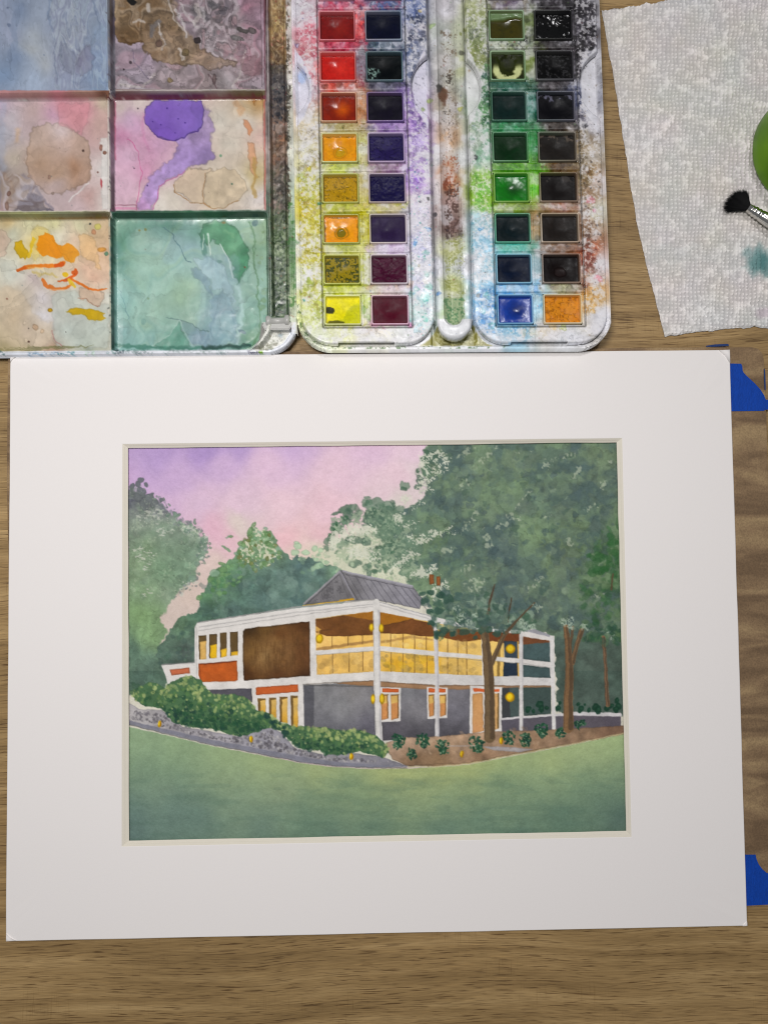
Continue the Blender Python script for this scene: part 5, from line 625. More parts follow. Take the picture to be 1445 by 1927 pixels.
# ---------------------------------------------------------------- geometry helpers
_R = np.array(Euler(ROT).to_matrix()); _c = np.array(CAM)
def xy(u, v, z=0.):
    """where the measured point (u, v) of the photograph lies on the plane at height z"""
    u = np.asarray(u, float); v = np.asarray(v, float)
    d = np.stack([(u-PW/2)/F, -(v-PH/2)/F, -np.ones_like(u)], -1)@_R.T
    t = (z-_c[2])/d[..., 2]
    return _c[0]+d[..., 0]*t, _c[1]+d[..., 1]*t
def p3(u, v, z=0.):
    x, y = xy(u, v, z); return (float(x), float(y), z)
def look(X, Y, Z):
    q = (np.stack([X, Y, Z], -1)-_c)@_R
    return PW/2+F*q[..., 0]/-q[..., 2], PH/2-F*q[..., 1]/-q[..., 2]
def lin(c):
    c = np.asarray(c, float); return np.where(c <= .04045, c/12.92, ((c+.055)/1.055)**2.4)
def rgb(r, g, b, k=1.06): return tuple(float(v) for v in np.clip(lin(np.array([r, g, b])/255.)*k, 0, .95))+(1.,)
ALB = 1.06
def tag(o, label, cat, group=None):
    o['label'] = label; o['category'] = cat
    if group: o['group'] = group
    return o
def empty(name, loc, label=None, cat=None, group=None):
    o = bpy.data.objects.new(name, None); C.collection.objects.link(o); o.location = loc; o.empty_display_size = .01
    if label: tag(o, label, cat, group)
    return o
def link(name, me, mat, parent=None):
    o = bpy.data.objects.new(name, me); C.collection.objects.link(o)
    if mat and not me.materials: me.materials.append(mat)
    if parent: o.parent = parent; o.matrix_parent_inverse = parent.matrix_basis.inverted() if not isinstance(parent.data, bpy.types.Mesh) else parent.matrix_basis.inverted()
    return o
def from_arrays(name, co, quads, col=None, smooth=True):
    me = bpy.data.meshes.new(name)
    used = np.zeros(len(co), bool); used[quads.ravel()] = True
    idx = np.cumsum(used)-1; co = co[used]; quads = idx[quads]
    me.vertices.add(len(co)); me.vertices.foreach_set('co', co.astype(np.float32).ravel())
    n = len(quads); me.loops.add(n*4); me.loops.foreach_set('vertex_index', quads.astype(np.int32).ravel())
    me.polygons.add(n); me.polygons.foreach_set('loop_start', np.arange(0, n*4, 4, dtype=np.int32))
    me.update(calc_edges=True)
    me.polygons.foreach_set('use_smooth', np.full(n, smooth))
    if col is not None:
        a = me.color_attributes.new('pigment', 'FLOAT_COLOR', 'POINT')
        cc = np.ones((len(co), 4), np.float32); cc[:, :3] = np.clip(lin(col.reshape(-1, 3)[used])*ALB, 0, .93)
        a.data.foreach_set('color', cc.ravel())
    me.validate(); return me
def sheet(X, Y, Z, col, parts, mat, parent, hardz=None):
    """regular grid -> one mesh per label; parts = {label value: name}; label array is per cell"""
    h, w = X.shape; co = np.stack([X, Y, Z], -1).reshape(-1, 3)
    id_ = np.arange(h*w).reshape(h, w)
    q = np.stack([id_[:-1, :-1], id_[1:, :-1], id_[1:, 1:], id_[:-1, 1:]], -1).reshape(-1, 4)
    out = []
    labels, names = parts
    for k, nm in names.items():
        sel = q[labels.reshape(-1) == k]
        if len(sel) == 0: continue
        me = from_arrays(nm, co, sel, col.reshape(-1, 3)); out.append(link(nm, me, mat, parent))
    return out
def bm_obj(name, bm, mat, parent=None, smooth=False):
    me = bpy.data.meshes.new(name); bm.normal_update(); bm.to_mesh(me); bm.free()
    if smooth: me.polygons.foreach_set('use_smooth', [True]*len(me.polygons))
    return link(name, me, mat, parent)
def slab(name, outline, z0, z1, mat, parent=None, bevel=0., hole=None):
    """plate from an outline of (x, y), between z0 and z1"""
    bm = bmesh.new(); n = len(outline)
    t = [bm.verts.new((x, y, z1)) for x, y in outline]; b = [bm.verts.new((x, y, z0)) for x, y in outline]
    bm.faces.new(t); bm.faces.new(list(reversed(b)))
    for i in range(n): bm.faces.new((t[i], b[i], b[(i+1) % n], t[(i+1) % n]))
    bmesh.ops.recalc_face_normals(bm, faces=bm.faces)
    if bevel:
        es = [e for e in bm.edges if all(abs(v.co.z-z1) < 1e-7 for v in e.verts)]
        bmesh.ops.bevel(bm, geom=es, offset=bevel, segments=2, affect='EDGES')
    return bm_obj(name, bm, mat, parent)
def lathe(name, prof, mat, parent=None, n=32, M=None, smooth=True):
    bm = bmesh.new(); rings = []
    for r, z in prof:
        rings.append([bm.verts.new((r*math.cos(2*math.pi*i/n), r*math.sin(2*math.pi*i/n), z)) for i in range(n)])
    for a, b in zip(rings, rings[1:]):
        for i in range(n): bm.faces.new((a[i], a[(i+1) % n], b[(i+1) % n], b[i]))
    if M is not None: bmesh.ops.transform(bm, matrix=M, verts=bm.verts)
    bmesh.ops.recalc_face_normals(bm, faces=bm.faces)
    return bm_obj(name, bm, mat, parent, smooth)
def rrect(A, B, x0, y0, x1, y1, r):
    """signed distance to a rounded rectangle, positive inside; r = one radius or (tl, tr, br, bl)"""
    if not isinstance(r, tuple): r = (r,)*4
    cx, cy = (x0+x1)/2, (y0+y1)/2; X = A-cx; Y = B-cy
    R = np.where(Y < 0, np.where(X < 0, r[0], r[1]), np.where(X < 0, r[3], r[2]))
    qx = np.abs(X)-(x1-x0)/2+R; qy = np.abs(Y)-(y1-y0)/2+R
    return R-(np.minimum(np.maximum(qx, qy), 0)+np.sqrt(np.maximum(qx, 0)**2+np.maximum(qy, 0)**2))
def snap(a, b, fn, st):
    """pull the grid points just outside an outline onto it, for a clean cut edge"""
    for _ in range(3):
        d = fn(a, b); e = .05; gx = (fn(a+e, b)-fn(a-e, b))/(2*e); gy = (fn(a, b+e)-fn(a, b-e))/(2*e); g = np.maximum(gx*gx+gy*gy, .3)
        m = (d < -.02) & (d > -st*1.6); a = np.where(m, a-d*gx/g, a); b = np.where(m, b-d*gy/g, b)
    return a, b, fn(a, b)
# ---------------------------------------------------------------- materials
def mat_new(name):
    m = bpy.data.materials.new(name); m.use_nodes = True; nt = m.node_tree; return m, nt, nt.nodes['Principled BSDF']
def nd(nt, t, **k):
    n = nt.nodes.new(t)
    for a, b in k.items():
        if a in n.inputs: n.inputs[a].default_value = b
        else: setattr(n, a, b)
    return n
def pigment(name, rough, rvar=.1, coat=0., bump=0., bscale=3000., spec=.5, detail=3., bdist=.0002):
    """surface that takes its colour from the pigment painted on the mesh"""
    m, nt, b = mat_new(name)
    a = nd(nt, 'ShaderNodeVertexColor'); a.layer_name = 'pigment'
    tc = nd(nt, 'ShaderNodeTexCoord'); n = nd(nt, 'ShaderNodeTexNoise', Scale=bscale*.3, Detail=detail); nt.links.new(tc.outputs['Object'], n.inputs['Vector'])
    mr = nd(nt, 'ShaderNodeMapRange'); mr.inputs[3].default_value = rough-rvar; mr.inputs[4].default_value = rough+rvar; mr.inputs[1].default_value = .3; mr.inputs[2].default_value = .7
    nt.links.new(n.outputs[0], mr.inputs[0]); nt.links.new(mr.outputs[0], b.inputs['Roughness']); nt.links.new(a.outputs[0], b.inputs['Base Color'])
    b.inputs['Coat Weight'].default_value = coat; b.inputs['Coat Roughness'].default_value = .12; b.inputs['Specular IOR Level'].default_value = spec
    if bump:
        n2 = nd(nt, 'ShaderNodeTexNoise', Scale=bscale, Detail=detail); nt.links.new(tc.outputs['Object'], n2.inputs['Vector'])
        bp = nd(nt, 'ShaderNodeBump', Strength=bump, Distance=bdist); nt.links.new(n2.outputs[0], bp.inputs['Height']); nt.links.new(bp.outputs[0], b.inputs['Normal'])
    return m
def plain(name, col, rough=.5, metal=0., bump=0., bscale=2000., var=.05, coat=0., bdist=.0001, stretch=None, spec=.5):
    m, nt, b = mat_new(name)
    tc = nd(nt, 'ShaderNodeTexCoord'); mp = nd(nt, 'ShaderNodeMapping'); nt.links.new(tc.outputs['Object'], mp.inputs['Vector'])
    if stretch: mp.inputs['Scale'].default_value = stretch
    n = nd(nt, 'ShaderNodeTexNoise', Scale=bscale*.4, Detail=4.); nt.links.new(mp.outputs[0], n.inputs['Vector'])
    mx = nd(nt, 'ShaderNodeMix'); mx.data_type = 'RGBA'; nt.links.new(n.outputs[0], mx.inputs[0])
    mx.inputs[6].default_value = tuple(v*(1-var) for v in col[:3])+(1,); mx.inputs[7].default_value = tuple(min(1, v*(1+var)) for v in col[:3])+(1,)
    nt.links.new(mx.outputs[2], b.inputs['Base Color']); b.inputs['Roughness'].default_value = rough; b.inputs['Metallic'].default_value = metal; b.inputs['Coat Weight'].default_value = coat; b.inputs['Specular IOR Level'].default_value = spec
    if bump:
        n2 = nd(nt, 'ShaderNodeTexNoise', Scale=bscale, Detail=4.); nt.links.new(mp.outputs[0], n2.inputs['Vector'])
        bp = nd(nt, 'ShaderNodeBump', Strength=bump, Distance=bdist); nt.links.new(n2.outputs[0], bp.inputs['Height']); nt.links.new(bp.outputs[0], b.inputs['Normal'])
    return m
M_plastic = pigment('stained_white_plastic', .34, .12, 0., .25, 900., .5, 3., .00015)
M_well = pigment('glossy_mixing_well', .22, .08, .1, .08, 260., .5, 2., .0003)
M_paper = pigment('cold_press_paper', .85, .06, 0., .8, 1300., .2, 4., .00022)
M_cake = pigment('dried_paint_cake', .38, .1, .0, .2, 900., .10, 3., .0001)
M_cup = pigment('white_pan_plastic', .3, .1, 0., .1, 900.)
M_towel = pigment('paper_towel', .92, .04, 0., .5, 1500., .1, 3., .0002)
M_mat = plain('mat_board_white', rgb(229, 225, 223), .85, bump=.3, bscale=2600, var=.012, spec=.25)
M_bevel = plain('mat_board_core', rgb(216, 210, 196), .8, bump=.3, bscale=900, var=.03, stretch=(1, 1, 4), spec=.25)
M_tape = plain('blue_painters_tape', rgb(2, 62, 158), .7, bump=1., bscale=1100, var=.3, stretch=(3, .8, 1), spec=.25, bdist=.0003)
M_tape2 = plain('dull_blue_tape_edge', rgb(24, 52, 104), .8, var=.3, bscale=1100)
M_chrome = plain('nickel_ferrule', (.62, .61, .58), .16, 1., .1, 600, .04)
M_black = plain('black_bristle', (.003, .003, .0035), .7, var=.3, bscale=3000, spec=.15)
M_handle = plain('dark_lacquered_handle', (.02, .02, .022), .2, coat=.5)
# ---------------------------------------------------------------- table
def wood_material():
    m, nt, b = mat_new('oak_laminate')
    tc = nd(nt, 'ShaderNodeTexCoord'); L_ = nt.links.new
    def mapped(sx, sy, rz=0.):
        mp = nd(nt, 'ShaderNodeMapping'); mp.inputs['Scale'].default_value = (sx, sy, 1); mp.inputs['Rotation'].default_value = (0, 0, rz); L_(tc.outputs['Object'], mp.inputs['Vector']); return mp.outputs[0]
    def noise(vec, sc, det=3., dist=0.): n = nd(nt, 'ShaderNodeTexNoise', Scale=sc, Detail=det, Distortion=dist); L_(vec, n.inputs['Vector']); return n.outputs[0]
    def ramp(fac, stops):
        r = nd(nt, 'ShaderNodeValToRGB'); e = r.color_ramp.elements
        e[0].position, e[0].color = stops[0]; e[1].position, e[1].color = stops[-1]
        for p, c_ in stops[1:-1]: x = e.new(p); x.color = c_
        L_(fac, r.inputs[0]); return r.outputs[0]
    def mul(a, b_, f=1., mode='MULTIPLY'):
        x = nd(nt, 'ShaderNodeMix'); x.data_type = 'RGBA'; x.blend_type = mode; x.inputs[0].default_value = f; L_(a, x.inputs[6]); L_(b_, x.inputs[7]); return x.outputs[2]
    # gentle bend of the grain
    bend = nd(nt, 'ShaderNodeTexNoise', Scale=6., Detail=1.); L_(mapped(1, .6), bend.inputs['Vector'])
    sub = nd(nt, 'ShaderNodeVectorMath', operation='SUBTRACT'); L_(bend.outputs[1], sub.inputs[0]); sub.inputs[1].default_value = (.5, .5, .5)
    sc = nd(nt, 'ShaderNodeVectorMath', operation='MULTIPLY'); L_(sub.outputs[0], sc.inputs[0]); sc.inputs[1].default_value = (0, .03, 0)
    add = nd(nt, 'ShaderNodeVectorMath', operation='ADD'); L_(tc.outputs['Object'], add.inputs[0]); L_(sc.outputs[0], add.inputs[1])
    def bent(sx, sy):
        mp = nd(nt, 'ShaderNodeMapping'); mp.inputs['Scale'].default_value = (sx, sy, 1); L_(add.outputs[0], mp.inputs['Vector']); return mp.outputs[0]
    base = ramp(noise(bent(9, 150), 1., 5., .4), [(.3, rgb(132, 107, 70)), (.5, rgb(154, 127, 86)), (.7, rgb(174, 147, 104))])
    broad = ramp(noise(mapped(4, 9), 1.5, 2.), [(.3, (.86, .85, .82, 1)), (.7, (1.06, 1.05, 1.03, 1))])
    fine = ramp(noise(bent(90, 2400), 1., 3.), [(.3, (.66, .63, .58, 1)), (.6, (1.08, 1.08, 1.06, 1))])
    p1n = noise(bent(75, 1700), 1., 3., .2); clump = noise(bent(24, 170), 1., 3.)
    pores = ramp(p1n, [(.55, (1, 1, 1, 1)), (.64, (.40, .34, .28, 1))]); clumpf = ramp(clump, [(.34, (0, 0, 0, 1)), (.52, (1, 1, 1, 1))])
    light = ramp(noise(bent(60, 1700), 1.3, 2.), [(.62, (1, 1, 1, 1)), (.70, (1.28, 1.25, 1.18, 1))])
    cross = ramp(noise(mapped(1700, 60), 1., 2.), [(.60, (1, 1, 1, 1)), (.70, (.78, .75, .70, 1))])
    crossf = ramp(noise(mapped(20, 30), 1., 1.), [(.52, (0, 0, 0, 1)), (.66, (1, 1, 1, 1))])
    c1 = mul(base, broad); c1 = mul(c1, fine, .75)
    def mixf(a, b_, f):
        x = nd(nt, 'ShaderNodeMix'); x.data_type = 'RGBA'; x.blend_type = 'MULTIPLY'; L_(f, x.inputs[0]); L_(a, x.inputs[6]); L_(b_, x.inputs[7]); return x.outputs[2]
    c2 = mixf(c1, pores, clumpf); c2 = mul(c2, light, .8); c2 = mixf(c2, cross, crossf)
    L_(c2, b.inputs['Base Color']); b.inputs['Roughness'].default_value = .5; b.inputs['Specular IOR Level'].default_value = .35
    bw = nd(nt, 'ShaderNodeRGBToBW'); L_(pores, bw.inputs[0]); bp = nd(nt, 'ShaderNodeBump', Strength=.35, Distance=.0002); L_(bw.outputs[0], bp.inputs['Height']); L_(bp.outputs[0], b.inputs['Normal'])
    return m
t = slab('table_top', [(-.9, -.6), (.9, -.6), (.9, .7), (-.9, .7)], -.03, 0, wood_material()); t['kind'] = 'structure'
t['label'] = 'oak laminate table top with horizontal grain'

# ---------------------------------------------------------------- drawing board, tape, picture, mat
def board_material():
    m, nt, b = mat_new('worn_hardboard'); L_ = nt.links.new
    tc = nd(nt, 'ShaderNodeTexCoord')
    n = nd(nt, 'ShaderNodeTexNoise', Scale=45., Detail=3., Distortion=1.); mp = nd(nt, 'ShaderNodeMapping'); mp.inputs['Scale'].default_value = (.5, 1.6, 1); mp.inputs['Rotation'].default_value = (0, 0, .5); L_(tc.outputs['Object'], mp.inputs['Vector']); L_(mp.outputs[0], n.inputs['Vector'])
    r = nd(nt, 'ShaderNodeValToRGB'); e = r.color_ramp.elements; e[0].position = .38; e[0].color = rgb(108, 86, 62); e[1].position = .64; e[1].color = rgb(152, 128, 94); x = e.new(.5); x.color = rgb(130, 106, 78); L_(n.outputs[0], r.inputs[0])
    f = nd(nt, 'ShaderNodeTexNoise', Scale=1400., Detail=4.); L_(tc.outputs['Object'], f.inputs['Vector']); r2 = nd(nt, 'ShaderNodeValToRGB'); e = r2.color_ramp.elements; e[0].position = .3; e[0].color = (.75, .74, .72, 1); e[1].position = .7; e[1].color = (1.12, 1.12, 1.1, 1); L_(f.outputs[0], r2.inputs[0])
    mx = nd(nt, 'ShaderNodeMix'); mx.data_type = 'RGBA'; mx.blend_type = 'MULTIPLY'; mx.inputs[0].default_value = 1; L_(r.outputs[0], mx.inputs[6]); L_(r2.outputs[0], mx.inputs[7]); L_(mx.outputs[2], b.inputs['Base Color']); b.inputs['Roughness'].default_value = .75
    bp = nd(nt, 'ShaderNodeBump', Strength=.3, Distance=.0002); L_(f.outputs[0], bp.inputs['Height']); L_(bp.outputs[0], b.inputs['Normal']); return m
ZB = .0032
def arc(cx, cy, r, a0, a1, n=6): return [(cx+r*math.cos(math.radians(a0+(a1-a0)*i/n)), cy+r*math.sin(math.radians(a0+(a1-a0)*i/n))) for i in range(n+1)]
bo = [p3(*q, ZB)[:2] for q in [(15, 664), (13, 900), (22, 1400), (32, 1712), (700, 1716), (1462, 1706), (1458, 1300), (1448, 1000), (1441, 760), (1437, 676), (1434, 664), (1426, 656), (1414, 653), (1200, 654), (700, 660)]]
tag(slab('drawing_board', bo, 0, ZB, board_material(), bevel=.0004), 'brown hardboard sheet lying under the white mat on the table', 'board')
def tape(pts, z, label, thick=.00018, mt=None):
    out = [p3(*q, z)[:2] for q in pts]; return tag(slab('masking_tape', out, z-thick, z, mt or M_tape), label, 'tape', 'strips of blue tape around the board')
tape([(1368, 684), (1394, 684.5), (1396, 690), (1396.5, 697), (1399, 702), (1406, 709), (1420, 722), (1430, 733), (1437, 744), (1440, 752), (1450, 753), (1450, 770), (1440, 771), (1436, 773), (1410, 773.5), (1368, 774)], ZB+.0003, 'blue tape torn slantwise, beside the upper right edge of the mat')
tape([(1396, 1608.5), (1421, 1608.5), (1423, 1618), (1427, 1627), (1434, 1636), (1442, 1643), (1452, 1645), (1452, 1702), (1430, 1703), (1396, 1705)], ZB+.0003, 'blue tape with a curved torn edge, beside the lower right corner of the mat')
tape([(1328, 650.5), (1345, 648), (1368, 647), (1371, 648.5), (1370, 651), (1340, 652.6), (1328, 652.6)], .0022, 'thin sliver of dark blue tape at the top edge of the brown board', mt=M_tape2)
tape([(1436.5, 694), (1438.5, 695), (1439.5, 710), (1440, 734), (1438, 733), (1437, 715)], ZB+.0006, 'narrow sliver of blue tape folded over the right edge of the board', mt=M_tape2)
# the watercolour
ZP = ZB+.0002
SP = .74
pu, pv = np.meshgrid(np.linspace(228, 1194, int(966*SP)), np.linspace(820, 1596, int(776*SP)))
cp = paint_picture(1.)
X, Y = xy(pu, pv, ZP)
Z = ZP+.00006*vnoise(pu, pv, 7, 77, 3)+.00005*vnoise(pu, pv, 3.4, 78, 2)
co = np.stack([X, Y, Z], -1).reshape(-1, 3); h, w = X.shape; id_ = np.arange(h*w).reshape(h, w)
q = np.stack([id_[:-1, :-1], id_[1:, :-1], id_[1:, 1:], id_[:-1, 1:]], -1).reshape(-1, 4)
tag(link('watercolor_painting', from_arrays('watercolor_painting', co, q, cp.sample(pu, pv)), M_paper), 'watercolour of a white two-storey house among green trees at dusk, showing in the mat window', 'painting')
slab_b = [p3(*q_, ZP-.0004)[:2] for q_ in [(222, 814), (1200, 814), (1206, 1602), (216, 1602)]]
tag(slab('painting_backing', slab_b, ZB+.0001, ZP-.0003, M_mat), 'white sheet of card directly behind the watercolour, hidden by it', 'card') if False else None
# mat with bevelled window, slightly lifted corners
ZM = .0060; MT = .0028
def mat_board():
    root = empty('picture_mat', p3(700, 1215, ZM-MT), 'large white picture mat whose window opens onto the watercolour', 'picture mat')
    out = [(20.5, 672.5), (1372, 658.5), (1405, 1742), (12, 1771)]
    wi = [(231, 835.5), (1170, 824.5), (1187.5, 1575), (229.5, 1593)]     # top edge of bevel
    wo = [(241.5, 843.5), (1159.5, 832.5), (1177.5, 1563.5), (243.5, 1582)]   # bottom edge of bevel
    def P(q, z): return np.array(p3(*q, z))
    N = 44
    def side(a, b, z):
        r = []
        for i in range(N):
            t_ = i/N; u = a[0]+(b[0]-a[0])*t_; v = a[1]+(b[1]-a[1])*t_
            r.append((u, v))
        return r
    bm = bmesh.new()
    O = [q_ for i in range(4) for q_ in side(out[i], out[(i+1) % 4], 0)]; I = [q_ for i in range(4) for q_ in side(wi[i], wi[(i+1) % 4], 0)]; B = [q_ for i in range(4) for q_ in side(wo[i], wo[(i+1) % 4], 0)]
    def wav(k, amp, s): return amp*float(vnoise(np.array([[k*13.]]), np.array([[s*50.]]), 40, s, 2)[0, 0])
    def ring(L_, z, amp=0., s=1, f=None):
        r = []
        for k, (u, v) in enumerate(L_):
            a_ = wav(k, amp, s); r.append(bm.verts.new(p3(u+a_, v+wav(k+400, amp, s+1), z+(f(k, u, v) if f else 0))))
        return r
    def lift(k, u, v):
        d = min(math.hypot(u-a_, v-b_) for a_, b_ in out); return .0004*max(0, 1-d/60)
    n = len(O); mid = [[(O[k][0]*(1-t_)+I[k][0]*t_, O[k][1]*(1-t_)+I[k][1]*t_) for k in range(n)] for t_ in (.004, .06, .3, .6, .9, .994)]
    rings = [ring(O, ZM-MT, .4, 1), ring(O, ZM-.0002, .4, 1, lift)]+[ring(m_, ZM, 0, 1, lift) for m_ in mid]+[ring(I, ZM-.00008, .1, 2)]
    for a_, b_ in zip(rings, rings[1:]):
        for k in range(n): bm.faces.new((a_[k], a_[(k+1) % n], b_[(k+1) % n], b_[k]))
    bmesh.ops.recalc_face_normals(bm, faces=bm.faces)
    bm_obj('mat_face', bm, M_mat, root)
    # bevel: two sloping faces with a fine step between the layers
    bm = bmesh.new()
    def rg(t_, z, amp, s): return ring([(I[k][0]*(1-t_)+B[k][0]*t_, I[k][1]*(1-t_)+B[k][1]*t_) for k in range(n)], z, amp, s)
    # heights so that the measured edges stay where they are
    R_ = [rg(0, ZM-.00008, .1, 2), rg(.42, ZM-.0006, .1, 4), rg(.50, ZM-.00078, .12, 4), rg(1, ZM-.0014, .5, 5), rg(.2, ZM-.0015, .2, 5)]
    for a_, b_ in zip(R_, R_[1:]):
        for k in range(n): bm.faces.new((a_[k], a_[(k+1) % n], b_[(k+1) % n], b_[k]))
    bmesh.ops.recalc_face_normals(bm, faces=bm.faces)
    o = bm_obj('bevel', bm, M_bevel, root)
    # bruised corners: small folded triangles of card
    for k, (c0, a1, a2, hz) in enumerate([((1372.5, 658), (1352, 659), (1373.3, 684), .0009), ((12, 1771.5), (31, 1770.5), (12.3, 1757), .0007), ((20, 672), (30, 672), (20, 682), .0005), ((1405.5, 1742.5), (1396, 1743), (1405, 1734), .0005)]):
        bm = bmesh.new()
        A = bm.verts.new(p3(*c0, ZM+hz)); B1 = bm.verts.new(p3(*a1, ZM+.0006)); B2 = bm.verts.new(p3(*a2, ZM+.0006)); Mi = bm.verts.new(p3((a1[0]+a2[0])/2+(c0[0]-a1[0])*.08, (a1[1]+a2[1])/2+(c0[1]-a2[1])*.08, ZM+.0008))
        A2 = bm.verts.new(p3(*c0, ZM-.0008)); C1 = bm.verts.new(p3(*a1, ZM-.0008)); C2 = bm.verts.new(p3(*a2, ZM-.0008)); 
        for f_ in ((A, B1, Mi), (A, Mi, B2), (B1, C1, C2, B2, Mi), (A, A2, C1, B1), (A, B2, C2, A2)): bm.faces.new(f_)
        bmesh.ops.recalc_face_normals(bm, faces=bm.faces); bm_obj('bent_corner', bm, M_mat, root, True)
mat_board()

# ---------------------------------------------------------------- paint box
ZL = .0095   # rim of the lid
def lid_uv(a, b):
    k = .009+(a-207)*.000017
    return a+(b-400)*k, b-(a-250)*.0098
def base_uv(a, b):
    return a+(b-330)*(.018+(a-560)*.0000315), b-(a-850)*.005
box = empty('paint_box', p3(540, 330, 0), 'open white plastic watercolour box, its mixing lid folded out to the left', 'paint box')
cl = paint_lid(1.)
def bump_(A, B): return vnoise(A, B, 26, 700, 3)
def build_lid():
    st = 1.3
    a, b = np.meshgrid(np.arange(-92, 566, st), np.arange(-62, 690, st))
    D_ = .0056
    fo = lambda A, B: np.maximum(rrect(A, B, -89, -60, 507, 667, (12, 2, 2, 12)), rrect(A, B, 400, 596, 556, 667, (2, 2, 58, 2)))
    a, b, _ = snap(a, b, fo, st)
    z = np.full(a.shape, ZL, np.float32)
    lab = np.zeros(a.shape, np.int32)
    wells = [(-86, -56, 203, 169), (208, -56, 497, 169), (-86, 173, 203.5, 397), (208.5, 173, 498, 397), (-86, 401, 205.5, 661), (210, 401, 503, 660)]
    for i, (x0, y0, x1, y1) in enumerate(wells):
        r = (10, 10, 62, 8) if i == 5 else 8
        # outline at the rim, walls with a little draft
        d = rrect(a, b, x0-1.5 if x0 > 0 else x0, y0, x1, y1, r)
        t = np.clip(d/3.2, 0, 1); cove = np.clip(d/14, 0, 1)
        depth = D_*t*(.86+.14*np.sqrt(cove))
        z = z-np.where(d > 0, depth, 0)
        lab[d > -.2] = i+1
    # corner pocket beside the big rounded corner
    d = rrect(a, b, 470, 607, 545, 659, (4, 4, 44, 4)); d = np.minimum(d, -rrect(a, b, 210, 401, 503, 660, (10, 10, 62, 8))-6)
    z = z-.0050*np.clip(d/2.4, 0, 1); lab[(d > -.5)] = 8
    # shallow groove along the rim and softened outer edge
    outer = rrect(a, b, -89, -60, 507, 667, (12, 2, 2, 12)); outer2 = rrect(a, b, 400, 596, 556, 667, (2, 2, 58, 2)); out = np.maximum(outer, outer2)
    z = np.where(out < 2.5, z-.0005*(1-np.clip(out, 0, 2.5)/2.5)**2, z)
    z = np.where(out < .6, np.minimum(z, ZL-.0005-.0088*np.clip((.6-out)/1.2, 0, 1)), z)
    rim = (lab == 0)
    z = z-np.where(rim, 0, 0)+.00012*bump_(a, b)*(lab > 0)
    # puddle relief: raised dried edges
    u, v = lid_uv(a, b); X, Y = xy(u, v, ZL)
    pu_, pv_ = look(X, Y, z.astype(float))
    col = cl.sample(pu_, pv_)
    lum = col.mean(-1)
    z = z-.00010*(lum-.6)*(lab > 0)
    keep = out > -.3
    lc = lab[:-1, :-1].copy(); L2 = np.maximum.reduce([lab[:-1, :-1], lab[1:, :-1], lab[:-1, 1:], lab[1:, 1:]])
    kk = keep[:-1, :-1] & keep[1:, :-1] & keep[:-1, 1:] & keep[1:, 1:]
    L2 = np.where(kk, L2, -1)
    mid_a = a[:-1, :-1]; mid_b = b[:-1, :-1]
    horiz = (L2 == 0) & (mid_a < 499) & (((mid_b > 164) & (mid_b < 178)) | ((mid_b > 392) & (mid_b < 406)))
    vert = (L2 == 0) & (mid_a > 198) & (mid_a < 214) & (mid_b < 660) & ~horiz
    L2 = np.where(horiz, np.where(mid_b < 300, 20, 21), L2); L2 = np.where(vert, np.where(mid_b < 175, 22, np.where(mid_b < 400, 23, 24)), L2)
    lid = sheet(X, Y, z, col, (L2, {0: 'lid_rim'}), M_plastic, box)[0]
    names = {1: 'mixing_well', 2: 'mixing_well', 3: 'mixing_well', 4: 'mixing_well', 5: 'mixing_well', 6: 'mixing_well', 8: 'corner_pocket'}
    labels = {1: 'mixing well stained with blue grey washes', 2: 'mixing well with a brown swirl over mauve', 3: 'mixing well with a beige round wash and pink above', 4: 'mixing well with a bright purple pool', 5: 'mixing well with orange strokes and yellow smears', 6: 'mixing well filled with pale green and blue wash'}
    for k, nm in names.items():
        for o in sheet(X, Y, z, col, (L2, {k: nm}), M_well if k < 8 else M_plastic, box):
            if k in labels: o['label'] = labels[k]
    sheet(X, Y, z, col, (L2, {20: 'divider', 21: 'divider', 22: 'divider', 23: 'divider', 24: 'divider'}), M_plastic, box)
build_lid()
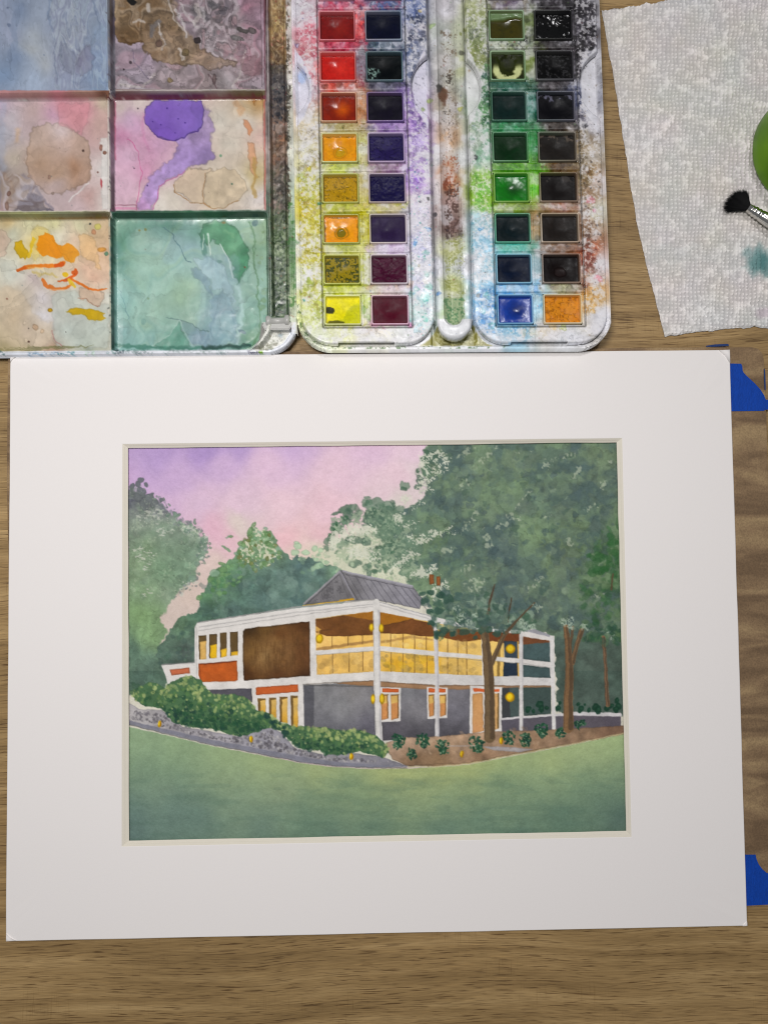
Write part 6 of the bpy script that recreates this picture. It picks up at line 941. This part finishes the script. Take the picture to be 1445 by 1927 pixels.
# hinge channel between lid and tray
cbp = paint_base(1.)
def build_hinge():
    a, b = np.meshgrid(np.arange(506, 563, 1.2), np.arange(-62, 612, 1.4))
    u = a+(b-330)*.0135; v = b-(a-520)*.004
    z = np.full(a.shape, .0088)
    g = rrect(a, b, 509, -80, 538, 600, (2, 2, 4, 4)); z -= .0042*np.clip(g/3, 0, 1)
    z += .0006*np.exp(-((a-540.5)/1.2)**2)+.0005*np.exp(-((a-545)/.9)**2)
    z -= .0008*np.exp(-((a-548.5)/1.)**2)+.0006*np.exp(-((a-543)/.8)**2)
    z += .00012*vnoise(a, b, 7, 733, 3)*np.clip(g/2, 0, 1)
    for y0 in (163, 389, 232): z += .0006*np.exp(-((b-y0)/1.3)**2)*((a > 541) & (a < 561))-.0006*np.exp(-((b-y0-3)/1.2)**2)*((a > 541) & (a < 561))
    X, Y = xy(u, v, .0088); pu_, pv_ = look(X, Y, z); col = cl.sample(pu_, pv_)
    lab = np.where(a < 541, 1, 2)[:-1, :-1]
    sheet(X, Y, z, col, (lab, {1: 'hinge_channel', 2: 'hinge_strip'}), M_plastic, box)
    # rolled pin at the lower end and the small knob half way up
    m = plain('grey_hinge_plastic', rgb(168, 168, 164), .35, bump=.2, bscale=900, var=.15)
    x0, y0, _ = p3(500, 603, .0098); x1, y1, _ = p3(545, 601, .0098); L_ = math.hypot(x1-x0, y1-y0)
    prof = [(.0001, -.0), (.0026, 0), (.0031, .0006), (.0031, .0022), (.0025, .0026), (.0025, L_-.0026), (.0031, L_-.0022), (.0031, L_-.0006), (.0026, L_), (.0001, L_)]
    from mathutils import Matrix
    lathe('hinge_pin', prof, m, box, 20, Matrix.Translation((x0, y0, .0072)) @ Euler((0, math.pi/2, math.atan2(y1-y0, x1-x0))).to_matrix().to_4x4())
    o = slab('hinge_bracket', [p3(*q_, .0090)[:2] for q_ in [(497, 606), (547, 603), (549, 613), (544, 620), (498, 620), (494, 612)]], .002, .0090, m, box, .0004)
    prof = [(.0001, .0012), (.0011, .0011), (.0016, .0006), (.0017, 0)]
    lathe('hinge_knob', prof, plain('white_knob', rgb(214, 210, 206), .3), box, 16, Matrix.Translation(p3(547, 155, .0088)))
build_hinge()
# tray: outer walls and floor of the pan side
ZT = .0125
rows = [19.5+76.4*i for i in range(-1, 8)]
colsA = [(603.5, 676.5), (691, 765), (926, 997), (1012, 1088)]
def row_y(i): return rows[i], rows[i]+56
def pan_local(ci, ri):
    x0, x1 = colsA[ci]; y0, y1 = row_y(ri); return x0+2, y0, x1-2, y1
def notch(a, b, cx, cy, r, s): return r-np.hypot(a-(cx), (b-cy))
def build_tray():
    a, b = np.meshgrid(np.arange(550, 1146, 1.9), np.arange(-64, 664, 1.9))
    u, v = base_uv(a, b)
    fo = lambda A, B: rrect(A, B, 553, -60, 1141.5, 658, (4, 4, 62, 64))
    a, b, out = snap(a, b, fo, 1.9); u, v = base_uv(a, b)
    z = np.full(a.shape, .0126)
    z = np.where(out > 2.6, .0104, z); z = np.where(out > 4.2, .0122, z); z = np.where(out > 6, .0108, z)
    z = np.where(out > 9.5, .0088, z)
    fl = (a > 805) & (a < 890) & (b > 600); z = np.where(fl & (out > 11), .0050, z)
    z = np.where(out < .8, .0125-.012*np.clip((.8-out)/1.9, 0, 1), z)
    X, Y = xy(u, v, .0126); pu_, pv_ = look(X, Y, z); col = cbp.sample(pu_, pv_)
    dirt = vnoise(a, b, 5, 741, 3); edge = (out > 2) & (out < 11)
    col = col*(1-.55*(edge & (dirt > .35))[..., None]*np.array([.9, .7, 1.])*((b > 560) & (a < 960))[..., None])
    k = out > -.3; kk = k[:-1, :-1] & k[1:, :-1] & k[:-1, 1:] & k[1:, 1:]
    sheet(X, Y, z, np.clip(col, 0, 1), (np.where(kk, 1, 0), {1: 'tray'}), M_plastic, box)
build_tray()
ZI = .0130
def build_insert(x0, x1, cols, label, notches):
    st = 1.18
    a, b = np.meshgrid(np.arange(x0-3, x1+3, st), np.arange(-60, 652, st))
    u, v = base_uv(a, b)
    def fo(A, B):
        o_ = rrect(A, B, x0, -90, x1, 646.5, (4, 4, 56, 58))
        for cx, cy, r in notches: o_ = np.minimum(o_, np.hypot(A-cx, B-cy)-r)
        return o_
    a, b, out = snap(a, b, fo, st); u, v = base_uv(a, b)
    # small tab cut in the lower edge
    xm = (x0+x1)/2; out = np.minimum(out, np.maximum(np.abs(a-xm)-50, 645.5-b)) if False else np.where((np.abs(a-xm+4) < 52), np.minimum(out, 644-b), out)
    z = ZI-.0009*(1-np.clip(out/3.5, 0, 1))**2
    X0 = colsA[cols[0]][0]-1; X1 = colsA[cols[1]][1]+4
    # recessed frame round the block of pans
    fr = rrect(a, b, X0, -100, X1, rows[-1]+61, 2)
    z = z-.0007*np.exp(-(fr/1.1)**2)
    hole = np.zeros(a.shape, bool)
    for ri in range(len(rows)):
        y0, y1 = row_y(ri)
        # cross bar below this row: a slightly raised strip with grooves
        for yy in (y1+1.2, y1+18.6): z = z-.0006*np.exp(-((b-yy)/.9)**2)*(fr > 0)
        bar = (b > y1+2) & (b < y1+18) & (fr > 1); z = z+.00035*bar*np.clip(np.minimum(b-y1-2, y1+18-b)/2, 0, 1)
        for ci in cols:
            px0, py0, px1, py1 = pan_local(ci, ri)
            h_ = rrect(a, b, px0-.6, py0-.6, px1+.6, py1+.6, 2); hole |= h_ > .4
            z = np.where((h_ > -1.6) & (h_ < .6), z-.0005, z)
            z = z-.0007*np.exp(-((a-px1-3.6)/.8)**2)*((b > py0-4) & (b < py1+4))
    z = np.where(out < .6, z-.004*np.clip((.6-out)/1.1, 0, 1), z)
    z = z+.00006*vnoise(a, b, 30, 752, 2)
    X, Y = xy(u, v, ZI); pu_, pv_ = look(X, Y, z); col = cbp.sample(pu_, pv_)
    n1 = vnoise(a, b, 4, 760, 3)+.5*vnoise(a, b, 11, 761, 2)
    # plastic shows through where the pigment has been rubbed away
    n2_ = vnoise(a, b, 2.4, 765, 2); white = np.array([.845, .84, .85]); m = (sst(-.2, .7, n1+.4*n2_)*(.55*(fr < 0)+.12))[..., None]; col = np.clip(col-(.035+.045*sst(.1, .7, -n1-.4*n2_)[..., None])*(1-col.min(-1, keepdims=True))*1.6, 0, 1)
    col = col*(1-m)+white*m; sat = col.mean(-1, keepdims=True); col = np.clip(sat+(col-sat)*1.25, 0, 1)
    groove = np.exp(-(fr/1.3)**2)
    col = col*(1-.5*groove[..., None])
    k = (out > -.3) & ~hole; kk = k[:-1, :-1] & k[1:, :-1] & k[:-1, 1:] & k[1:, 1:]
    me = sheet(X, Y, z, np.clip(col, 0, 1), (np.where(kk, 1, 0), {1: 'pan_holder'}), M_plastic, None)[0]
    tag(me, label, 'pan holder', 'two white pan holders lying in the tray'); return me
build_insert(561, 811, (0, 1), 'white pan holder with the red, yellow and violet pans, left of the brush groove', [(523, 163, 61), (844, 160, 66)])
build_insert(884, 1133.5, (2, 3), 'white pan holder with the green, blue and black pans, right of the brush groove', [(843, 162, 66), (1166, 160, 70)])
def build_groove():
    a, b = np.meshgrid(np.arange(808, 890, 1.25), np.arange(-64, 656, 1.4))
    u, v = base_uv(a, b)
    fo = lambda A, B: rrect(A, B, 814, -90, 881, 638, (2, 2, 33, 33))
    a, b, out = snap(a, b, fo, 1.3); u, v = base_uv(a, b)
    g = rrect(a, b, 828.5, -100, 863, 612, (2, 2, 17, 17))
    z = .0139-.0016*(1-np.clip(out/6, 0, 1))**2
    z = z-.0048*np.clip(g/17, 0, 1)**.6*(g > 0)
    z = z+.0002*np.exp(-((g+1)/1.5)**2)
    z = np.where(out < .5, z-.008*np.clip((.5-out)/1.2, 0, 1), z)
    X, Y = xy(u, v, .0139); pu_, pv_ = look(X, Y, z); col = cbp.sample(pu_, pv_)
    k = out > -.3; kk = k[:-1, :-1] & k[1:, :-1] & k[:-1, 1:] & k[1:, 1:]
    ins = (g > -1)[:-1, :-1]
    sheet(X, Y, z, col, (np.where(kk, np.where(ins, 2, 1), 0), {1: 'brush_rest', 2: 'brush_groove'}), M_plastic, box)
build_groove()

# ---------------------------------------------------------------- paint pans
M_wet = pigment('wet_paint_cake', .2, .06, .0, .12, 400., .35, 2., .0001)
def build_pan(ci, ri, cols_, kind, label, rimcol=None):
    """one half pan: white cup with rim and inner walls, and the cake of paint in it"""
    px0, py0, px1, py1 = pan_local(ci, ri); g = 'watercolour pans set in the holders'
    w_, h_ = px1-px0, py1-py0; xm, ym = (px0+px1)/2, (py0+py1)/2
    cu, cv_ = base_uv(np.array(xm), np.array(ym)); root = empty('paint_pan', p3(float(cu), float(cv_), .006), label, 'paint pan', g)
    rs = np.random.RandomState(ci*20+ri+3); s = ci*31+ri*7+900
    zr = ZI+.0004
    # cup: outer wall, rim, inner wall, floor
    prof = [(0, .0062), (0, zr-.0003), (.5, zr), (2.1, zr), (2.6, zr-.0003), (3.2, .0104), (4.5, .0096)]
    bm = bmesh.new(); rings = []; q_ = 5
    def loop(ins, z):
        x0, y0, x1, y1 = px0+ins, py0+ins, px1-ins, py1-ins; r = max(.6, 3-ins*.2); L_ = []
        for cx, cy, a0 in ((x1-r, y0+r, -90), (x1-r, y1-r, 0), (x0+r, y1-r, 90), (x0+r, y0+r, 180)):
            for i in range(q_):
                t_ = math.radians(a0+90*i/(q_-1)); L_.append((cx+r*math.cos(t_), cy+r*math.sin(t_)))
        A = np.array(L_); uu, vv = base_uv(A[:, 0], A[:, 1]); X, Y = xy(uu, vv, ZI); return [(float(x), float(y), z) for x, y in zip(X, Y)]
    co = []; cc = []
    base_c = c3(cols_[0]); rc = c3(rimcol) if rimcol else None
    for ins, z in prof:
        L_ = loop(ins, z); A = np.array(L_); pu_, pv_ = look(A[:, 0], A[:, 1], A[:, 2])
        amb = cbp.sample(pu_, pv_)
        wallt = min(1, max(0, (ins-2.3)/.9)); tint = (rc if rc is not None else amb*.75+.25*np.minimum(base_c*1.5+.2, 1))
        colr = amb*.35+tint*.65 if rc is not None else tint
        colr = colr*(1-wallt*.75)+np.minimum(base_c*1.1+.02, 1)*wallt*.75
        co += L_; cc += [tuple(v) for v in np.broadcast_to(colr, (len(L_), 3))]
    n = 4*q_; quads = []
    for r_ in range(len(prof)-1):
        for i in range(n): quads.append((r_*n+i, (r_+1)*n+i, (r_+1)*n+(i+1) % n, r_*n+(i+1) % n))
    me = from_arrays('cup', np.array(co), np.array(quads), np.array(cc, np.float32), True); link('cup', me, M_cup, root)
    # cake
    nx, ny = 46, 36
    a, b = np.meshgrid(np.linspace(px0+2.6, px1-2.6, nx), np.linspace(py0+2.6, py1-2.6, ny))
    X1_ = (a-xm)/(w_/2); Y1_ = (b-ym)/(h_/2); e = np.minimum((1-np.abs(X1_))*w_/2, (1-np.abs(Y1_))*h_/2)-2.6
    n1 = vnoise(a, b, 9, s, 3); n2 = vnoise(a, b, 3.2, s+1, 3); n3 = vnoise(a, b, 18, s+2, 2)
    dimple = np.exp(-(((X1_-.05*n3)/.5)**2+((Y1_+.05)/.5)**2))
    z = .0108-.0008*dimple+.00004*n1+.00001*n2+.00012*np.exp(-(e/2)**2)
    c0 = c3(cols_[0]); c1 = c3(cols_[1]); c2 = c3(cols_[2]); col = np.broadcast_to(c0, a.shape+(3,)).copy()
    def mixc(m, c_): 
        nonlocal col; col = col*(1-m[..., None])+c_*m[..., None]
    mixc(sst(-.2, .6, n1)*.6, c1)
    if kind == 'crack':
        n4 = vnoise(a, b, 11 if ci == 3 else 6, s+9, 2); n5 = vnoise(a, b, 11 if ci == 3 else 6, s+15, 2); lines = np.maximum(np.exp(-(n4/.06)**2), np.exp(-(n5/.05)**2)); mixc(lines*.75, c2); z = z-.00016*lines
        mixc(np.clip(1-e/2.5, 0, 1)*.6, c2)
    elif kind == 'mottle':
        mixc(sst(.0, .25, n2+.5*n1), c2); mixc(np.clip(1-e/3, 0, 1)*.5, c2); z = z+.00010*n2
    elif kind == 'dent':
        d = np.hypot(X1_/.30, (Y1_-.15)/.33)+.18*n1; mixc(sst(1.1, .8, d), c2); z = z-.0005*sst(1.1, .7, d); rg = np.exp(-((d-1.25)/.1)**2); mixc(rg*.6, c2*.8); mixc(np.clip(1-(e+n1*2)/2.5, 0, 1)*.7, c2*.6)
    elif kind == 'glow':
        mixc(np.exp(-(((X1_-.2)/.42)**2+((Y1_+.05)/.5)**2)), c2); mixc(np.clip(1-e/3, 0, 1)*.4, c0*.4)
    elif kind == 'rough':
        z = z+.00016*np.maximum(n2, -.2)+.00012*n1; mixc(sst(0, .6, n2)*.5, c2)
    elif kind == 'half':
        mixc(sst(.05, -.1, Y1_+.55+.1*n3), c2); z = z+.0009*sst(.05, -.1, Y1_+.55+.1*n3)
    elif kind == 'hollow':
        d = np.hypot(X1_/.52, (Y1_+.2)/.72)+.25*n1; ring_ = np.hypot(X1_/.78, (Y1_-.05)/.85)+.1*n1
        mixc(sst(.8, 1., d)*sst(1.15, .95, ring_)*sst(-.4, .1, Y1_), c2); z = z+.0005*sst(.8, 1.1, d)
    elif kind == 'glint':  # pale highlight painted into the left of the cake colour
        m = sst(-.3, -.42, X1_+.12*n1)*sst(-.15, 0, Y1_)*1.; mixc(m*.8*sst(-.3, .3, n2), c2); mixc(sst(.1, -.1, Y1_+.35)*.35, c1*1.4)
    elif kind == 'chipr':
        m = sst(.15, .5, n1+.4*n2)*sst(-.35, -.6, Y1_)+sst(.9, 1., -X1_+.2*n1)*.6; mixc(np.clip(m, 0, 1)*.8, c2)
    elif kind == 'patch':
        mixc(sst(.2, -.1, Y1_*-.9+X1_*-.8+.3+.4*n1)*sst(.1, .5, X1_+.5)*.8, c2*1.6); blob = np.hypot((X1_+.75)/.3, (Y1_+.05)/.25)+.3*n1; mixc(sst(1.1, .8, blob), c2*.4); bl2 = np.hypot((X1_+.4)/.5, (Y1_-.8)/.22)+.4*n1; mixc(sst(1.1, .7, bl2)*.8, c2*.5)
    else:
        mixc(sst(0, .8, n2)*.3, c2)
    col = col*(1+.06*n2[..., None])
    u, v = base_uv(a, b); X, Y = xy(u, v, ZI); id_ = np.arange(nx*ny).reshape(ny, nx)
    q = np.stack([id_[:-1, :-1], id_[1:, :-1], id_[1:, 1:], id_[:-1, 1:]], -1).reshape(-1, 4)
    me = from_arrays('paint_cake', np.stack([X, Y, z], -1).reshape(-1, 3), q, np.clip(col, 0, 1).reshape(-1, 3))
    link('paint_cake', me, M_wet if (ci, ri) in WET else M_cake, root)
WET = {(0, 1), (0, 2), (0, 3), (0, 4), (2, 1), (2, 8), (3, 1), (2, 5), (0, 6)}
PANS = [
 (0, 0, ((70, 8, 14), (90, 12, 20), (50, 4, 10)), 'plain', 'dark crimson pan cut by the top of the picture, above the dark red one'),
 (0, 1, ((116, 18, 18), (96, 12, 14), (130, 30, 24)), 'glow', 'dark red pan, uppermost whole pan of the far left column', (190, 90, 96)),
 (0, 2, ((184, 28, 22), (160, 20, 16), (200, 44, 34)), 'glow', 'bright scarlet pan, below the dark red one', (196, 100, 96)),
 (0, 3, ((112, 22, 6), (134, 30, 6), (186, 78, 8)), 'glow', 'brown red pan with an orange glow in its middle', (190, 130, 96)),
 (0, 4, ((212, 142, 14), (200, 124, 10), (180, 140, 20)), 'dent', 'golden yellow pan with a round dent and wet glints', (190, 190, 120)),
 (0, 5, ((170, 132, 16), (150, 114, 14), (74, 64, 14)), 'crack', 'mustard yellow pan covered in dark cracks', (170, 176, 80)),
 (0, 6, ((222, 146, 12), (210, 130, 12), (120, 104, 20)), 'dent', 'orange pan with an olive hollow, above the olive yellow one', (150, 156, 70)),
 (0, 7, ((140, 122, 16), (150, 132, 14), (62, 66, 16)), 'mottle', 'olive yellow mottled pan with dark patches', (176, 180, 80)),
 (0, 8, ((222, 212, 6), (206, 198, 4), (110, 112, 8)), 'patch', 'lemon yellow pan, lowest of the far left column', (206, 210, 120)),
 (1, 0, ((18, 18, 44), (24, 24, 50), (10, 10, 24)), 'plain', 'dark blue pan cut by the top of the picture, above the navy one'),
 (1, 1, ((8, 12, 32), (12, 16, 40), (4, 6, 18)), 'plain', 'navy blue pan, uppermost whole pan of the second column', (110, 130, 150)),
 (1, 2, ((5, 9, 12), (8, 14, 16), (130, 160, 150)), 'glint', 'black pan with a pale green glint painted on its left', (60, 96, 100)),
 (1, 3, ((16, 14, 26), (22, 18, 34), (10, 8, 18)), 'plain', 'blackish violet pan framed by purple stains', (90, 70, 130)),
 (1, 4, ((32, 24, 70), (40, 32, 84), (18, 12, 44)), 'crack', 'indigo pan with a crinkled surface, right of the golden yellow one', (170, 150, 190)),
 (1, 5, ((22, 18, 60), (28, 24, 70), (14, 10, 40)), 'rough', 'deep indigo rough pan, right of the cracked mustard one', (160, 140, 160)),
 (1, 6, ((38, 24, 58), (46, 32, 70), (24, 14, 38)), 'plain', 'dark violet pan, right of the orange one', (190, 176, 180)),
 (1, 7, ((64, 12, 40), (74, 18, 48), (40, 6, 24)), 'rough', 'maroon pan with a crumbly surface, right of the olive one', (190, 176, 186)),
 (1, 8, ((72, 6, 28), (84, 10, 34), (48, 2, 18)), 'plain', 'smooth wine red pan, right of the lemon yellow one', (206, 160, 180)),
 (2, 0, ((40, 30, 46), (52, 40, 40), (24, 20, 30)), 'plain', 'murky purple pan cut by the top of the picture, above the olive one'),
 (2, 1, ((56, 52, 8), (44, 44, 10), (100, 124, 84)), 'half', 'olive pan with a bare green strip above the paint', (120, 156, 110)),
 (2, 2, ((36, 42, 12), (22, 26, 12), (190, 196, 140)), 'hollow', 'nearly used up olive pan with cream sides showing', (130, 166, 120)),
 (2, 3, ((10, 30, 28), (14, 38, 36), (6, 20, 18)), 'plain', 'dark teal green pan beneath the used up olive one', (50, 90, 76)),
 (2, 4, ((8, 38, 16), (10, 46, 20), (4, 24, 8)), 'plain', 'very dark green pan above the bright green one', (70, 120, 84)),
 (2, 5, ((14, 106, 18), (18, 124, 22), (8, 66, 12)), 'glow', 'bright grass green pan, under the very dark green one', (110, 160, 70)),
 (2, 6, ((5, 20, 24), (8, 26, 32), (3, 14, 14)), 'plain', 'blackish teal pan with a green stained rim', (70, 150, 120)),
 (2, 7, ((6, 16, 36), (8, 22, 46), (3, 9, 22)), 'plain', 'dark Prussian blue pan above the bright blue one', (110, 170, 196)),
 (2, 8, ((14, 52, 142), (16, 62, 158), (10, 34, 100)), 'glow', 'bright blue pan, lowest of the third column', (100, 160, 206)),
 (3, 0, ((10, 10, 12), (14, 14, 16), (6, 6, 8)), 'plain', 'black pan cut by the top of the picture, in the far right column'),
 (3, 1, ((4, 4, 5), (7, 7, 8), (2, 2, 3)), 'rough', 'jet black pan with small glints, uppermost whole pan of the far right column', (20, 20, 22)),
 (3, 2, ((7, 7, 8), (10, 10, 10), (130, 130, 134)), 'plain', 'black pan in a black rim, directly under the uppermost one', (50, 50, 54)),
 (3, 3, ((9, 9, 14), (12, 12, 18), (110, 110, 130)), 'chipr', 'bluish black pan with chipped grey patches at its top', (84, 84, 96)),
 (3, 4, ((28, 25, 23), (34, 30, 27), (90, 80, 70)), 'chipr', 'charcoal brown pan with a rubbed grey upper edge', (110, 104, 96)),
 (3, 5, ((22, 19, 19), (28, 25, 24), (60, 56, 54)), 'chipr', 'charcoal grey pan, right of the bright green one', (110, 90, 74)),
 (3, 6, ((28, 24, 22), (36, 30, 27), (16, 13, 12)), 'plain', 'dark umber pan in a cream coloured rim', (176, 160, 140)),
 (3, 7, ((14, 8, 8), (18, 11, 11), (32, 24, 24)), 'dent', 'very dark brown pan beside the rust red splash', (110, 90, 76)),
 (3, 8, ((204, 130, 28), (190, 114, 20), (130, 76, 14)), 'crack', 'ochre yellow cracked pan, lowest of the far right column', (206, 186, 140)),
]
for p_ in PANS: build_pan(*p_)

# ---------------------------------------------------------------- paper towel
def build_towel():
    q0 = [(1133, 19), (1460, -42), (1470, 615), (1249.5, 632.5)]
    nx, ny = 285, 470
    s_, t_ = np.meshgrid(np.linspace(0, 1, nx), np.linspace(0, 1, ny))
    u = (q0[0][0]*(1-s_)+q0[1][0]*s_)*(1-t_)+(q0[3][0]*(1-s_)+q0[2][0]*s_)*t_
    v = (q0[0][1]*(1-s_)+q0[1][1]*s_)*(1-t_)+(q0[3][1]*(1-s_)+q0[2][1]*s_)*t_
    # gently curved and torn edges
    u = u+(1-s_)**6*(-13*np.sin(np.pi*t_)*(1-t_)*1.2+1.1*vnoise(v, u*0, 26, 61, 3)+5*np.sin(np.pi*t_*2.1))
    v = v+(1-t_)**20*(3*vnoise(u, u*0, 16, 62, 3)+5*np.sin(np.pi*s_))+t_**20*(2.4*vnoise(u, u*0, 20, 63, 3)-5*np.sin(np.pi*s_))
    X, Y = xy(u, v, .001)
    ang = .03; gu = u*math.cos(ang)+v*math.sin(ang); gv = -u*math.sin(ang)+v*math.cos(ang)
    wx = 2.6*vnoise(u, v, 26, 64, 2); wy = 2.6*vnoise(u, v, 26, 65, 2)
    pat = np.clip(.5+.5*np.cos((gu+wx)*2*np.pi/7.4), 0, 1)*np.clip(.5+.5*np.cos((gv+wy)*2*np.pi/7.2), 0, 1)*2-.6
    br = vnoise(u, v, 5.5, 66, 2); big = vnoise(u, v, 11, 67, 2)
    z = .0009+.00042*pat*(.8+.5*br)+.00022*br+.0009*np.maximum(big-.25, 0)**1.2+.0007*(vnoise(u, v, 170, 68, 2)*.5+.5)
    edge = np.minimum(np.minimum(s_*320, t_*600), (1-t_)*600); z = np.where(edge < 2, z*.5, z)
    sh = (.5+.5*np.clip(pat*.95*(.8+.5*br)+br*.45+np.maximum(big-.1, 0)*1.5-.1, -1, 1))[..., None]  # embossing shade put into the colour: bump tops paler, gaps darker
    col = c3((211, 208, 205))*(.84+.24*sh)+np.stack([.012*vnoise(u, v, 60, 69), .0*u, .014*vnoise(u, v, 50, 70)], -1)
    def st(x, y, rx, ry, c_, a_):
        nonlocal col
        d = np.hypot((u-x)/rx, (v-y)/ry)+.25*vnoise(u, v, 14, 71, 3); m = (sst(1.15, .2, d)*a_)[..., None]; col = col*(1-m)+c3(c_)*m
    st(1424, 492, 26, 34, (84, 128, 128), .8); st(1408, 474, 20, 18, (130, 160, 160), .6); st(1440, 500, 18, 30, (70, 116, 116), .6); st(1440, 590, 30, 14, (170, 140, 160), .3); st(1280, 480, 80, 30, (176, 186, 186), .25)
    me_c = np.stack([X, Y, z], -1).reshape(-1, 3); id_ = np.arange(nx*ny).reshape(ny, nx)
    q = np.stack([id_[:-1, :-1], id_[1:, :-1], id_[1:, 1:], id_[:-1, 1:]], -1).reshape(-1, 4)
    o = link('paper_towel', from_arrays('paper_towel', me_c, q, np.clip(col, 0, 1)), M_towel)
    tag(o, 'embossed white paper towel lying under the brush on the table', 'paper towel')
    m = o.modifiers.new('thickness', 'SOLIDIFY'); m.thickness = .0003; m.offset = -1
build_towel()

# ---------------------------------------------------------------- green cup (seen in part at the right edge)
from mathutils import Matrix
def build_cup():
    x, y, _ = p3(1412+106, 291, .0015)
    root = empty('water_cup', (x, y, .0015), 'round bright green plastic cup standing on the towel at the right edge', 'cup')
    m, nt, b = mat_new('green_silicone'); tc = nd(nt, 'ShaderNodeTexCoord'); n = nd(nt, 'ShaderNodeTexNoise', Scale=60., Detail=4.); nt.links.new(tc.outputs['Object'], n.inputs['Vector'])
    r = nd(nt, 'ShaderNodeValToRGB'); e = r.color_ramp.elements; e[0].position = .35; e[0].color = (.10, .24, .003, 1); e[1].position = .65; e[1].color = (.15, .33, .004, 1); b.inputs['Specular IOR Level'].default_value = .2; nt.links.new(n.outputs[0], r.inputs[0]); nt.links.new(r.outputs[0], b.inputs['Base Color']); b.inputs['Roughness'].default_value = .38
    R0 = .0300
    prof = [(.0002, 0), (R0*.86, 0), (R0*.96, .001), (R0, .0035), (R0*.99, .008), (R0*.96, .016), (R0*.93, .024), (R0*.90, .030), (R0*.915, .0315), (R0*.90, .033), (R0*.86, .033), (R0*.85, .030), (R0*.86, .02), (R0*.88, .006), (R0*.8, .003), (.0002, .003)]
    lathe('cup_body', prof[:12], m, root, 72, Matrix.Translation((x, y, .0015)))
    lathe('cup_lining', prof[11:], m, root, 72, Matrix.Translation((x, y, .0015)))
    w_ = plain('murky_rinse_water', (.03, .06, .02), .05, var=.2, bscale=60)
    lathe('rinse_water', [(.0001, .024), (R0*.855, .024)], w_, root, 72, Matrix.Translation((x, y, .0015)))
build_cup()

# ---------------------------------------------------------------- brush
def build_brush():
    z0 = .0045
    tip = Vector(p3(1372, 382, .003)); fer = Vector(p3(1407, 391, z0)); end = Vector(p3(1520, 461, .0085))
    root = empty('paint_brush', tuple(fer), 'black fan-shaped brush with a silver ferrule resting on the paper towel', 'brush')
    d = (end-fer).normalized(); M = Matrix.Translation(fer) @ d.to_track_quat('Z', 'X').to_matrix().to_4x4()
    k = .00026
    prof = [(.4, 0), (7.5, 0), (8.2, .6), (8.0, 5), (8.9, 6), (9.2, 8), (8.4, 9.6), (8.2, 10.6), (9.6, 12), (10, 15), (9.2, 17.6), (8.6, 18.4), (9.8, 20), (10.2, 22.5), (9.6, 25), (9.0, 26), (10.2, 28), (10.8, 33), (11.6, 48), (12, 70)]
    lathe('ferrule', [(r*k, z*k) for r, z in prof], M_chrome, root, 40, M)
    lathe('handle', [(r*k, z*k) for r, z in [(11.2, 68), (12.6, 74), (14, 95), (12.5, 140), (9, 220), (5, 330), (1, 380)]], M_handle, root, 32, M)
    # bristles: many fine tapering hairs fanned from the ferrule
    rs = random.Random(4); bm = bmesh.new()
    ax = (Vector(p3(1381, 373.5, .0032))-fer).normalized(); side = Vector((-ax.y, ax.x, 0)).normalized(); up = ax.cross(side)
    for i in range(1500):
        f = rs.uniform(-1, 1); g = rs.uniform(-1, 1)*(1-f*f)**.5
        base = fer+side*f*.0019+up*g*.0013
        spread = f*.72+rs.gauss(0, .04); ln = .0106*(1.02-.20*f*f+(.10*f))*(rs.uniform(.84, 1.06) if i % 3 else rs.uniform(.95, 1.12))
        dr = (ax*math.cos(spread)+side*math.sin(spread)+up*(g*.10)).normalized()
        p_ = [base+dr*ln*t_+(ax*math.cos(spread*.5)+side*math.sin(spread*.5)-dr)*ln*.5*t_*(1-t_)*1.2 for t_ in (0, .35, .7, 1)]
        wv = side*math.cos(spread)-ax*math.sin(spread); r_ = [.00012, .00010, .00006, .00001]; L1 = []
        for pt, rr in zip(p_, r_):
            zf = max(pt.z, .0016); pt = Vector((pt.x, pt.y, zf)); L1.append([bm.verts.new(pt+wv*rr), bm.verts.new(pt-wv*rr*.5+up*rr), bm.verts.new(pt-wv*rr*.5-up*rr)])
        for a_, b_ in zip(L1, L1[1:]):
            for j in range(3): bm.faces.new((a_[j], a_[(j+1) % 3], b_[(j+1) % 3], b_[j]))
    o = bm_obj('bristles', bm, M_black, root); o['kind'] = 'stuff'
build_brush()
